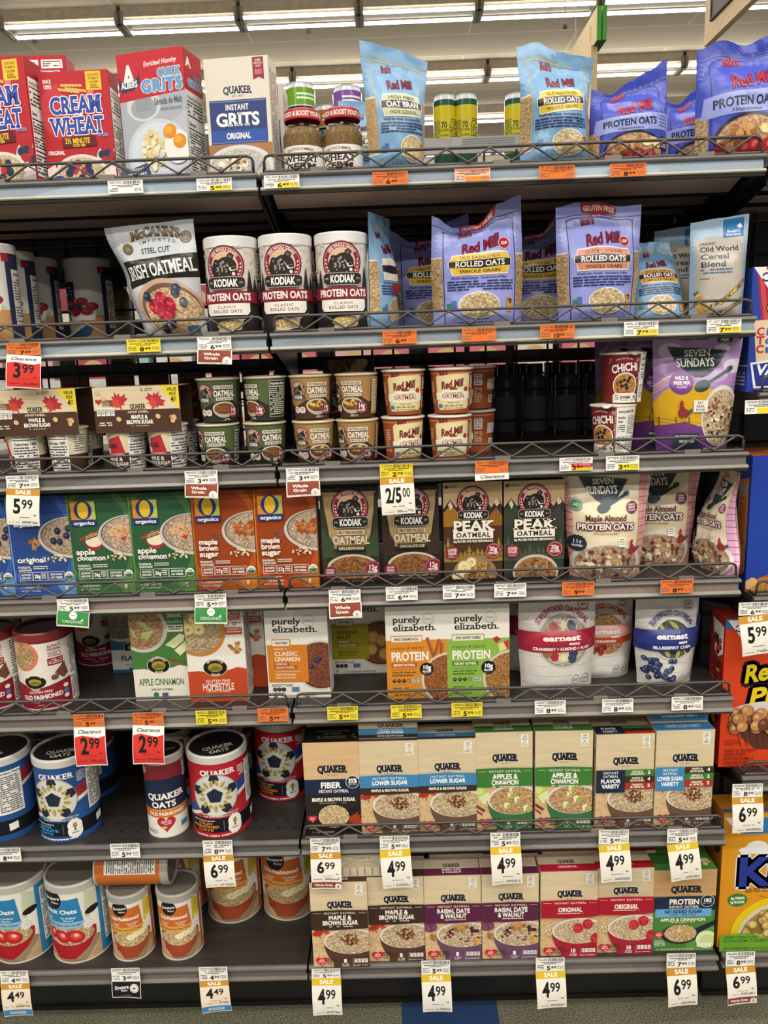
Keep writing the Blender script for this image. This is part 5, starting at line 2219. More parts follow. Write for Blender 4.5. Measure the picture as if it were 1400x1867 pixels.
def kodbox(main, forest, flav):
    def f(p):
        k = p.W / p.H
        p.r(0, 0, 100, 100, main)
        p.r(2, 4, 98, 5, 'b89c74')
        p.p([(5, 5), (95, 5), (93, 22), (88, 40), (84, 58), (82, 62), (18, 62), (15, 56), (12, 38), (7, 20)], 'ae9268')
        rr = random.Random(4)
        for sx in (0, 1):
            for q in range(9):
                x = 2 + q * 2.2 if not sx else 98 - q * 2.2
                h = 34 - q * 2.6 + rr.uniform(-3, 3)
                for j in range(4):
                    y = 70 - h + j * h / 4
                    w_ = 2 + j * 1.1
                    p.p([(x, y - 2), (x + w_, y + h / 3.4), (x - w_, y + h / 3.4)], forest)
        bear(p, 52, 19, 31)
        p.t('PARK CITY', 52, 44, 1.4, 'c0a47a', w=10)
        p.r(28, 42.6, 76, 47.4, 'd9c6a2')
        p.t('PROTEIN PACKED', 52, 45, 2.8, '3a2c20', w=44, b=2, f=1)
        p.t('OATMEAL', 52, 53, 8, 'e2d4b8', w=64, b=1)
        p.p([(26, 58.6), (78, 58.6), (76, 64), (28, 64)], '2c2420')
        p.t(flav, 52, 61.3, 2.8, 'd9c6a2', w=44, b=2)
        p.bowl(53, 81, 45, 13.5, '3a302a', 'c9bba8', '9a6a3e', 22, fs=.9)
        p.blobs(50, 79, 26, 6, 18, 2.2, ['7a4826', '5e3418'], .8, 6)
        p.e(13, 86, 11, None, '84283a')
        for q, l in enumerate(('GOOD', 'SOURCE', 'OF FIBER')):
            p.t(l, 13, 83.4 + q * 2.8, 1.8, 'efd8d0', w=13, b=2)
        p.e(89, 84, 16, None, '84283a')
        p.ring(89, 84, 14.6, .5, 'd9a79c')
        p.t('12g', 88, 81.6, 5, 'f2e4dc', w=15, b=2)
        p.t('PROTEIN', 88, 86.6, 2.4, 'f2e4dc', w=17, b=2)
        p.r(0, 93, 100, 100, '241f1b')
        p.t('6 - 1.76 OZ PACKETS    NET WT 10.6 OZ (300g)', 50, 95.4, 1.5, '8a7c68', w=78)
    return f


KG = 'oatmeal boxes with the bear emblem'
ks = lambda p: (p.r(0, 0, 100, 100, '2c2622'), p.fine(12, 15, 88, 85, 14, '8a7c68'))
c, W, H = fit(586, 690, 890, 985, .035, Z4)
k1 = carton('oatmeal_box', W, H, .05, '2e3028', kodbox('33352b', '3a4a34', 'MAPLE & BROWN SUGAR'), None, ks)
on(k1, c, .038, Z4, 'dark green and tan oatmeal box with a bear emblem, next to the orange boxes', 'oatmeal box', KG)
c, W_, H_ = fit(697, 801, 887, 985, .045, Z4)
k2 = carton('oatmeal_box', W_, H_, .05, '2c2420', kodbox('30261f', '3a2c22', 'CHOCOLATE CHIP'), None, ks)
on(k2, c, .046, Z4, 'dark brown and tan chocolate chip oatmeal box behind the hanging sale tag', 'oatmeal box', KG)


def peak(m1, m2, low, tree, food, ban):
    def f(p):
        k = p.W / p.H
        p.r(0, 0, 100, 100, 'c2a67c')
        p.fine(8, 3, 24, 6, 2, '6a5a44')
        p.r(3, 3, 8, 6, '2c2420')
        p.p([(0, 26), (12, 17), (22, 25), (52, 4), (82, 26), (92, 16), (100, 24), (100, 60), (0, 60)], '2e2a26')
        p.p([(0, 30), (14, 22), (30, 34), (40, 44), (0, 46)], m1)
        p.p([(60, 44), (78, 34), (90, 26), (100, 34), (100, 46)], m2)
        p.p([(8, 22), (12, 18), (16, 23), (13, 28)], 'd8c8a8')
        p.p([(86, 20), (92, 16.5), (96, 22), (90, 25)], 'd8c8a8')
        p.p([(0, 44), (100, 44), (100, 100), (0, 100)], low)
        rr = random.Random(8)
        for q in range(15):
            x = q * 7.2
            h = rr.uniform(8, 15) if 18 < x < 80 else rr.uniform(16, 24)
            for j in range(3):
                p.p([(x, 80 - h + j * h / 3 - 2), (x + 4 + j, 80 - h + (j + 1) * h / 3), (x - 4 - j, 80 - h + (j + 1) * h / 3)], tree)
        bear(p, 50, 19.5, 26)
        p.t('PEAK', 50, 43.4, 9.4, 'efe7d8', w=68, b=2, f=1)
        p.r(16, 48.6, 84, 56.4, 'efe7d8')
        p.t('OATMEAL', 50, 52.5, 4.6, '2c2622', w=58, b=2, ls=.15)
        p.t('20g PROTEIN FOR PEAK PERFORMANCE', 50, 58.8, 2.2, 'efe7d8', w=68, b=2)
        p.star(14, 70, 12, '8a2a38', 9, .92)
        p.t('LOWER', 14, 67.4, 2.8, 'f0dcd4', w=15, b=2)
        p.t('SUGAR', 14, 70.8, 2.8, 'f0dcd4', w=14, b=2)
        p.fine(7, 73, 21, 75.6, 2, 'd9a79c')
        p.e(84, 69, 13.4, None, '8a2a38')
        p.ring(84, 69, 12.2, .8, 'd9a79c')
        p.t('20g', 84, 67, 4, 'f6e8e0', w=13, b=2)
        p.t('PROTEIN', 84, 71.4, 2.4, 'f6e8e0', w=16, b=2)
        p.bowl(52, 92, 38, 18, '3a2a24', '8d776a' if ban else 'c9bcb0', food, 20, fs=.91)
        p.blobs(56, 90, 26, 10, 26, 2.4, ['6a3c24', '7c4a2c', 'c99a5a'], .8, 9)
        if ban:
            for x, y, s in ((46, 80, 9), (34, 85, 12), (23, 93, 11)):
                p.e(x, y, s, s * k, 'd8b878')
                p.e(x, y, s * .88, s * .88 * k, 'ecd9a8')
                p.blobs(x, y, s * .3, s * .3 * k, 4, 1, ['8a6a3c'], 1, 2)
        p.r(0, 97, 100, 100, '241d19')
    return f


c, W, H = fit(809, 916, 879, 970, .035, Z4)
HK3 = H
k3 = carton('oatmeal_box', W, H, .055, '3a2a1e', peak('9a6a24', '8a5c20', '4a3020', '9a7a34', 'b98a4a', True), None, ks)
on(k3, c, .038, Z4, 'brown and gold oatmeal box with banana slices and mountains', 'oatmeal box', KG)
c, W, H = fit(919, 1029, 876, 970, .035, Z4)
k4 = carton('oatmeal_box', W, H, .055, '2e3028', peak('34402e', '3a3a34', '33382c', '4a5440', 'a87c4c', False), None, ks)
on(k4, c, .038, Z4, 'dark green oatmeal box with a mountain print beside the cream pouches', 'oatmeal box', KG)


def rooster(p, x, y, s, c='8a2a2a', tail='2c5060'):
    k = p.W / p.H
    p.p([(x + s * .5, y + s * .1 * k), (x + s * 1.2, y - s * .45 * k), (x + s * 1.3, y + s * .05 * k), (x + s * .9, y + s * .5 * k)], tail)
    p.e(x, y + s * .3 * k, s * .8, s * .7 * k, c)
    p.p([(x - s * .8, y + s * .2 * k), (x - s * .35, y - s * 1.1 * k), (x + s * .2, y - s * .5 * k), (x + s * .1, y + s * .3 * k)], c)
    p.e(x - s * .3, y - s * 1.1 * k, s * .28, s * .28 * k, c)
    p.blobs(x - s * .28, y - s * 1.45 * k, s * .25, s * .12 * k, 5, s * .17, ['b8302c'], 1, 3)
    p.p([(x - s * .55, y - s * 1.1 * k), (x - s * .9, y - s * .98 * k), (x - s * .5, y - s * .92 * k)], 'd9942c')
    p.ln([(x, y + s * .9 * k), (x, y + s * 1.5 * k)], s * .14, 'd9942c')


def sevenbowl(p, x0, x1, y0, h, c='2c3f46', tc='f2ecdf'):
    w = x1 - x0
    pts = [(x0, y0), (x1, y0 + h * .18)]
    for q in range(1, 9):
        t = q / 9
        pts.append((x1 - w * t * 1.0, y0 + h * .18 * (1 - t) + h * .95 * math.sin(t * PI) ** .8))
    p.p(pts, c)
    p.t('SEVEN', x0 + w * .5, y0 + h * .24, h * .20, tc, w=w * .44, b=1, f=1)
    p.t('SUNDAYS', x0 + w * .46, y0 + h * .55, h * .27, tc, w=w * .64, b=1, f=1)


def spoon(p, x, y, s, c='2c3f46'):
    k = p.W / p.H
    p.e(x, y, s * .42, s * .28 * k, c, rot=-20)
    p.ln([(x + s * .3, y - s * .15 * k), (x + s * 1.35, y - s * .75 * k)], s * .16, c)
    p.e(x + s * 1.4, y - s * .8 * k, s * .2, s * .14 * k, c, rot=-30)


def sevprot(plaid, plaid2):
    def f(p):
        k = p.W / p.H
        for a, b in ((0, 7), (88, 100)):
            p.r(a, 0, b, 100, plaid)
            p.r(b - 3 if a else b - 2, 0, b - 1.5, 100, 'e8c0bc')
            for q in range(16):
                p.r(a, 2 + q * 6.4, b, 2.6 + q * 6.4, plaid2)
        p.r(0, 89, 100, 100, plaid)
        for q in range(14):
            p.r(3 + q * 7.4, 89, 3.8 + q * 7.4, 100, plaid2)
        p.t('sweetened with', 46, 3, 1.8, '4a3a30', w=20, sh=.2)
        p.t('REAL MAPLE SYRUP', 46, 6, 2, '4a3a30', w=28, b=2)
        sevenbowl(p, 18, 74, 8, 24)
        spoon(p, 44, 36, 20)
        p.e(12, 33, 7.6, None, '4d7a58')
        p.ring(12, 33, 6.6, .5, 'dce6d8')
        p.fine(8, 32, 16, 34.6, 2, 'dce6d8')
        p.star(78, 36, 7.6, '7c2a4a', 14, .88)
        for q, l in enumerate(('NO', 'REFINED', 'SUGAR')):
            p.t(l, 78, 33.8 + q * 2.2, 1.4, 'f0dce4', w=8, b=2)
        p.t('Maple Almond', 46, 44.5, 4.6, '5a2c2c', w=50, b=1, f=1)
        p.t('PROTEIN OATS', 46, 52, 5.2, 'f6ece8', w=68, b=2, o='6e2342', ow=.16)
        p.t('WITH FLAX & CHIA SEEDS', 46, 58, 1.5, 'b06a5a', w=32)
        p.bowl(48, 85, 46, 20, 'c8c2b8', 'd8d2c8', 'c2a386', 0, fs=.9)
        p.blobs(46, 84, 36, 14, 54, 3.2, ['8a5a48', 'e2cfae', '6a3a3c', 'c89c66', 'efe2cc'], .7, 5)
        p.star(12, 67, 11, '1f2f42', 16, .9)
        p.t('11g', 12, 65.4, 3.6, 'f0ece4', w=10, b=1, f=1)
        p.t('PROTEIN', 12, 69.4, 1.8, 'f0ece4', w=12, b=2)
        p.r(62, 62, 70, 70, 'f4efe4')
        p.fine(63, 63, 69, 69, 3, '555')
        rooster(p, 80, 72, 7)
    return f


SG4 = 'cream protein oats pouches with pink checked edges'
c, W, H = fit(1034, 1180, 850, 950, .05, Z4)
sp1 = pouch('oat_pouch', W, H, .075, 'e6d8b8', sevprot('dfa09c', 'a84a52'), seed=3, wid=(.86, .97, 1.1), amp=.003, lean=.0)
on(sp1, c - .004, .02, Z4, 'cream maple almond protein oats pouch next to the dark green mountain box', 'oat pouch', SG4, rz=-3)
sp2 = dup(sp1, (fit(1140, 1275, 850, 950, .09, Z4)[0] - .004, .1, Z4), math.radians(-8), 'cream maple almond protein oats pouch half hidden behind the first')
sp3 = pouch('oat_pouch', .13, .21, .045, 'e0d2b4', sevprot('d8a0c4', '9a4a8a'), seed=9, wid=(1.0, .72, .62), amp=.006, lean=.01, fold=lambda u, v: .02 * math.sin(v * 5) * (u - .5), shift=(.0, -.006, .014))
on(sp3, at(1290, 960, .07).x, .062, Z4, 'crumpled cream pouch with a lilac checked edge at the end of the fourth shelf', 'oat pouch', SG4, rz=-74)
dup(sp1, (at(1040, 950, .13).x, .175, Z4), math.radians(4), 'cream pouch with a pink checked edge peeping out behind the dark green box')


# ---------------------------------------------------------------- third shelf: cups and multipacks
def kodcup(main, low, flav, back=False):
    def f(p):
        p.r(-50, 0, 150, 100, main)
        p.squeeze(.82, 52)
        k = p.W / p.H
        p.p([(-60, 70), (-20, 60), (10, 72), (40, 55), (64, 68), (80, 50), (100, 64), (130, 56), (190, 66), (190, 100), (-60, 100)], low)
        bear(p, 22, 32, 17, banner=low)
        for x, h in ((17, 0), (30, 1)):
            p.star(x, 78, 7.6, 'e8d8cc', 4 if h else 6, .9)
            p.fine(x - 4, 74, x + 4, 82, 3, '8a4040')
        p.r(44, 16, 82, 24, 'e9e2d0')
        p.t('PROTEIN-PACKED', 63, 20, 4.6, '3a3026', w=34, b=2)
        p.t('OATMEAL', 64, 34, 13, 'f0eadc', w=42, b=2)
        p.r(47, 43, 82, 50, 'e9e2d0')
        p.t(flav, 64.5, 46.5, 4, '5a4030', w=32, b=2)
        p.bowl(62, 68, 23, 15, 'b8a898', 'd9cfc0', '8a5a32', 22, fs=.88)
        if 'BUTTER' in flav:
            p.blobs(60, 66, 14, 7, 12, 3.4, ['e0b85a', '5a3426', 'd8a848'], .8, 4)
        p.e(82, 76, 12, None, '7c2436')
        p.ring(82, 76, 10.8, .5, 'd9a79c')
        p.t('14g', 82, 72, 10, 'f2e4dc', w=13, b=2)
        p.t('PROTEIN', 82, 82, 4, 'f2e4dc', w=14, b=2)
        p.fine(56, 92, 74, 97, 2, 'e8e2d4')
        p.r(104, 8, 140, 92, 'cfc8b8' if main[0] in '4567' else 'c9a878')
        p.r(105, 9, 139, 91, low if main[0] in '345' else main)
        p.t('Nutrition Facts', 122, 15, 5, 'f0ece0', w=30, b=2)
        p.r(106, 21, 138, 23, 'e8e2d4')
        p.fine(106, 26, 138, 88, 14, 'd8d2c4')
    return f


KC = 'instant oatmeal cups with the bear emblem'
cup_h = at(566, 767, .06).z - Z3 + .0015
RT = .0405
kg = cup('oatmeal_cup', RT, .0335, cup_h, kodcup('56623c', '2c2e26', 'MAPLE & BROWN SUGAR'), 'cfc6b2', 'b9a888')
kt = cup('oatmeal_cup', RT, .0335, cup_h, kodcup('a8834e', '4a3320', 'PEANUT BUTTER CHOC CHIP'), 'd9cdb8', 'c9a878', tab=200)
TOPZ = cup_h + .0045


def cuprow(src, pxs, py, names, zoff, Y=.055, rots=(0, 0), fr=True):
    for k, (px, nm) in enumerate(zip(pxs, names)):
        x = at(px, py, Y).x
        if fr and k == 0 and zoff == 0:
            put(src, x, Y, Z3, rots[k], nm, 'oatmeal cup', KC)
        else:
            dup(src, (x, Y, Z3 + zoff), math.radians(rots[k]), nm)


tag(kg, None, 'oatmeal cup', KC)
tag(kt, None, 'oatmeal cup', KC)
cuprow(kg, (399, 484), 800, ('green oatmeal cup in the lower row next to the maple multipack', 'green oatmeal cup in the lower row with its emblem facing front, near the tan cups'), 0, rots=(-16, 14))
cuprow(kg, (399, 485), 730, ('green oatmeal cup in the upper row with the bear emblem showing', 'green oatmeal cup in the upper row turned to its nutrition panel'), TOPZ, rots=(12, -58))
cuprow(kt, (573, 652), 800, ('tan oatmeal cup in the lower row next to the green cups', 'tan oatmeal cup in the lower row next to the terracotta cups'), 0, rots=(8, -12), Y=.053)
cuprow(kt, (567, 650), 725, ('tan oatmeal cup in the upper row with the bear emblem showing', 'tan oatmeal cup in the upper row turned so the round protein badge shows'), TOPZ, rots=(10, -28), Y=.053)


def bobcup(p):
    k = p.W / p.H
    p.r(-50, 0, 150, 100, '9a4a26')
    p.r(-50, 10, 150, 12, 'd99a6a')
    p.p([(24, 14), (76, 12), (80, 18), (80, 84), (76, 90), (24, 92), (20, 86), (20, 20)], 'e6d9a6')
    redmill(p, 46, 28, 46, -8)
    p.leaf(50, 46, 7, '8a3a22', 10)
    p.p([(18, 54), (30, 52), (34, 48), (66, 47), (70, 51), (82, 53), (82, 68), (70, 71), (30, 72), (18, 69)], 'f2ecd8')
    p.t('GLUTEN FREE', 50, 54.5, 4, '6a5030', w=30, b=1)
    p.t('OATMEAL', 50, 61, 8, '9a2c26', w=40, b=1, f=1)
    p.fine(38, 66.6, 62, 68.4, 1, '8a7050')
    p.t('brown sugar', 50, 75, 3, '7a5030', w=20)
    p.t('with Flax & Chia', 50, 82, 4, '3a5a40', w=34, b=1)
    p.t('NET WT 2.15 OZ (61g)', 50, 88, 3, '5a4a30', w=36)
    p.e(72, 46, 4, None, 'b03030')
    p.r(22, 79, 30, 87, '4a7aa8')
    p.r(84, 18, 98, 44, 'efe8d8')
    p.fine(85, 20, 97, 43, 6, '444')
    p.fine(84, 50, 98, 86, 9, 'e8c8a8')
    p.fine(2, 28, 14, 80, 12, 'e8c8a8')
    p.r(108, 30, 140, 55, 'd8d0c4')
    p.r(112, 68, 134, 86, 'e8e4dc')
    p.bars(114, 70, 132, 84)


BC = 'terracotta gluten free oatmeal cups'
bob = cup('oatmeal_cup', .0415, .0345, cup_h + .002, bobcup, 'e6dfd2', 'cfc6b8', tab=0)
tag(bob, None, 'oatmeal cup', BC)
TB = cup_h + .0065
for k, (px, py, Y, zo, rot, nm) in enumerate(((735, 795, .055, 0, 24, 'terracotta oatmeal cup in the lower row, label turned aside, next to the tan cups'), (820, 790, .053, 0, 6, 'terracotta oatmeal cup in the lower row beside the open shelf space'), (736, 720, .055, TB, 4, 'terracotta oatmeal cup in the upper row next to the tan cups'), (823, 715, .053, TB, 2, 'terracotta oatmeal cup in the upper row beside the open shelf space'), (866, 780, .165, 0, -70, 'terracotta oatmeal cup at the back, lower one of the shaded pair'), (866, 712, .165, TB, -70, 'terracotta oatmeal cup at the back, upper one of the shaded pair'))):
    x = at(px, py, Y).x
    if k == 0:
        put(bob, x, Y, Z3, rot, nm)
    else:
        dup(bob, (x, Y, Z3 + zo), math.radians(rot), nm)


def chichi(p):
    p.squeeze(.56, 48)
    k = p.W / p.H
    p.r(-100, 0, 200, 100, '7c2228')
    p.t('power your day with...', 48, 14, 3.4, 'f0dcd4', w=46, b=1, arch=3, sh=.2)
    for q in range(8):
        a = q * PI / 4
        p.ln([(84 + 3.4 * _c(a), 15 + 3.4 * k * _s(a)), (84 + 6 * _c(a), 15 + 6 * k * _s(a))], .9, 'f0e4dc')
    p.ring(84, 15, 3, .8, 'f0e4dc')
    p.ring(10, 14, 3.4, .7, 'e8d0c8')
    p.ring(6, 20, 2.4, .7, 'e8d0c8')
    p.t('CHiCHi', 48, 31, 15, 'f4eee6', w=72, b=2, rot=-6, arch=2)
    p.e(50, 66, 35, 27, 'efe9de')
    p.e(50, 66, 32, 24.6, 'c9964a', 'oats')
    p.blobs(50, 66, 26, 15, 20, 3.4, ['8a4a2a', 'b0702e', '5a2c20'], .8, 4)
    for x, y in ((38, 58), (48, 54), (58, 56), (52, 64), (42, 66), (62, 50), (56, 70)):
        p.e(x, y, 4.6, 4.6 * k, '2a2438')
    p.p([(14, 84), (22, 80), (78, 80), (86, 84), (86, 102), (14, 102)], 'efe9de')
    p.t('MAPLE BROWN SUGAR', 50, 79, 3, 'b0302c', w=36, b=2)
    p.t('protein', 52, 88, 7, '3a2420', w=30, b=2, f=1)
    p.t('10g', 78, 88, 6, '3a2420', w=10, b=2)
    p.fine(20, 84, 32, 96, 3, '8a7068')
    p.fine(40, 94, 84, 97, 1, '8a7068')
    p.ln([(86, 40), (90, 48), (80, 54)], 1.2, 'f0e4dc')
    p.r(92, 0, 190, 100, 'efe9df')
    p.t('more protein & fiber', 122, 12, 6, '5a2c2c', w=50, b=2, f=1)
    p.t('Nutrition', 96, 25, 5, '333', w=22, al='l', b=2)
    p.t('Facts', 96, 33, 5, '333', w=14, al='l', b=2)
    p.fine(96, 40, 118, 56, 4, '555')
    p.fine(124, 20, 160, 60, 10, '777')
    p.fine(96, 64, 160, 92, 7, '777')
    p.fine(88, 6, 91, 94, 20, 'efe9df')


CC = 'dark red oatmeal cups with cartoon lettering'
chh = at(1125, 738, .06).z - Z3 + .0015
ch = cup('oatmeal_cup', .0425, .0345, chh, chichi, 'ece6dc', 'e2dacd', tab=20, lidc='e9e4da')
put(ch, at(1116, 790, .06).x, .06, Z3, -50, 'dark red oatmeal cup at the bottom of its pair, turned to the white nutrition side', 'oatmeal cup', CC)
dup(ch, (at(1134, 700, .062).x, .062, Z3 + chh + .0045), math.radians(-10), 'dark red oatmeal cup on top of another, berry bowl in front')


# maple multipacks: a printed sleeve hooked over four cups
def mpfront(p):
    p.r(0, 0, 100, 100, 'dccaa8', 'wood')
    p.r(0, 50, 100, 100, '4a3226')
    p.p([(78, 0), (100, 0), (100, 53)], 'e8cf2e')
    p.t('VALUE', 92, 8, 7, '3a3020', w=11, b=2)
    p.t('PACK', 93, 18, 7, '3a3020', w=8, b=2)
    p.t('4', 92, 30, 12, '3a3020', w=3.6, b=2)
    p.fine(94.4, 25, 97, 35, 3, '3a3020', 1)
    p.t('QUAKER', 51, 43, 9.4, '1f2430', w=18, b=2, f=1)
    p.fine(46, 49, 57, 50.4, 1, '6b5a44')
    for x, r_ in ((29, -20), (72, 25)):
        p.leaf(x, 32, 12, 'b8303a', r_)
        p.leaf(x - 3, 36, 7, 'cc4a3a', r_ + 60)
    p.t('- INSTANT OATMEAL -', 51, 55, 4.6, 'e8dcc8', w=26, b=1)
    p.t('MAPLE &', 52, 66, 8, 'f6efe2', w=19, b=2, f=1)
    p.t('BROWN SUGAR', 52, 77, 8, 'f6efe2', w=31, b=2, f=1)
    p.fine(42, 85, 62, 87.4, 1, 'c9b8a4')
    for k in range(4):
        p.r(3 + k * 5.4, 45, 7.6 + k * 5.4, 62, 'e9e6df')
        p.fine(3.4 + k * 5.4, 48, 7.2 + k * 5.4, 60, 3, '556')
    p.heart(6, 31, 3.6, 'c0282c')
    p.fine(10, 28, 22, 42, 4, '6a5a48')
    p.fine(4, 76, 20, 86, 2, 'e8dcc8')
    p.fine(56, 4, 70, 12, 2, '8a7a64')
    for x, y in ((28, 70), (74, 66), (6, 12), (12, 24)):
        p.e(x, y, 3, 5, 'd9b47c', rot=40)
    p.blobs(90, 70, 4, 9, 7, 2.4, ['b98652', 'd8ac78'], .8, 3)


def qcup(turn):
    def f(p):
        p.r(-50, 0, 150, 100, 'e0d0b0')
        p.r(-50, 60, 150, 100, '4a3226')
        p.p([(38, 30), (62, 20), (70, 60), (55, 72), (40, 66)], 'b8303a')
        p.t('QUAKER', 34, 44, 9, '1f2430', w=46, b=2, f=1)
        p.t('INSTANT OATMEAL', 44, 63, 4, 'e8dcc8', w=50)
        p.t('MAPLE &', 44, 74, 8, 'f6efe2', w=40, b=2)
        p.t('BROWN SUGAR', 46, 85, 8, 'f6efe2', w=56, b=2)
        p.r(76, 10, 120, 98, 'ece8e0')
        p.t('Nutrition Facts', 98, 17, 5, '222', w=38, b=2)
        p.r(78, 23, 118, 25, '222')
        p.t('Calories 180', 98, 33, 6, '222', w=36, b=2)
        p.fine(78, 40, 118, 95, 9, '444')
        p.r(128, 12, 150, 58, 'efe6d4')
        p.fine(129, 15, 150, 56, 8, '555')
    return f


MPH = at(262, 703, .045).z - Z3
MPW = .168


def multipack():
    root = empty('oatmeal_multipack')
    split = MPH * .46
    s = Surf([0, MPW], [0, MPH - split], lambda x, y: Vector((x - MPW / 2, 0, MPH - y)))
    m = MB()
    m.box(-MPW / 2, MPW / 2, .0003, .0014, split, MPH, 'cdbb98', 0)
    m.box(-MPW / 2, MPW / 2, .0014, .088, MPH - .001, MPH, 'cdbb98', 0)
    m.box(-MPW / 2, MPW / 2, .0866, .088, split, MPH, '4a3226', 0)
    mpfront(Pan(m, s, MPW, MPH - split, 0, 0))
    m.obj('sleeve', root)
    hc = split + .012
    for sx in (-1, 1):
        for row in (0, 1):
            c_ = cup('cup', .0395, .033, hc, qcup(0), 'e8e0d0', 'd9cfbe')
            # flatten the small tree: the cup body is the part, its lid the sub-part
            body = [o for o in c_.children if o.name.startswith('body')][0]
            lid = [o for o in c_.children if o.name.startswith('lid')][0]
            body.parent = root
            body.name = 'cup'
            body.location = (sx * .0415, .043 + row * .001 if row == 0 else .125, 0)
            if row == 1:
                body.location.y = .128
            lid.parent = body
            bpy.data.objects.remove(c_)
            body.rotation_euler = (0, 0, math.radians((-24, -4)[row]))
    return root


mp = multipack()
XM = fit(173, 353, 703, 775, .045, Z3)[0]
put(mp, XM, .010, Z3, -1, 'four-cup maple brown sugar oatmeal multipack beside the green cups', 'oatmeal multipack', 'maple brown sugar multipacks')
mq = dup(mp, (fit(-10, 168, 705, 775, .045, Z3)[0], .012, Z3), 0, 'four-cup maple brown sugar oatmeal multipack at the left end of the third shelf')
for o in mq.children:
    if o.name.startswith('cup'):
        o.rotation_euler.z += math.radians(-44 if o.location.x < 0 else -80)


def sevpurple(p):
    k = p.W / p.H
    p.r(0, 0, 100, 45, 'a883b8')
    p.r(0, 20, 100, 24, 'b090c4')
    p.e(20, 14, 14, 7, 'd0bcd8'); p.e(78, 13, 9, 3.4, 'dccde0'); p.e(66, 36, 20, 5, 'b99cc8'); p.e(94, 28, 14, 6, 'dccde0')
    p.p([(0, 58), (10, 48), (30, 40), (60, 44), (90, 60), (100, 66), (100, 100), (0, 100)], 'd8a81c')
    for q in range(3):
        p.ln([(0, 44 + q * 3), (14, 36 + q * 3), (40, 32 + q * 3)], 1.2, ('e8c4d8', 'e2b030', 'cfa8d8')[q])
    p.p([(0, 78), (34, 74), (60, 80), (100, 84), (100, 100), (0, 100)], '6e3a84')
    for q in range(2):
        p.ln([(0, 71 + q * 3), (60, 76 + q * 3)], .5, '7a4a3a')
    for x in (4, 22, 38):
        p.r(x, 70, x + 1.6, 80, '7a4a3a')
    p.t('MUESLI CEREAL', 46, 3.4, 3.0, '3a2a40', w=33, b=2)
    p.r(72, 0, 88, 8, '22282a')
    p.t('GLUTEN', 80, 2.6, 2.2, 'e8e4da', w=13, b=2)
    p.t('FREE', 80, 5.8, 2.2, 'e8e4da', w=9, b=2)
    sevenbowl(p, 16, 84, 10, 26)
    p.e(30, 41, 14, None, '75408a')
    p.t('WILD &', 30, 37, 2.8, 'f2e8f0', w=15, b=2)
    p.t('FREE MIX', 30, 41, 2.8, 'f2e8f0', w=19, b=2)
    p.fine(24, 43.6, 36, 46, 2, 'd8c4dc')
    spoon(p, 54, 44, 24)
    p.bowl(80, 70, 26, 26, 'c9c4be', 'd8d3cc', 'd2bb98', 0, fs=.92)
    p.blobs(80, 70, 20, 20, 60, 1.8, ['3c2c34', 'a8683a', 'efe6d4', '8a4a3a', 'c9a05c'], .9, 4)
    p.r(44, 56, 61, 66, 'f0ece2')
    for q, l in enumerate(('EAT', 'REAL', 'FOOD')):
        p.t(l, 52, 58 + q * 3, 2.2, '3a4248', w=(7, 10, 11)[q], b=1)
    rooster(p, 32, 65, 8, '8a2f34', '2c5a64')
    p.r(20, 84, 52, 96, '2c3f46')
    p.t('NO REFINED SUGAR', 36, 86.6, 2.0, 'e8e4da', w=28, b=2)
    p.t('NO GLUTEN', 36, 90.6, 2.0, 'e8e4da', w=18, b=2)
    p.t('NET WT 12 OZ', 70, 97, 1.6, 'e0d0e4', w=20)


SP = 'purple and yellow muesli pouches'
c, W, H = fit(1196, 1344, 606, 715, .05, Z3)
mu = pouch('muesli_pouch', W, H, .07, 'a07cb0', sevpurple, seed=2, wid=(.86, .98, 1.08), amp=.0022, shift=(0, 0, .004))
on(mu, c - .005, .026, Z3, 'purple and yellow muesli pouch with a dark bowl emblem, in front', 'muesli pouch', SP, rz=-4)
dup(mu, (c - .032, .100, Z3), math.radians(-3), 'purple and yellow muesli pouch peeping out behind the front one')
dup(mu, (at(1180, 700, .19).x, .178, Z3), 0, 'purple muesli pouch in the dark, third from the front')
dup(mu, (at(1155, 700, .27).x, .262, Z3), 0, 'purple muesli pouch in the dark, nearest the wire grid')
kbx = dup(k3, (at(636, 690, .33).x, .325, Z3 + HK3 + .0004), 0, 'tan oatmeal box with a bear emblem stood upside down behind the tan cups')
kbx.rotation_euler = (0, math.radians(180), 0)


# ---------------------------------------------------------------- second shelf
def raspcan(p):
    p.r(-50, 0, 150, 100, 'cfcec8')
    p.p([(-50, 30), (60, 40), (95, 60), (95, 66), (-50, 66)], 'b4bda6')
    p.r(-50, 64, 150, 100, 'b98a58', 'wood')
    p.e(38, 82, 44, 15, '2a4a68')
    p.e(34, 76, 38, 10, 'd8c8a0', 'oats')
    p.p([(44, 58), (90, 58), (86, 70), (50, 70)], 'e8e4dc')
    for x, y, c in ((52, 50, 'a8202c'), (70, 47, 'a8202c'), (84, 53, '981c28'), (62, 55, '2c3450'), (76, 59, 'a8202c'), (46, 57, '2c3450'), (58, 60, 'a8202c')):
        p.e(x, y, 9, 5, c)
        p.e(x - 2, y - 1.4, 3, 1.6, 'c84858' if c[0] != '2' else '5a6684')
    p.ring(44, 65, 9, 1.2, 'e6e8e8')
    p.r(20, 22, 60, 46, '2a3450')
    p.fine(26, 28, 54, 40, 3, 'c8ccd8')
    p.r(100, 0, 150, 100, '26304e')
    p.r(96, 0, 106, 12, '9c2430')
    p.r(108, 20, 148, 80, 'dedad2')
    p.t('Nutrition Facts', 128, 25, 3, '222', w=34, b=2)
    p.fine(110, 30, 146, 78, 16, '444')


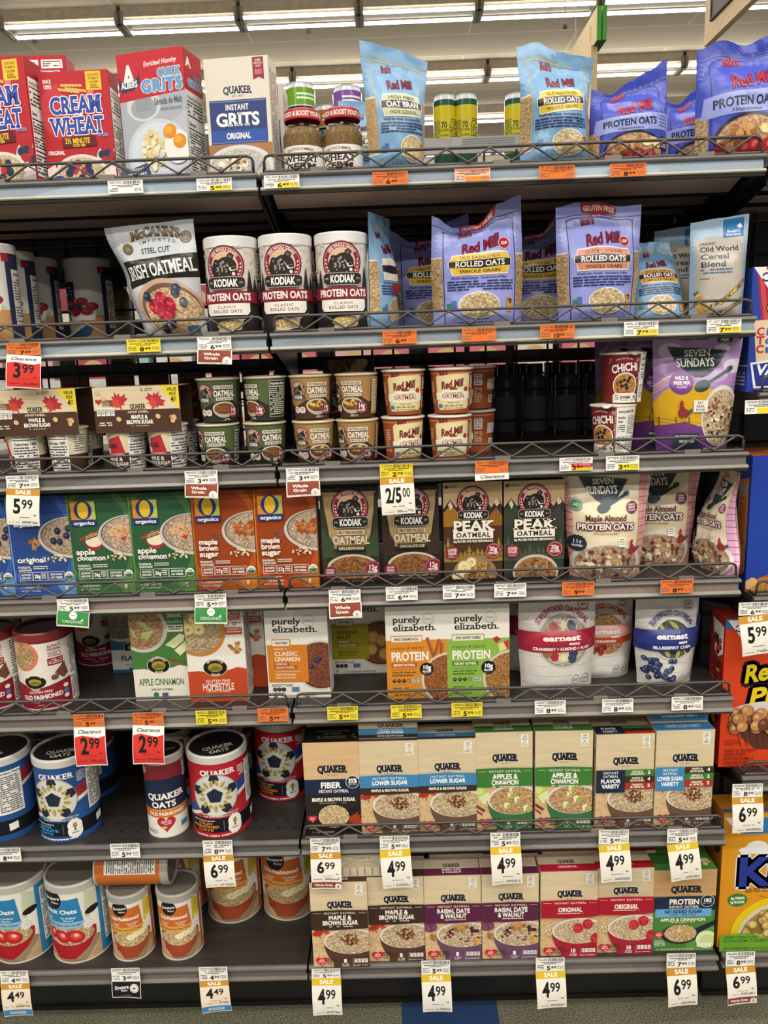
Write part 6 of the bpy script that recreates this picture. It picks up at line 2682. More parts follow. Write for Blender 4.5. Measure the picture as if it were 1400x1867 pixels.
RCG = 'oat canisters with raspberry print'
RR = .049
rh = at(-15, 449, .07).z - Z2
rc = canister('oat_canister', RR, rh, raspcan, 'c9c6be', 'a8a59d')
on(rc, at(-16, 520, .06).x, .06, Z2, 'pale oat canister with raspberry print at the left edge, first of the row', 'oat canister', RCG, rz=-30)
dup(rc, (at(20, 520, .165).x, .165, Z2), math.radians(-30), 'pale oat canister with raspberry print, second of the row running back')
dup(rc, (at(63, 520, .275).x, .275, Z2), math.radians(-26), 'pale oat canister with raspberry print, third of the row running back')
dup(rc, (at(163, 530, .315).x, .315, Z2), math.radians(-38), 'shaded oat canister at the back with its nutrition panel turned out')


def mccann(p):
    k = p.W / p.H
    p.r(0, 0, 100, 100, 'c9ced2')
    p.r(0, 0, 8, 100, 'b3b9be')
    p.t("McCANN'S", 56, 11, 8, '7a6850', w=56, b=2, arch=4, f=1, o='2a2622', ow=.035)
    p.t('IMPORTED', 58, 17.6, 2.6, '4a4a4a', w=42, b=1, ls=.5, arch=2.6)
    p.t('STEEL CUT', 55, 24.4, 5, '3a3a3c', w=34, b=1, rot=-3)
    for x, y in ((22, 22), (90, 14)):
        p.e(x, y, 6.6, None, '3a342c')
        p.e(x, y, 5.6, None, '8a7858')
        p.ring(x, y, 4, .8, '3a342c')
    p.p([(9, 33), (40, 32), (100, 27), (100, 48), (50, 50), (12, 57)], '1c1b1c')
    p.t('IRISH OATMEAL', 56, 40.6, 11, 'f2f0ec', w=84, b=1, rot=-6, f=1)
    p.e(58, 74, 42, 25, 'c9a68c')
    p.e(60, 75, 38, 22, '6d5648')
    p.e(62, 77, 36, 20, 'd8b488', 'flakes')
    for x, y in ((40, 73), (52, 67), (62, 72), (50, 79), (58, 78)):
        p.e(x, y, 8.4, 8.4 * k, 'a81f36')
        p.blobs(x, y, 6, 6 * k, 14, 1.6, ['c83e52', '8a1428', 'd85868'], 1, int(x))
    for x, y in ((34, 64), (72, 62), (60, 88), (80, 70), (48, 92), (74, 58)):
        p.e(x, y, 5, 5 * k, '232a48')
        p.e(x - 1.4, y - 1, 2, 1.6 * k, '5c6788')
    p.r(78, 90, 92, 96, '3f5f7a')


c, W, H = fit(196, 352, 406, 500, .05, Z2)
mc = pouch('oatmeal_pouch', W * 1.06, H, .075, 'c9ced2', mccann, seed=4, amp=.0045, wid=(.72, .84, 1.02), shift=(.026, .008, -.012), top=(-.004, 0, .004), full=.6, seal=.05)
on(mc, at(292, 590, .05).x, .02, Z2, 'silver and black steel cut oatmeal pouch with raspberries', 'oatmeal pouch', rz=-6)


def kodcan(p):
    p.squeeze(.84, 50)
    k = p.W / p.H
    p.r(-80, 0, 180, 100, 'ddd5cd')
    p.blobs(50, 26, 90, 24, 60, 1.6, ['c6b8b0', 'd0c4bc'], 4, 3)
    rr = random.Random(2)
    for q in range(20):
        x = -45 + q * 10
        h = 16 + 14 * abs(_s(q * 1.3)) + (4 if q % 2 else 0)
        if 22 < x < 78:
            continue
        p.p([(x, 60 - h), (x + 7, 60), (x - 7, 60)], '2a2624')
    p.r(-80, 58, 180, 100, '2a2624')
    bear(p, 50, 24, 27)
    p.p([(4, 52.5), (50, 51), (96, 52.5), (96, 65), (50, 64), (4, 65)], '7c1f32')
    p.p([(-50, 54), (2, 56), (2, 68), (-50, 66)], '6a1a2a')
    p.p([(98, 56), (150, 54), (150, 66), (98, 68)], '6a1a2a')
    p.t('PROTEIN OATS', 50, 58, 7.4, 'f4e6dc', w=68, b=2)
    p.t('NO SUGAR', -4, 60, 2, 'd9b0a8', w=14)
    p.p([(18, 65), (82, 65), (82, 74), (78, 78), (22, 78), (18, 74)], 'ece4da')
    p.t('CLASSIC', 50, 69, 2.8, '4a3a34', w=26, b=1, ls=.2)
    p.t('ROLLED OATS', 50, 73.6, 3.4, '4a3a34', w=40, b=1, ls=.1)
    p.p([(38, 90), (60, 80), (72, 82), (68, 94), (50, 97), (36, 96)], 'd8c8b4')
    p.e(52, 89, 18, 6, 'd9bd84', 'oats')
    p.ln([(71, 83), (84, 79)], 2, 'cfcac4')
    p.fine(100, 10, 140, 60, 20, 'b5aaa2')


KCG = 'oat canisters with the bear emblem'
RK = .0497
kh = at(523, 425, .012).z - Z2
kc = canister('oat_canister', RK, kh, kodcan, 'e4e2e0', 'e0dedb', lidh=.014, lidr=.0018)
for k, (px, nm) in enumerate(((425, 'protein oats canister with a bear emblem beside the silver pouch'), (524, 'protein oats canister with a bear emblem, middle of the three'), (625, 'protein oats canister with a bear emblem beside the narrow blue pouch'))):
    x = at(px, 520, .06).x
    if k == 0:
        on(kc, x, .06, Z2, nm, 'oat canister', KCG, rz=-5)
    else:
        dup(kc, (x, .058, Z2), math.radians((0, -2, 3)[k]), nm)


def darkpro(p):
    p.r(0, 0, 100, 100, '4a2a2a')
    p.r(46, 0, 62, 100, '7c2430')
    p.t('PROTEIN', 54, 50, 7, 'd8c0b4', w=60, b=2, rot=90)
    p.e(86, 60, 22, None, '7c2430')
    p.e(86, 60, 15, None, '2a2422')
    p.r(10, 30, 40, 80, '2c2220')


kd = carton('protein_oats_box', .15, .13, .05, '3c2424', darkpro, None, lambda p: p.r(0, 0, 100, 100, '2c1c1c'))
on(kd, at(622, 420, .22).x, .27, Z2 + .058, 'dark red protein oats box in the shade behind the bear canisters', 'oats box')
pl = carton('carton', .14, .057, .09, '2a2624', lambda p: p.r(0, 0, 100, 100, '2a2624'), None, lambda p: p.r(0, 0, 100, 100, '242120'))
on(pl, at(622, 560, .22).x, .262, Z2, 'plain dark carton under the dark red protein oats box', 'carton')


def rmfront(main, edge, yel, l1, l2, l3, gf, win, oval, extra=True, gluten=False, band=.0, ln_='1c1f48', oats='flakes'):
    """grain pouch: clear side windows, script name, banner and an oval window"""
    def f(p):
        k = p.W / p.H
        p.r(0, 0, 100, 9, main)
        p.r(0, 9.4, 100, 9.9, ln_)
        if gluten:
            p.p([(28, 0), (72, 0), (70, 8), (50, 10), (30, 8)], 'a82430')
            p.t('GLUTEN FREE', 50, 4.6, 4, 'f0d8c8', w=36, b=2)
        for a, b in ((0, 11), (91, 100)):
            p.r(a, 40, b, 86, 'e9e2d2')
            p.r(a, 41, b, 85, 'c9a878', oats)
        p.r(12, 12, 12.8, 97, ln_); p.r(89.4, 12, 90.2, 97, ln_)
        p.ln([(12.4, 14), (16, 12), (86, 12), (89.8, 14)], .8, ln_)
        p.t('An Employee-Owned Company', 50, 11.4, 1.2, ln_, w=34)
        redmill(p, 50, 26, 52, -7)
        if gf:
            p.e(78, 32, 6.4, None, 'f0d8d0')
            p.e(78, 32, 5.8, None, 'a82430')
            p.t('GF', 78, 32, 2.4, 'f4e4dc', w=7, b=2)
        oval_banner(p, 18, 84, 38, 56, edge, l1, l2, l3, rot=band)
        if extra:
            p.t("World's Best Oatmeal * Good Source of Fiber", 50, 59, 1.7, '1c1f48', w=60, f=1)
            p.fine(16, 61.5, 87, 70.5, 4, '2c3060', .97)
        p.e(oval, 82, 23, 11, 'efe6d4')
        p.e(oval, 82, 22, 10.4, 'd9c296', oats)
        p.r(15, 80, 24, 85, '3a7a5a'); p.r(19.6, 78, 25, 85, '4a6aa0')
        if extra:
            p.r(80, 76, 86, 88, 'c9923c')
            p.blobs(83, 79, 2, 1.5, 4, 1.2, ['3a2a1a'], 1, 2)
        p.t('NET WT 32 OZ (2 LB) 907g', 50, 96.4, 2.4, ln_, w=48)
    return f


PURB, LBLU, RBLU = '949bdc', '78a3c8', '3a48b0'
PGB = 'grain pouches with script lettering'
gl = rmfront(PURB, 'd8b23c', None, 'OLD FASHIONED', 'ROLLED OATS', 'WHOLE GRAIN', True, 1, 50, gluten=True)
c, W, H = fit(786, 952, 378, 480, .06, Z2)
g1 = pouch('oat_pouch', W, H, .085, PURB, gl, top=(-.012, -.040, -.034, .006, .02), seed=6, amp=.0045, wid=(.97, 1, .97), full=.55, fold=lambda u, v: -.035 * max(0, v - .72) * math.exp(-((u - .33) / .2) ** 2) * 3)
on(g1, c, .018, Z2, 'violet old fashioned rolled oats pouch with a slumped top and yellow banner', 'oat pouch', PGB)
dup(g1, (at(790, 480, .21).x, .19, Z2), math.radians(8), 'violet rolled oats pouch in the shade behind the slumped one')
dup(g1, (at(975, 500, .16).x + .012, .16, Z2), math.radians(-4), 'violet rolled oats pouch showing between the two front ones')
gq = rmfront(PURB, 'cf8a72', None, 'QUICK COOKING', 'ROLLED OATS', 'WHOLE GRAIN', True, 1, 56, gluten=True)
c, W, H = fit(1012, 1166, 372, 480, .06, Z2)
g2 = pouch('oat_pouch', W, H, .085, PURB, gq, top=(-.004, .004, .004, -.006, -.004), seed=8, amp=.004, wid=(.9, .97, 1.0), full=.5)
on(g2, c, .018, Z2, 'violet quick cooking rolled oats pouch with a salmon pink banner', 'oat pouch', PGB)
ge = rmfront(LBLU, 'c9914a', None, 'EXTRA THICK', 'ROLLED OATS', 'WHOLE GRAIN', False, 1, 50, ln_='b9a050')
c, W, H = fit(1150, 1255, 408, 500, .08, Z2)
g3 = pouch('oat_pouch', W * 1.06, H * .96, .085, LBLU, ge, seed=12, amp=.004, full=.4, wid=(1.0, .95, .62), seal=.1)
on(g3, c - .003, .04, Z2, 'light blue extra thick oats pouch leaning back between the violet and grey pouches', 'oat pouch', PGB, rx=-17)


def szech(p):
    rmfront(LBLU, 'e8e0d0', None, '', '', '', False, 1, 50, ln_='c9b050')(p)
    p.p([(44, 60), (100, 56), (100, 66), (44, 68)], 'a82a34')


c = at(722, 500, .08).x
gs = pouch('muesli_pouch', .12, at(712, 390, .06).z - Z2, .052, LBLU, szech, seed=14, amp=.004, wid=(.95, .9, .8), full=.45, backc='b9c9d4')
on(gs, at(722, 560, .07).x - .004, .062, Z2, 'narrow light blue pouch turned side-on with a grain window', 'muesli pouch', PGB, rz=66)


def oldworld(p):
    k = p.W / p.H
    p.r(0, 0, 100, 100, '9fb9cf')
    p.p([(9, 20), (50, 18), (91, 20), (91, 100), (9, 100)], 'bdb5aa')
    p.r(56, 2, 92, 20, '2a72b0')
    p.t('Bluebird', 74, 14, 2.2, 'e0ecf4', w=22, b=1)
    p.t('Grain Farms', 74, 17.2, 2.2, 'e0ecf4', w=26, b=1)
    p.p([(80, 9), (86, 7), (90, 11), (84, 12)], 'e0ecf4')
    p.t('ORGANIC', 14, 25, 2.6, '2a4a78', w=28, al='l', b=1)
    p.t('Old World', 14, 31, 5.2, '2c3440', w=66, al='l', b=1)
    p.t('Cereal', 14, 38.6, 5.2, '2c3440', w=48, al='l', b=1)
    p.t('Blend', 14, 46.2, 5.2, '2c3440', w=42, al='l', b=1)
    p.fine(14, 51, 68, 57, 2, '4a6a98', .95)
    p.fine(14, 60, 34, 61.6, 1, '444')
    for pts in (((8, 74), (24, 90), (52, 82), (90, 66)), ((8, 84), (24, 98), (60, 92), (92, 80)), ((50, 84), (70, 74), (92, 62))):
        p.ln(pts, 6, '9a8064')
        rr = random.Random(int(pts[1][0]))
        for (x0, y0), (x1, y1) in zip(pts, pts[1:]):
            for q in range(7):
                t = q / 7
                x, y = x0 + (x1 - x0) * t, y0 + (y1 - y0) * t
                cc = rr.choice(['d8b42c', 'c9a038', '5a3a40', '7a5a48', 'e0c84a'])
                p.p([(x - 3, y + 1.6), (x + 1, y - 2), (x + 5, y - 1.6), (x + 1, y + 2)], cc)


c, W, H = fit(1260, 1358, 396, 490, .05, Z2)
gw = pouch('cereal_pouch', W * 1.04, H, .065, '9fb9cf', oldworld, seed=16, amp=.002, wid=(.92, .96, 1.0), top=(-.006, 0, .005), full=.5, seal=.07)
on(gw, c, .03, Z2, 'grey and pale blue cereal pouch with braided grain print, last on the second shelf', 'cereal pouch', 'grey cereal pouches', rz=-6)
dup(gw, (c - .036, .125, Z2), math.radians(-4), 'grey and pale blue cereal pouch half hidden behind the front one')


# ---------------------------------------------------------------- top shelf
def cow(p):
    k = p.W / p.H
    p.r(0, 0, 100, 100, 'b5202c')
    p.e(28, 34, 30, 24, 'c43844')
    p.e(56, 18, 22, 14, 'd8707a', a0=0, a1=360)
    p.e(50, 12, 22, 12, 'b5202c')
    p.t('SINCE', 12, 8, 3, 'f2e4dc', w=12, b=2)
    p.t('1893', 12, 12.6, 3.4, 'f2e4dc', w=12, b=2)
    p.r(68, 1, 90, 17, 'e6c02e')
    for q, (l, w_) in enumerate((('GOOD SOURCE', 16), ('VITAMIN D', 15), ('CALCIUM', 13), ('& IRON', 10))):
        p.t(l, 79, 4 + q * 3, 1.9, '8a5a1c', w=w_, b=2)
    p.fine(71, 14.4, 87, 16.4, 1, '8a5a1c')
    for x, r_ in ((40, -14), (46, 6), (36, 10)):
        for q in range(6):
            p.e(x - 6 + q * 5, 14 + r_ * .15 + q * .5 * (1 if r_ > 0 else .3), 3.4, 1.2, 'd9b060', rot=20 + r_)
    p.t('CREAM', 50, 29, 14, '23348c', w=74, b=2, f=1, rot=-1, o='f4f0ee', ow=.06)
    p.t('OF', 53, 38, 4, 'e8eaf4', w=12, b=1)
    p.t('WHEAT', 50, 47, 14, '23348c', w=76, b=2, f=1, rot=-1, o='f4f0ee', ow=.06)
    p.t('CREAM', 50, 29, 14, '2c4fae', w=74, b=0, f=1, rot=-1)
    p.t('WHEAT', 50, 47, 14, '2c4fae', w=76, b=0, f=1, rot=-1)
    p.t('HOT CEREAL', 86, 55.6, 2.6, '8a98d8', w=16, b=2)
    p.p([(26, 57), (74, 56), (76, 65), (26, 66)], '5c1a22')
    p.t('2½ MINUTE', 48, 60, 4.4, 'e6c02e', w=36, b=2)
    p.t('COOK TIME', 50, 64, 2.2, 'e6c02e', w=18, b=2)
    p.t('ORIGINAL', 16, 70, 3.4, 'f4ece6', w=24, b=2)
    p.e(90, 76, 16, 11, 'd8d2cc')
    for x, y, c in ((86, 67, 0), (94, 68, 0), (90, 72, 1), (82, 73, 1), (98, 74, 0), (86, 78, 0), (94, 79, 0), (100, 80, 1)):
        p.e(x, y, 5.6, 5.6 * k, 'b0202c' if not c else '26304c')
    p.p([(0, 84), (12, 80), (20, 100), (0, 100)], 'ecdcd8')
    p.p([(72, 92), (100, 84), (100, 100), (70, 100)], 'ecd8d4')
    p.e(50, 88, 38, 16, 'dcd6d0')
    p.e(50, 88.5, 34, 14, 'ddc7a4', 'grain')
    for x, y, c in ((46, 80, 0), (40, 86, 0), (54, 87, 0), (50, 93, 1), (36, 83, 1), (60, 82, 1), (32, 88, 1), (62, 88, 1)):
        p.e(x, y, 5.6, 5.6 * k, 'b82834' if not c else '26304c')
    p.p([(50, 80), (57, 78), (55, 84)], '8ab03a')
    p.e(16, 97, 12, 7, '24409a')
    p.fine(9, 95, 23, 99, 2, 'f0f0f4')


def redside(p):
    p.r(0, 0, 100, 100, 'a81e2a')
    facts(p, x0=10, x1=94, y0=14, y1=92)


def redtop(p):
    p.r(0, 0, 100, 100, '9c1c28')


CG1 = 'red hot cereal boxes'
c, W, H = fit(76, 204, 129, 215, .045, Z1)
cw = carton('hot_cereal_box', W, H, .05, 'b5202c', cow, redtop, redside)
on(cw, c, .045, Z1, 'red cream hot cereal box with blue lettering, nearest the grits boxes', 'cereal box', CG1, rz=-2)
cw2 = dup(cw, (at(-6, 215, .03).x, .028, Z1), math.radians(-8), 'red cream hot cereal box cut off by the left edge')
cw2.scale = (1.03, 1, 1.09)


def cowback(p):
    cow(p)
    p.r(0, 0, 100, 24, 'b02030')
    p.r(30, 3, 62, 8, 'e8e4e0')
    p.fine(34, 4.4, 58, 6.6, 1, '999')
    p.r(66, 3, 96, 9, 'ece8e4')
    p.fine(68, 4, 94, 8.4, 3, '444')
    p.t('WHEAT', 66, 17, 10, '2c3c98', w=48, b=2, f=1, o='f0e8e8', ow=.1)


wq, Ww, Hw = fit(-2, 124, 104, 150, .13, Z1)
cw3 = carton('hot_cereal_box', Ww, Hw, .05, 'b5202c', cowback, redtop, redside)
on(cw3, wq, .125, Z1, 'red wheat cereal box standing behind the two front ones', 'cereal box', CG1, rz=2)


def albers(p):
    k = p.W / p.H
    p.r(0, 0, 100, 100, 'b4b9c0')
    p.p([(0, 36), (100, 30), (100, 46), (60, 60), (0, 100)], 'a7adb5')
    p.e(36, 40, 26, 12, 'c9cdd2'); p.e(36, 42, 20, 8, '9aa0a8'); p.r(24, 28, 48, 44, '8f959d')
    p.p([(0, 0), (100, 0), (100, 32), (0, 36)], 'bd2230')
    p.t('Enriched Hominy', 66, 9, 3.6, 'f4e8e0', w=50, b=1, sh=.3, rot=-2)
    p.t('QUICK', 78, 17, 5.6, '4f9fd8', w=34, b=2, o='f4f0ee', ow=.12)
    p.t('GRITS', 66, 26, 8.6, '4f9fd8', w=62, b=2, o='f4f0ee', ow=.10, ls=.12)
    p.t('A', 17, 18, 17, 'f2ece8', w=20, b=2)
    p.p([(2, 17), (6, 22), (28, 20), (33, 15), (34, 22), (28, 27), (6, 29), (1, 24)], '2a3a5c')
    p.t('ALBERS', 17, 23.4, 4.6, 'f2ece8', w=25, b=2, f=1, rot=-2)
    p.t('Sémola de Maíz', 74, 38, 5, '5a646e', w=42, b=1, rot=-1)
    p.t('Molida Enriquecida', 78, 44, 2.6, '8a929a', w=32, sh=.3)
    p.e(54, 78, 48, 27, 'c3ccd6')
    p.e(54, 77, 42, 23, 'ccd6e0')
    p.blobs(46, 76, 18, 15, 70, 4.2, ['e2d2a4', 'efe2bc', 'd8c490'], .8, 6)
    p.e(84, 74, 20, 13, 'e8e6e0')
    for x, y in ((74, 62), (88, 70)):
        p.e(x, y, 10, 5.6, 'd98a1e')
        p.e(x - 2, y - 1.4, 6, 2.8, 'eaa83a')
    p.p([(0, 86), (8, 88), (36, 84), (40, 94), (20, 98), (0, 97)], '2f4a80')
    p.t('Naturally', 20, 88, 2.6, 'd8c890', w=22, sh=.3)
    p.t('LOW IN FAT', 18, 93, 3.4, 'f0ece4', w=30, b=2)


def albside(p):
    p.r(0, 0, 100, 100, 'd3d4d4')
    p.r(0, 0, 100, 31, 'b0202c')
    p.t('A', 28, 9, 7, 'f2ece8', w=26, b=2)
    p.t('GRITS', 56, 24, 5, '4f9fd8', w=74, b=2, o='f4f0ee', ow=.1)
    p.t('QUICK', 72, 18, 3, '4f9fd8', w=40, b=2)
    facts(p, x0=4, x1=96, y0=32, y1=99, bgc='d9d9d6')


c, W, H = fit(212, 341, 88, 200, .03, Z1)
al = carton('grits_box', W * 1.03, H, .07, 'c9c9c9', albers, lambda p: p.r(0, 0, 100, 100, '8a1c28'), albside)
on(al, c, .040, Z1, 'tall red and silver quick grits box with two fried eggs', 'grits box', None, rz=-14)


def qgrits(p):
    k = p.W / p.H
    p.r(0, 0, 100, 100, 'd9d2c4')
    p.t('QUAKER', 50, 26.5, 5.6, '2a3450', w=44, b=2, f=1, arch=.6)
    p.t('- EST. 1877 -', 50, 31, 1.6, '6a655c', w=22)
    p.r(76, 1, 93, 16, '8f2c3c')
    p.p([(76, 16), (93, 16), (93, 19), (84.5, 17), (76, 19)], '8f2c3c')
    for q in range(3):
        p.t(('SAME', 'DELICIOUS', 'TASTE')[q], 84.5, 3.4 + q * 2.4, 1.6, 'ecd8d4', w=(9, 13, 9)[q], b=1)
    p.r(79, 10.6, 90, 15, 'b86a72')
    p.r(5, 34, 94, 70, '2f4178')
    p.r(6.4, 35, 92.6, 35.5, '8a98c0'); p.r(6.4, 68.4, 92.6, 68.9, '8a98c0')
    p.t('INSTANT', 48, 40, 4.4, 'efece4', w=36, b=2, ls=.12)
    p.t('GRITS', 48, 50, 10, 'f4f1ea', w=68, b=2, f=1)
    p.r(6.4, 58.6, 92.6, 68.4, '2f55a0')
    p.t('ORIGINAL', 48, 63.4, 4.6, 'f4f1ea', w=38, b=2)
    p.r(0, 70, 100, 100, 'a8774a', 'wood')
    p.e(48, 90, 54, 19, 'd0d6de')
    p.e(47, 91, 48, 17, 'dcd5c4', 'grain')
    p.blobs(46, 90, 34, 11, 40, 4.6, ['e6dfcc', 'd2c8b0', 'c9b596', 'eee8da'], .8, 4)
    p.blobs(40, 89, 26, 8, 12, 2.6, ['7a9040', 'a8b050', '8a5a40'], .7, 6)
    p.p([(70, 80), (82, 86), (62, 104), (52, 104)], 'aeb6c0')


c, W, H = fit(375, 494, 103, 205, .04, Z1)
qg = carton('grits_box', W, H, .066, 'cfc8b8', qgrits, lambda p: p.r(0, 0, 100, 100, '8a8478'), lambda p: (p.r(0, 0, 100, 100, 'd0c9ba'), p.fine(12, 8, 88, 92, 30, '555')))
on(qg, c, .042, Z1, 'cream instant grits box with a dark blue panel', 'grits box', None, rz=-5)
bb = dup(qg, (c + .012, .128, Z1), math.radians(-2), 'cream instant grits box in the second row, only its edge showing')
bb.scale = (1, 1, .9)

# wheat germ jars
GLM, gnt, gb = newmat('clear jar glass', .03, col='fff')
gb.inputs['Transmission Weight'].default_value = 1.0
gb.inputs['IOR'].default_value = 1.25


def jar():
    root = empty('wheat_germ_jar')
    R, H = .0368, at(555, 205, .06).z - Z1
    a = MB()
    a.lathe([(0, .001), (R - .004, .001), (R - .002, .008), (R - .0012, H * .62), (R - .0045, H * .70), (R - .008, H * .73), (0, H * .73)], '9a7c4c', MI['grain'], 28)
    a.obj('wheat_germ', root)
    g = MB()
    g.lathe([(R - .004, 0), (R, .004), (R, H * .63), (R - .003, H * .70), (R - .009, H * .76), (R - .011, H * .82), (R - .011, H * .86)], 'fff', 0, 32)
    o = g.obj('glass', root)
    o.data.materials.clear()
    o.data.materials.append(GLM)
    W = PI * R
    l = MB()
    s = round_surf(lambda y: R + .0006, H * .44, W, 32)
    p = Pan(l, s, W, H * .44, 0)
    p.r(-50, 0, 150, 100, 'e2dfd8')
    p.t('KRETSCHMER', 50, 16, 9, '5a2c34', w=46, b=1, arch=4, f=1)
    p.t('SINCE 1936', 50, 27, 3.6, '6a5a58', w=24)
    p.t('WHEAT', 50, 46, 20, '38242a', w=60, b=2, f=1, arch=4)
    p.t('GERM', 50, 72, 20, '38242a', w=52, b=2, f=1, arch=3)
    p.fine(106, 10, 142, 90, 10, '777')
    l.obj('label', root)
    c = MB()
    h0 = H * .84
    RL_ = R - .0035
    c.lathe([(RL_, h0), (RL_ + .0006, h0 + .002), (RL_, H - .002), (RL_ - .002, H), (0, H - .0006)], 'a8222e', MI['plastic'], 32)
    s = round_surf(lambda y: RL_ + .0009, H, PI * RL_, 32, y0=0)
    p = Pan(c, Surf([x for x in s.xs], [0, H - h0], lambda x, y: Vector(((RL_ + .0007) * _s((x / (PI * RL_) - .5) * PI), -(RL_ + .0007) * _c((x / (PI * RL_) - .5) * PI), H - y))), PI * RL_, H - h0, 0)
    p.t('SUPER FOOD! & BOOST YOUR DAY', 50, 54, 40, 'f2e8e0', w=112, b=2)
    c.obj('lid', root)
    return root


j = jar()
on(j, at(554, 280, .06).x, .06, Z1, 'wheat germ jar with a red lid beside the blue grits box', 'jar', 'wheat germ jars', rz=-6)
dup(j, (at(626, 280, .06).x, .062, Z1), math.radians(-16), 'wheat germ jar with a red lid beside the light blue pouch')

# pouches
def oatbran(p):
    rmfront(LBLU, 'b9bc94', None, 'HIGH FIBER', 'OAT BRAN', 'HOT CEREAL', False, 1, 66, ln_='c9ae50', oats='grain')(p)


c, W, H = fit(682, 794, 90, 190, .05, Z1)
b1 = pouch('oat_bran_pouch', W * 1.1, H, .08, LBLU, oatbran, seed=21, amp=.003, wid=(.86, .93, 1.06), top=(.012, .006, -.012), full=.45, seal=.12)
on(b1, c - .004, .02, Z1, 'tall light blue oat bran pouch in front of the yellow cans', 'oat bran pouch', PGB, rz=20)
b2 = dup(b1, (at(664, 230, .16).x, .165, Z1), math.radians(-8), 'light blue oat bran pouch standing lower behind the tall one')
b2.scale = (.9, 1, .80)
of1 = rmfront(LBLU, 'd8bc3c', None, 'OLD FASHIONED', 'ROLLED OATS', 'WHOLE GRAIN', False, 1, 60, ln_='c9ae50', band=-.06)
c, W, H = fit(950, 1086, 86, 190, .045, Z1)
b3 = pouch('oat_pouch', W, H, .095, LBLU, of1, seed=23, amp=.006, wid=(.94, .95, 1.04), top=(.008, .016, .0, -.008, -.014), full=.5, seal=.12, fold=lambda u, v: .012 * _s(v * 7) * (.5 - u))
on(b3, c, .015, Z1, 'light blue old fashioned rolled oats pouch with a yellow banner', 'oat pouch', PGB, rz=4)


def protoats(p):
    k = p.W / p.H
    p.r(0, 0, 100, 10, '3442a8')
    p.ln([(2, 13), (40, 12), (98, 13)], .7, '1c2050')
    p.r(0, 62, 10, 94, 'c9a878', 'flakes')
    p.ln([(12, 97), (12, 20), (18, 15), (82, 14), (88, 18), (88, 97)], .7, '1c2050')
    redmill(p, 50, 31, 58, -8, 'b02434', '241a48')
    p.p([(6, 48), (100, 44), (100, 62), (4, 66)], '95a0dc')
    p.t('PROTEIN OATS', 46, 54.6, 7.2, '1e2146', w=66, b=2, rot=-2)
    p.t('3 Simple Ingredients', 46, 61.4, 2.6, '2a2d54', w=32, rot=-2, f=1)
    for q, l in enumerate(('WHOLE GRAIN', 'ROLLED OATS', 'UPGRADE YOUR', 'BREAKFAST')):
        p.t(l, 90, 48 + q * 3.4, 1.5, '2a2d54', w=14)
    p.e(52, 86, 38, 22, '23233c')
    p.e(52, 87, 35, 20, 'c99a70', 'flakes')
    p.blobs(40, 84, 14, 10, 26, 4, ['7a4a2c', '9a643c', 'c9945c'], .8, 3)
    for x, y in ((44, 92), (54, 90), (62, 93), (70, 90)):
        p.e(x, y, 7, 5, 'b82a2e', rot=-30)
        p.e(x + 1, y, 3.4, 2.4, 'd86a5c', rot=-30)
    for x, y in ((66, 78), (74, 76), (80, 79)):
        p.e(x, y, 7, 4.4, 'd8c080')
        p.e(x, y, 5.4, 3.2, 'e8d8a4')
    p.r(84, 70, 98, 84, '2c2c44')
    p.t('60%', 91, 74, 3.6, 'e8e8f0', w=10, b=2)
    p.fine(86, 78, 96, 83, 2, 'c8c8d8')
    p.e(20, 92, 5, None, 'a82a34')


PRB = '4250b8'
c, W, H = fit(1080, 1222, 140, 215, .05, Z1)
b4 = pouch('oat_pouch', W, H, .085, PRB, protoats, seed=25, amp=.003, wid=(1.02, 1, .96), top=(-.014, -.026, -.004, .012, .032), full=.5, seal=.1)
on(b4, c - .002, .022, Z1, 'royal blue protein oats pouch with a slanting top, beside the light blue pouch', 'oat pouch', PGB)
c, W, H = fit(1272, 1440, 66, 180, .03, Z1)
b5 = pouch('oat_pouch', W, H, .095, PRB, protoats, seed=27, amp=.004, wid=(.98, 1, 1.02), top=(-.012, .004, -.008, .006, .012), full=.5, seal=.1)
on(b5, c + .004, .005, Z1, 'large royal blue protein oats pouch cut off by the right edge', 'oat pouch', PGB, rz=-3)
for k, (px, Y, sc, rz, nm) in enumerate(((1262, .13, .98, -4, 'royal blue protein oats pouch in the second row beside the gap'), (1300, .20, 1.02, 0, 'royal blue protein oats pouch in the third row behind the large one'))):
    d = dup(b4, (at(px + 14, 200, Y).x, Y, Z1), math.radians(rz), nm)
    d.scale = (.9, 1, 1.1 * sc)


# ---------------------------------------------------------------- right bay
def edge_x(px, py, Y=.05):
    return at(px, py, Y).x


def cereal(name, xl, W, H, D, z, body, front, side, label, grp='cereal boxes in the right bay', top=None, Y=.05):
    o = carton(name, W, H, D, body, front, top, side)
    return put(o, xl + W / 2, Y, z, 0, label, 'cereal box', grp)


def gmills(p, x, y, s, c2=None):
    k = p.W / p.H
    p.p([(x - s, y - s * .8 * k), (x + s * 2.2, y - s * .8 * k), (x + s * .4, y + s * 1.1 * k)], 'f0ece6')
    p.ring(x, y, s * .34, s * .13, '2a3a8a', 200, 520)
    p.ln([(x + s * .3, y - s * .5 * k), (x + s * .3, y + s * .4 * k)], s * .14, '2a3a8a')
    p.e(x + s * .1, y - s * .62 * k, s * .14, None, 'c0303a')
    p.t('General', x + s * .6, y - s * .12 * k, s * .22 * k, '2a3a8a', w=s * .9, al='l')
    p.t('Mills', x + s * .6, y + s * .22 * k, s * .22 * k, '2a3a8a', w=s * .55, al='l')


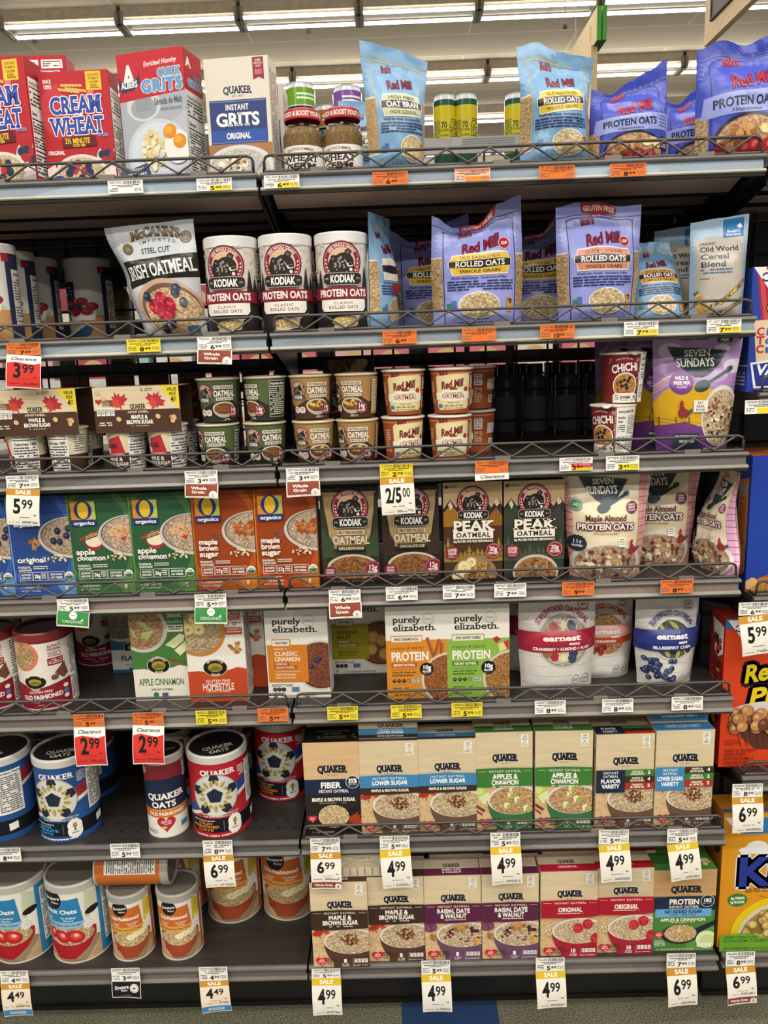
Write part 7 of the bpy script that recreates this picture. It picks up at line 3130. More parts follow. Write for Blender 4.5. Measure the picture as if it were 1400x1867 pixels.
def variety_pack(p):
    p.r(0, 0, 100, 100, '2a3f9c')
    p.p([(4, 4), (100, 4), (100, 42), (10, 42)], 'a8222e')
    p.p([(6, 8), (10, 8), (16, 42), (12, 42)], 'c04a50')
    p.t('LUCKY', 40, 20, 9, 'e8b82c', w=44, b=2, rot=-4, o='5a1018', ow=.1)
    p.t('CHARMS', 40, 31, 9, 'e8b82c', w=52, b=2, rot=-4, o='5a1018', ow=.1)
    gmills(p, 12, 8, 12)
    p.p([(3, 42), (100, 41), (100, 80), (8, 82)], 'dcc4a4')
    for q, (l, w_) in enumerate((('Cinnamon', 60), ('Toast', 38), ('Crunch', 46))):
        x = 6
        for ch, cc in zip(l, ['c0303a', '3a5ab0', '4a9a4a', 'd98a2c', '7a4a9c', 'c0303a', '3a5ab0', '4a9a4a']):
            p.t(ch, x + w_ / len(l) / 2, 51 + q * 7, 6, cc, w=w_ / len(l) * .9, b=2)
            x += w_ / len(l)
    p.p([(2, 76), (22, 74), (22, 70), (100, 68), (100, 96), (6, 97)], 'e8e8f0')
    p.p([(4, 77.5), (24, 75.6), (24, 72), (100, 70), (100, 94.5), (8, 95.5)], '24348c')
    p.t('VARIETY', 34, 82, 8, 'f2f2f6', w=52, b=2, sh=.15)
    p.t('PACK', 44, 91, 7, 'f2f2f6', w=36, b=2, sh=.15)


blue_side = lambda p: (p.r(0, 0, 100, 100, '24479a'), p.r(0, 78, 100, 79, 'c8d4ec'), p.fine(20, 84, 90, 96, 4, 'c8d4ec'))
xl = edge_x(1366, 610)
cereal('cereal_box', xl, .22, at(1380, 487, .05).z - RZ[1], .08, RZ[1], '2a3f9c', variety_pack, blue_side, 'blue and red cereal variety box at the right edge, beside the purple pouches')


def frosted(p):
    k = p.W / p.H
    p.r(0, 0, 100, 100, '1f3fa0')
    p.r(28, 0, 100, 12, 'd97a24')
    p.t('LOW FAT', 50, 8, 3, 'f6eee0', w=20, b=2)
    p.t('FROSTED', 62, 24, 9, 'f2f2f6', w=60, b=2)
    p.t('FLAKES', 62, 36, 9, 'f2f2f6', w=50, b=2)
    p.p([(0, 94), (30, 86), (100, 70), (100, 100), (0, 100)], 'c0501c')
    p.p([(16, 96), (40, 84), (100, 80), (100, 102), (16, 102)], 'e6e4e0')
    p.blobs(14, 97, 14, 5, 26, 5, ['c9924c', 'dcae6c', 'b87c38'], .8, 3)
    p.blobs(50, 92, 14, 3, 6, 6, ['b82a2a'], .8, 5)


def frside(p):
    p.r(0, 0, 100, 100, '1c3890')
    p.p([(14, 20), (84, 16), (84, 86), (60, 90), (14, 88)], 'c4762c')
    p.r(20, 22, 76, 29, '8a8f9c')
    p.t('NUTRITION', 48, 33, 1.8, '3a2210', w=44)
    p.fine(24, 36, 74, 68, 18, '8a4c18', .95)
    p.star(49, 79, 14, '5a3416', 4, .9)


xl = edge_x(1366, 940)
Hf = at(1376, 831, .05).z - RZ[2]
ff = cereal('cereal_box', xl, .2, Hf, .06, RZ[2], '1f3fa0', frosted, frside, 'bright blue corn flakes box with an orange corner at the right edge', top=lambda p: p.r(0, 0, 100, 100, 'b8641c'))
dup(ff, (xl + .1, .125, RZ[2]), 0, 'bright blue corn flakes box in the second row, its orange side panel showing')


def reeses(p):
    k = p.W / p.H
    p.r(0, 0, 100, 100, 'd9431c')
    p.p([(0, 0), (100, 0), (100, 4), (36, 4), (30, 7), (0, 7)], '2f6a9c')
    p.p([(28, 1), (70, 1), (70, 7), (20, 7)], '2f6a9c')
    gmills(p, 14, 6.5, 12)
    for a, b, y, w_, rt in (("Reese's", 60, 34, 74, -8), ('Puffs', 62, 50, 64, -8)):
        p.t(a, b, y, 11, 'e3c81e', w=w_, b=2, sh=.25, rot=rt, o='2c1418', ow=.26)
    p.e(62, 62, 52, 7, 'd8cfc4')
    p.p([(10, 64), (110, 62), (104, 90), (40, 88), (24, 80)], '5c3424')
    for q in range(13):
        p.ln([(14 + q * 7, 68), (24 + q * 6.4, 86)], 1, '43241a')
    rr = random.Random(5)
    for q in range(60):
        x, y = rr.uniform(12, 106), rr.uniform(60, 74)
        c = rr.choice(['a8683a', 'b97c4a', '6a3c2c', '7c4a34', 'c48a54'])
        p.e(x, y, 6.4, 6.4 * k, '4a281c')
        p.e(x, y, 6.1, 6.1 * k, c)
        p.e(x - 1.6, y - 1.4 * k, 2.4, 2.4 * k, 'd8a878' if c[0] in 'abc' else '8d6048')
    for q, (l, w_) in enumerate((('SWEET & CRUNCHY', 36), ('CORN PUFFS', 24), ('BOLITAS DE MAÍZ', 33), ('DULCES Y CRUJIENTES', 44))):
        p.t(l, 4, 87.4 + q * 2.8, 2, '5a1c14', w=w_, al='l', b=1)
    p.t('NET WT 19.7 OZ PESO NETO', 34, 98.6, 1.8, '5a1c14', w=56, b=1)
    p.fine(4, 80, 20, 84, 3, '8a2c18')


def reside(p):
    p.r(0, 0, 100, 100, '9c2018')
    p.p([(10, 4), (90, 6), (90, 24), (40, 30)], 'e4ded8')
    p.blobs(50, 20, 30, 8, 14, 10, ['7c1818', 'b8302a', '3a1c1c', 'd8c8b8'], 1, 4)
    p.blobs(50, 55, 36, 24, 26, 11, ['7c1818', 'b8402a', '3a1414', 'd89a2c'], 1, 6)
    p.fine(20, 30, 90, 44, 4, '5a1414')
    p.r(10, 62, 90, 62.6, 'd8b49c')


xl = edge_x(1316, 1270)
Hr = at(1340, 1128, .05).z - RZ[3]
cereal('cereal_box', xl, .195, Hr, .07, RZ[3], 'd9431c', reeses, reside, 'orange peanut butter puffs cereal box with yellow script lettering', top=lambda p: p.r(0, 0, 100, 100, '7c2014'))


def kix(p):
    k = p.W / p.H
    p.r(0, 0, 100, 100, 'd9921e')
    p.r(0, 0, 100, 13, 'd9921e')
    p.p([(4, 4), (100, 2), (100, 15), (22, 15)], '2f7ab8')
    gmills(p, 12, 8, 11)
    p.t('MADE WITH', 76, 7, 5, 'e8d82c', w=40, b=2)
    p.t("21' OF WHOLE GRAIN", 80, 12.6, 3.6, 'f4f4f0', w=48, b=2)
    p.e(38, 25, 12, 5, 'e4e2e0'); p.e(46, 27, 16, 3.4, 'e4e2e0'); p.e(28, 27, 10, 2.6, 'e4e2e0')
    p.e(66, 22, 8, 8 * k, 'c9b060'); p.e(86, 27, 12, 12 * k, 'd8c478'); p.e(84, 25.6, 6, 6 * k, 'e8da9c')
    p.t('KIX', 60, 43, 20, '24358c', w=84, b=2, o='dfe2ea', ow=.14)
    p.t('KID-TESTED, PARENT-APPROVED', 62, 56, 2.8, '7a3a1c', w=68, b=1, rot=-3)
    p.e(20, 64, 11, 5, '3a7a34')
    p.t('4g FIBER', 20, 62.6, 1.8, 'f0f0e4', w=16, b=2)
    p.t('4g SUGAR', 20, 65.6, 1.8, 'f0f0e4', w=16, b=2)
    for q in range(3):
        p.ln([(44 + q * 16, 61 + q), (52 + q * 16, 63 - q), (60 + q * 16, 60 - q)], .7, 'b0701c')
    p.e(72, 92, 58, 31, 'e0c41c')
    p.e(74, 93, 52, 27, 'd4cfc4')
    p.e(74, 94, 49, 25, 'a8874a')
    rr = random.Random(9)
    for q in range(120):
        a, d = rr.uniform(PI * .95, 2.05 * PI), math.sqrt(rr.random())
        x, y = 74 + 47 * d * _c(a), 94 + 24 * d * _s(a)
        p.e(x, y, 4.8, 4.8 * k, '8a6a30', n=12)
        p.e(x - .2, y - .3, 4.5, 4.5 * k, rr.choice(['c9aa5c', 'd2b566', 'bd9c50']), n=12)
        p.e(x - 1.2, y - 1.0 * k, 1.9, 1.9 * k, 'e0cb88', n=8)
    p.p([(0, 88), (30, 86), (60, 92), (80, 97), (100, 88), (100, 100), (0, 100)], '6aa032')
    p.p([(70, 100), (86, 93), (100, 84), (100, 100)], '3f8a34')
    p.t('CRISPY CORN PUFFS', 4, 89.4, 2, '3a5a1c', w=38, al='l')
    p.t('BOLITAS DE MAÍZ CRUJIENTES', 4, 92, 2, '3a5a1c', w=54, al='l')
    p.t('NET WT/PESO NETO 18 OZ (510g)', 4, 98, 1.6, '3a5a1c', w=50, al='l')


xl = edge_x(1305, 1620)
Hk = at(1330, 1474, .05).z - RZ[4]
cereal('cereal_box', xl, .2, Hk, .075, RZ[4], 'd9921e', kix, lambda p: (p.r(0, 0, 100, 100, 'b8781a'), p.e(60, 26, 26, 8, '4a2c18'), p.fine(14, 50, 86, 90, 12, '7a4a14')), 'yellow corn puffs cereal box with big blue letters at the lower right', top=lambda p: (p.r(0, 0, 100, 100, 'a8701c'), p.r(0, 78, 100, 92, '2a4f9c')), Y=.03)


# ---------------------------------------------------------------- behind the grid
def can(name, R, H, draw, topc='b9bcc0'):
    root = empty(name)
    mb = MB()
    W = PI * R
    draw(Pan(mb, round_surf(lambda y: R, H - .022, W, 28), W, H - .022, 0, MI['gloss']))
    mb.obj('body', root)
    for o in root.children:
        o.location.z = .009
    l = MB()
    b = MB()
    b.lathe([(0, .003), (R * .72, 0), (R * .80, .001), (R, .010)], topc, MI['gloss'], 28)
    b.obj('base', root)
    l.lathe([(R, H - .0135), (R * .88, H - .003), (R * .90, H), (R * .84, H), (R * .82, H - .004), (0, H - .004)], topc, MI['gloss'], 28)
    l.obj('end', root)
    return root


def ycan(p):
    p.r(-50, 0, 150, 100, 'b8a81c')
    p.r(-50, 0, 150, 9, '1f4a3c')
    p.r(-50, 86, 150, 100, '1c4038')
    p.fine(6, 32, 34, 60, 9, '2a4a3c')
    p.t('70', 45, 40, 9, '2a4a3c', w=16, b=2)
    p.t('CALORIES', 45, 48, 4, '2a4a3c', w=26, b=1)
    p.t('0g SUGAR', 45, 56, 4, '2a4a3c', w=24, b=1)
    p.fine(60, 30, 94, 70, 12, '3a4a2a')
    p.fine(4, 66, 50, 82, 4, '2a4a3c')


def kcan(top):
    def f(p):
        p.r(-50, 0, 150, 100, '15181a')
        p.r(-50, 0, 150, 28, top)
        p.fine(40, 9, 88, 22, 2, 'e8f0d8', 1)
        p.r(-50, 28, 150, 30, 'c8ccc8')
        p.fine(8, 38, 92, 84, 13, '9aa89c')
        p.r(34, 34, 66, 36, '6ab0c0')
    return f


RH = .166
zt = 1.815
CGN = 'drink cans on the far side of the top shelf'
yc = can('drink_can', .0285, RH, ycan)
place = [(811, .56, 'yellow and green drink can beside the tall blue bran pouch, upper of two'), (849, .56, 'yellow and green drink can beside the gap, upper of two'), (940, .57, 'yellow and green drink can half hidden by the light blue oats pouch, upper of two')]
first = True
for px, Y, nm in place:
    x = at(px, 215, Y).x
    for lv in (1, 0):
        n2 = nm if lv else nm.replace('upper of two', 'lower of two')
        if first:
            put(yc, x, Y, zt + RH, 0, n2, 'drink can', CGN)
            first = False
        else:
            dup(yc, (x, Y, zt + lv * RH), 0, n2)
kc1 = can('drink_can', .0345, .158, kcan('6a9a2c'))
kc2 = can('drink_can', .0345, .158, kcan('7a4a9c'))
kc3 = can('drink_can', .0345, .158, kcan('b87a2c'))
for src, px, Y, zb, nm, rz in ((kc1, 549, .52, at(549, 156, .52).z - .158, 'black drink can with a lime green top above the wheat germ jars', 8), (kc2, 634, .52, at(642, 161, .52).z - .158, 'black drink can with a purple top above the second jar', 0), (kc3, 596, .60, at(596, 197, .6).z - .158, 'black drink can with an orange top between the two jars', 0)):
    put(src, at(px, 200, Y).x, Y, zb, rz, nm, 'drink can', CGN)
dup(kc1, (at(521, 220, .58).x - .004, .60, at(521, 170, .6).z - .158), 0, 'black drink can with a lime green top half hidden by the cream grits box')
# a carton tray lifts these cans
for x0, y0, y1, zz, nm in ((at(549, 200, .52).x, .482, .555, at(549, 156, .52).z - .158, 'dark carton tray under the lime green can'), (at(634, 200, .52).x, .482, .555, at(642, 161, .52).z - .158, 'dark carton tray under the purple can'), (at(596, 200, .60).x, .565, .635, at(596, 197, .6).z - .158, 'dark carton tray under the orange can'), (at(521, 220, .58).x - .004, .565, .635, at(521, 170, .6).z - .158, 'dark carton tray under the half hidden can')):
    m = MB()
    m.box(-.036, .036, y0, y1, zt + .0003, zz, '2c2824', 0)
    m.box(-.037, .037, y0 - .001, y1 + .001, zz - .02, zz - .0005, '1c1a18', 0)
    o = m.obj('can_tray')
    o.location = (x0, 0, 0)
    tag(o, nm, 'tray', 'can trays')


def bottle(name, R, H, col, capc, mat='gloss', label=None, neck=.36):
    root = empty(name)
    m = MB()
    hs = H * (.62 if neck < .5 else .80)
    m.lathe([(0, .0), (R * .9, 0), (R, .004), (R, hs), (R * .94, hs + H * .05), (R * neck * 1.1, hs + H * .18 if neck < .5 else H - .03), (R * neck, H - .022)], col, MI[mat], 24)
    if label:
        m.lathe([(R + .0004, hs * .2), (R + .0004, hs * .75)], label, 0, 24)
    m.obj('body', root)
    c = MB()
    c.lathe([(R * neck + .002, H - .024), (R * neck + .002, H - .002), (R * neck, H), (0, H)], capc, MI['plastic'], 20)
    c.obj('cap', root)
    return root


BG = 'dark bottles behind the wire grid'
zb = 1.30
bt = bottle('drink_bottle', .031, .200, '5a5a62', '1c1c20', label='8c8c94', neck=.62)
px_ = [(700, .50), (754, .50), (808, .50), (864, .50), (922, .50), (974, .50), (1034, .50), (1090, .50), (948, .58), (1006, .59), (727, .58), (781, .58), (836, .58), (893, .58), (1064, .58)]
for k, (px, Y) in enumerate(px_):
    x = at(px, 720, Y).x
    nm = 'dark grey drink bottle standing behind the wire grid of the third shelf'
    if k == 0:
        put(bt, x, Y, zb, 0, nm, 'drink bottle', BG)
    else:
        dup(bt, (x, Y, zb), k * .8, nm)
gb_ = bottle('oil_bottle', .034, .25, '8a7438', 'c9b87c', label='c9c2b0')
put(gb_, at(213, 545, .50).x, .50, 1.535, 0, 'golden glass bottle behind the grid beside the silver pouch', 'bottle')
g2b = bottle('glass_bottle', .03, .26, '2f4a42', 'd8d8d4')
put(g2b, at(512, 700, .50).x, .50, zb, 0, 'green glass bottle with a white cap behind the green cups', 'bottle')


def snack(p):
    p.r(0, 0, 100, 100, '8a3a18')
    p.blobs(50, 45, 30, 24, 22, 8, ['b85a1c', 'd07a2c', '6a2812'], 1, 5)
    p.r(0, 0, 100, 10, '5a2012')


sn = pouch('snack_pouch', .07, .22, .035, '7a3216', snack, seed=31, amp=.002)
tag(sn, None, 'snack pouch', 'orange pouches behind the wire grid')
for k, px in enumerate((60, 140, 222, 290, 352, 414, 472)):
    x = at(px, 690, .50).x
    nm = 'dark orange pouch showing through the wire grid above the multipacks and green cups'
    if k == 0:
        put(sn, x, .46, zb, 14, nm)
    else:
        dup(sn, (x, .47 + .008 * (k % 3), zb), math.radians(6 + 6 * (k % 4)), nm)

# the next aisle's shelf unit
m = MB()
m.box(-3.2, 3.4, 3.36, 3.4, 0, 1.95, '3a3632', 8)
tag(m.obj('far_backing_board'), 'dark tall board closing the shelf unit of the next aisle', 'board')
FL = {.72: 'low', 1.12: 'middle', 1.46: 'upper', 1.82: 'top'}
for z in (.72, 1.12, 1.46, 1.82):
    m = MB()
    m.box(-3.2, 3.4, 2.9, 3.35, z - .03, z, '55504a', 8)
    root = empty('far_shelf')
    tag(root, f'{FL[z]} shelf of the next aisle with a white price rail, glimpsed through the grid', 'shelf', 'shelves of the next aisle')
    m.obj('deck', root)
    m = MB()
    m.box(-3.2, 3.4, 2.885, 2.9, z - .042, z + .002, 'c9c8c2', 8)
    m.obj('price_rail', root)
FG = {1.46: 'boxes on the next aisle, upper shelf', 1.82: 'boxes on the next aisle, top shelf', 1.12: 'boxes on the next aisle, middle shelf'}
rr = random.Random(11)
src = {}
for z in (1.82, 1.46, 1.12):
    x = -2.6
    while x < 2.7:
        c_ = rr.choice(['c9707c', 'd8d4cc', '9fb8c0', 'd0a8a8', '8aa8b8', 'd8d0b8', 'b04a58'])
        if c_ not in src:
            cc = c_
            src[c_] = carton('grocery_box', .2, .24, .1, cc, lambda p, q=cc: (p.r(0, 0, 100, 100, q), p.r(10, 16, 90, 44, 'efece6'), p.fine(18, 22, 82, 38, 2, '555'), p.e(50, 72, 28, 16, 'c9a878')), None, lambda p: None)
            o = src[c_]
            o.location = (x, 2.93, z + .0005)
        else:
            o = dup(src[c_], (x, 2.93, z + .0005), 0)
        nmc = {'c9707c': 'pink', 'd8d4cc': 'white', '9fb8c0': 'pale teal', 'd0a8a8': 'dusty pink', '8aa8b8': 'grey blue', 'd8d0b8': 'cream', 'b04a58': 'dark pink'}[c_]
        lv = {1.82: 'top', 1.46: 'upper', 1.12: 'middle'}[z]
        tag(o, f'{nmc} grocery box on the {lv} shelf of the next aisle, seen through the grid', 'grocery box', f'{nmc} boxes, {lv} shelf of the next aisle')
        x += rr.uniform(.205, .33)


# ---------------------------------------------------------------- price tags
WHT, YEL, ORG = 'ece9e2', 'e6cf2a', 'e0702a'


def price(p, s, x, y, h, c='1b1b1e', w=60):
    """big dollars and small raised cents: x, y the middle, h the height of the dollars, w the whole width"""
    a, b = s.split('.')
    k = .55
    n = len(a) + k * 1.25 * len(b)
    wa, wb = w * len(a) / n, w * k * 1.25 * len(b) / n
    p.t(a, x - w / 2 + wa / 2, y, h, c, w=wa * .92, b=2)
    p.t(b, x + w / 2 - wb / 2, y - h * .16, h * .62, c, w=wb * .95, b=1)


def label_print(kind, pr):
    def f(p):
        bg_ = {'w': WHT, 'wy': WHT, 'y': YEL, 'o': ORG, 'p': 'e8b9a0', 'ws': WHT}[kind]
        p.r(0, 0, 100, 100, bg_)
        p.fine(5, 8, 40, 26, 2, '444')
        p.bars(42, 4, 96, 28)
        p.fine(10, 33, 90, 44, 1, '333', .95)
        p.fine(28, 44, 72, 54, 1, '333', .95)
        p.fine(4, 56, 28, 92, 3, '666')
        if kind == 'wy':
            p.r(36, 56, 98, 98, YEL)
        if kind == 'p':
            p.r(30, 62, 98, 98, 'e0842a')
            p.r(2, 2, 98, 14, 'd87a5c')
        if kind == 'ws':
            p.r(36, 62, 98, 98, 'dcc020')
            p.r(36, 46, 100, 74, 'c8202e')
            p.fine(44, 54, 94, 64, 1, 'e8a0a0')
        p.fine(74, 62, 96, 88, 3, '777')
        if pr:
            price(p, pr, 54, 78, 30, w=34)
    return f


def flag_print(kind, pr):
    def f(p):
        if kind == 'clear':
            p.r(0, 0, 100, 100, 'ece9e4')
            p.p([(2, 24), (26, 20), (50, 24), (76, 27), (98, 22), (98, 97), (2, 97)], 'd63a32')
            p.t('Clearance', 50, 11, 9, '1b1b1e', w=74, b=1, sh=.25)
            price(p, pr, 50, 47, 40, w=64)
            p.fine(32, 72, 70, 75, 1, '7a1c18')
            p.t('ea', 82, 66, 5, '1b1b1e', w=9, b=1)
            p.fine(8, 86, 40, 89, 1, '5a1814'); p.fine(48, 84, 92, 90, 2, '3a1210')
        elif kind == 'clearstrip':
            p.r(0, 0, 100, 100, 'ece9e4')
            p.t('Clearance', 52, 46, 50, '1b1b1e', w=72, b=1, sh=.25)
        elif kind in ('sale', 'salewg', 'saleblue', 'saley'):
            warm = kind == 'saleblue'
            p.r(0, 0, 100, 100, 'e6d6c0' if warm else 'ece7da')
            hb = {'sale': 18, 'saley': 18, 'salewg': 17, 'saleblue': 16}[kind]
            p.r(0, 0, 100, hb, 'd8b52c' if kind == 'saley' else 'c08a34')
            p.t('SALE', 50, hb / 2, hb * .55, 'f6f1e6', w=46, b=2)
            bot = 100 - {'sale': 0, 'saley': 0, 'salewg': 22, 'saleblue': 24}[kind]
            m = (hb + bot) / 2
            price(p, pr, 50 if len(pr) < 5 else 50, hb + (bot - hb) * .36, (bot - hb) * .46, w=62 if '/' not in pr else 76)
            p.t('ea', 86, hb + (bot - hb) * .64, 5, '1b1b1e', w=9, b=1)
            p.fine(34, hb + (bot - hb) * .72, 70, hb + (bot - hb) * .76, 1, '444')
            p.fine(8, bot - 8, 38, bot - 5, 1, '555'); p.fine(46, bot - 11, 94, bot - 4, 2, '333')
            if kind == 'salewg':
                p.r(1, 79, 99, 96, '8f3d34')
                p.t('Whole Grain', 40, 88, 7, 'f2e8e0', w=60, b=2)
                p.e(88, 91, 11, None, 'ece7da'); p.r(86, 88, 90, 95, '8f3d34')
            if kind == 'saleblue':
                p.r(1, 78, 99, 97, '3f82b8')
                p.r(22, 84, 76, 92, 'cfd8dc')
                p.fine(26, 86, 72, 91, 1, '2a5a88', 1)
        elif kind == 'wg':
            p.r(0, 0, 100, 100, 'ece7e0')
            p.r(3, 2, 97, 88, '8f4636')
            p.t('Whole', 42, 30, 18, 'f4ece4', w=46, b=2)
            p.t('Grain', 40, 58, 18, 'f4ece4', w=40, b=2)
            p.e(85, 78, 13, None, 'ece7e0')
            p.r(82, 70, 88, 88, '8f4636'); p.r(83.2, 73, 86.8, 86, 'ece7e0')
            p.fine(10, 92, 90, 96, 1, 'b89a90')
        elif kind == 'org':
            p.r(0, 0, 100, 100, 'e9ece4')
            p.r(2, 1, 98, 90, '3f8a48')
            p.e(50, 27, 12, None, 'eef0ea')
            p.fine(43, 22, 57, 30, 2, '3a6a8a')
            p.t('ORGANIC', 50, 66, 18, 'f0f4ec', w=66, b=0)
            p.e(78, 52, 4, 5, 'f0f4ec', rot=-40)
        elif kind == 'sig':
            p.r(0, 0, 100, 100, 'e4e0d8')
            p.r(2, 1, 98, 95, '16171a')
            p.t('Signature', 34, 34, 22, 'f0eee8', w=48, b=1, sh=.25, rot=-6)
            p.t('SELECT', 42, 54, 8, 'f0eee8', w=22, b=2)
            p.star(77, 40, 16, 'e8e6e0', 14, .92)
            p.ring(77, 40, 12.5, 1.4, '444'); p.heart(77, 40, 5, '444')
            p.fine(30, 82, 66, 87, 1, 'aaa')
    return f


LABCACHE = {}


def price_tag(px, yt, yb, kind, pr, label, flag=None, fpr=None, fy=None, tilt=0, grp=None, Y=-.0135, Wt=.0635):
    a, b = at(px, yt, Y), at(px, yb, Y)
    H = a.z - b.z
    key = (kind, pr, round(H, 3))
    m = MB()
    y0 = 0
    s = Surf([0, Wt / 3, Wt * 2 / 3, Wt], [0, H * .5, H], lambda x, y: Vector((x - Wt / 2, -.0015 * (y / H) ** 2 - .0008 * abs(2 * x / Wt - 1) ** 2, -y)))
    label_print(kind, pr)(Pan(m, s, Wt, H, 0, MI['matte']))
    m.flat([(-Wt / 2, .0004, 0), (Wt / 2, .0004, 0), (Wt / 2, .0004, -H), (-Wt / 2, .0004, -H)][::-1], 'ddd8cf', MI['matte'])
    if not flag:
        o = m.obj('price_label')
        o.location = (a.x, Y, a.z)
        tag(o, label, 'price tag', grp)
        o.rotation_euler = (0, math.radians(tilt), 0)
        return o
    root = empty('price_tag', (a.x, Y, a.z))
    tag(root, label, 'price tag', grp)
    m.obj('shelf_label', root)
    f = at(px, fy, Y - .004)
    HF = b.z - f.z
    WF = Wt * 1.03
    m = MB()
    sd = math.sin(px)

    def fn(x, y):
        t = y / HF
        return Vector((x - WF / 2, -.0022 - .010 * HF / .09 * math.sin(t * 2.2) * .8 - .003 * sd * (x / WF - .5) * t - .002 * (2 * x / WF - 1) ** 2 * t, -y))
    n = 5
    s = Surf([WF * q / 3 for q in range(4)], [HF * q / n for q in range(n + 1)], fn, True)
    flag_print(flag, fpr)(Pan(m, s, WF, HF, 0, MI['matte']))
    s2 = Surf([WF * q / 3 for q in range(4)], [HF * q / n for q in range(n + 1)], lambda x, y: fn(WF - x, y) + Vector((0, .0004, 0)), True)
    Pan(m, s2, WF, HF, -3.5e-5, MI['matte']).r(0, 0, 100, 100, 'e4e0d8')
    o = m.obj('sale_flag', root)
    o.location = (0, 0, -H)
    o.rotation_euler = (0, math.radians(tilt), 0)
    return root


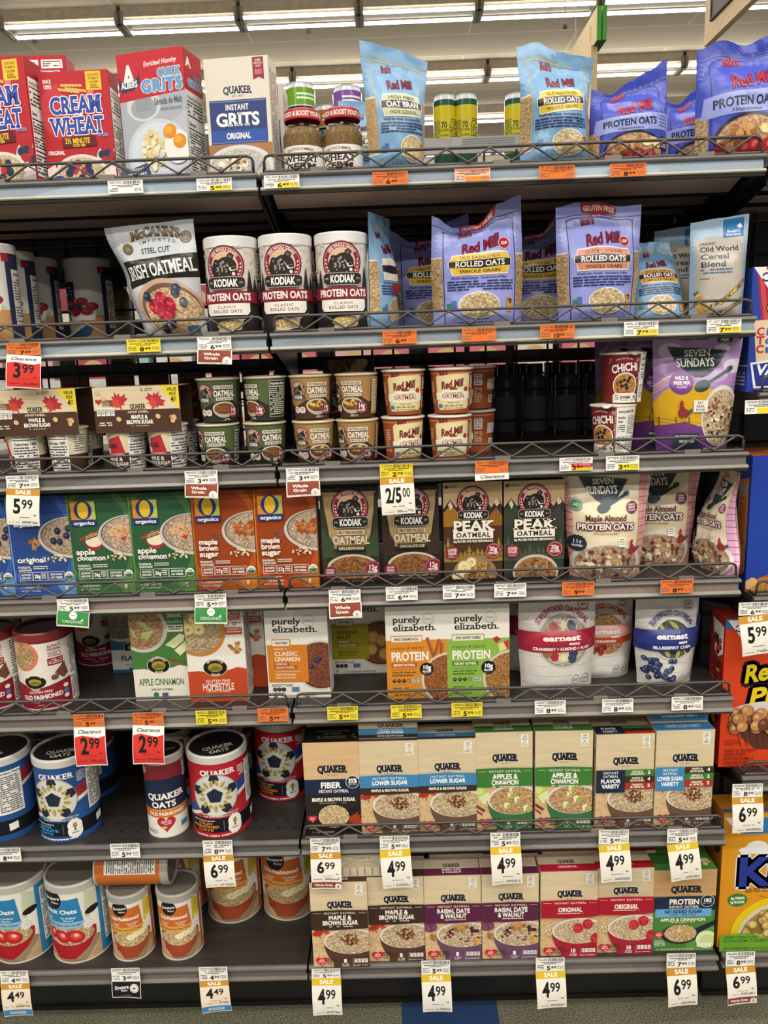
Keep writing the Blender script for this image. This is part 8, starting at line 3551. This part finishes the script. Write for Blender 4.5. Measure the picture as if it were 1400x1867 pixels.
KN = {'w': 'white', 'wy': 'white and yellow', 'y': 'yellow', 'o': 'orange', 'p': 'salmon', 'ws': 'white and yellow, red stickered'}
FN = {'clear': 'red clearance', 'sale': 'gold banded sale', 'saley': 'yellow banded sale', 'salewg': 'gold banded sale and whole grain', 'saleblue': 'gold and blue sale', 'wg': 'brown whole grain', 'org': 'green organic', 'sig': 'black and white', 'clearstrip': 'short clearance'}
TAGS = [
    # top shelf
    (228, 329, 353, 'w', None, 'under the tall grits box'), (390, 325, 348, 'wy', '5.49', 'under the cream grits box'), (513, 319, 343, 'wy', '6.49', 'under the wheat germ jars'),
    (711, 313, 337, 'o', '6.49', 'under the oat bran pouch'), (861, 307, 331, 'p', None, 'in the middle of the top shelf'), (1015, 302, 326, 'o', None, 'under the light blue oats pouch on top'), (1145, 298, 322, 'o', '8.99', 'under the royal blue oats pouch'),
    # second
    (42, 625, 648, 'o', '7.49', 'under the raspberry canisters', 'clear', '3.99', 708, 5), (261, 618, 642, 'y', '8.49', 'under the silver pouch'), (390, 614, 638, 'w', '6.99', 'under the bear canisters', 'wg', None, 664, 3),
    (728, 603, 627, 'o', '6.49', 'under the narrow light blue pouch'), (873, 598, 622, 'o', None, 'under the slumped violet pouch'), (1016, 592, 617, 'o', '10.99', 'under the pink bannered pouch'), (1169, 586, 612, 'wy', '7.79', 'under the leaning blue pouch'), (1320, 582, 607, 'wy', '7.99', 'under the grey cereal pouch'),
    # third
    (40, 867, 891, 'w', '7.49', 'under the left multipack', 'sale', '5.99', 957, 4), (366, 858, 882, 'w', '3.49', 'under the green cups', 'wg', None, 908, 3), (551, 853, 877, 'w', '3.49', 'under the tan cups', 'wg', None, 905, -1),
    (722, 846, 870, 'y', '2.79', 'under the terracotta cups', 'sale', '2/5.00', 937, -2), (896, 840, 863, 'o', None, 'under the empty space', 'clearstrip', None, 875, -1), (1050, 834, 858, 'ws', '3.49', 'beside the red cups'), (1135, 831, 857, 'wy', '3.49', 'under the red cups'),
    # fourth
    (132, 1092, 1114, 'w', '5.49', 'under the green apple box', 'org', None, 1143, 6), (383, 1083, 1107, 'w', '5.49', 'under the orange maple box', 'org', None, 1137, 2), (628, 1075, 1098, 'w', '6.99', 'under the green bear box', 'wg', None, 1127, -1),
    (732, 1070, 1094, 'w', '6.99', 'under the chocolate chip box'), (836, 1067, 1091, 'w', '7.49', 'under the brown and gold mountain box'), (930, 1064, 1088, 'w', '7.49', 'under the dark green mountain box'), (1054, 1061, 1085, 'o', '9.99', 'under the cream pouches'), (1234, 1057, 1081, 'o', '8.99', 'under the crumpled pouch'),
    # fifth
    (161, 1302, 1325, 'o', '5.49', 'beside the empty shelf space', 'clear', '2.99', 1394, 0), (269, 1299, 1322, 'o', '5.49', 'under the green organic box', 'clear', '2.99', 1391, 3), (384, 1295, 1320, 'y', '5.99', 'under the banana box'), (497, 1291, 1315, 'o', '5.99', 'under the cinnamon box'),
    (624, 1288, 1312, 'y', '5.99', 'under the olive banana nut box'), (740, 1285, 1309, 'y', '5.99', 'under the orange protein box'), (851, 1281, 1306, 'y', '5.99', 'under the lime protein box'), (1003, 1277, 1301, 'w', '8.49', 'under the red banded pouch'), (1126, 1274, 1298, 'w', '8.49', 'under the orange banded pouch'), (1253, 1270, 1294, 'w', '8.49', 'under the blue banded pouch'),
    # sixth
    (10, 1546, 1570, 'w', '8.99', 'at the left edge under the blue canisters'), (227, 1538, 1563, 'w', '5.99', 'under the small navy canister'), (396, 1532, 1558, 'w', '8.99', 'under the red canister', 'sale', '6.99', 1615, -2), (592, 1528, 1553, 'w', '7.99', 'under the black fiber box', 'salewg', '6.99', 1618, 0),
    (719, 1524, 1548, 'w', '5.49', 'under the lower sugar boxes', 'saley', '4.99', 1616, -3), (921, 1518, 1543, 'w', '5.49', 'under the green apple boxes', 'saley', '4.99', 1609, -2), (1119, 1513, 1538, 'w', '5.49', 'under the flavour variety box', 'saley', '4.99', 1605, -4), (1244, 1511, 1536, 'w', '5.49', 'under the last blue box, hanging crooked', 'saley', '4.99', 1602, -7),
    # bottom
    (25, 1770, 1792, 'w', '4.99', 'under the strawberry canisters', 'saleblue', '4.49', 1849, -2), (228, 1765, 1788, 'w', '3.49', 'under the small orange canisters', 'sig', None, 1818, 1), (388, 1763, 1787, 'w', '4.99', 'under the empty bottom shelf', 'saleblue', '4.49', 1842, -3), (594, 1766, 1782, 'w', '5.49', 'under the brown box at the edge', 'saley', '4.99', 1847, 0),
    (794, 1751, 1775, 'w', '5.49', 'under the purple raisin box', 'saley', '4.99', 1841, -1), (1003, 1746, 1769, 'w', '5.49', 'under the red boxes', 'saley', '4.99', 1834, -2), (1242, 1738, 1763, 'w', '7.99', 'under the green protein box', 'sale', '6.99', 1830, -3),
    # right bay
    (1389, 729, 754, 'wy', None, 'under the cereal variety box'), (1376, 1098, 1121, 'w', '6.99', 'under the blue corn flakes box', 'sale', '5.99', 1192, -7), (1363, 1429, 1452, 'w', '8.99', 'under the peanut butter puffs box', 'sale', '6.99', 1515, -1), (1350, 1735, 1760, 'w', '8.99', 'under the yellow corn puffs box', 'salewg', '6.99', 1827, -4)]
SHN = ['top', 'second', 'third', 'fourth', 'fifth', 'sixth', 'bottom']
for t in TAGS:
    px, yt, yb, kind, pr, where = t[:6]
    rgt = px > 1340
    extra = t[6:] if len(t) > 6 else None
    if extra:
        lb = f'{FN[extra[0]]} tag hanging {where}'
        price_tag(px, yt, yb, kind, pr, lb, extra[0], extra[1], extra[2], extra[3], 'hanging sale tags', Y=-.0015 if rgt else -.0135)
    else:
        price_tag(px, yt, yb, kind, pr, f'small {KN[kind]} price label {where}', grp='shelf price labels', Y=-.0015 if rgt else -.0135)
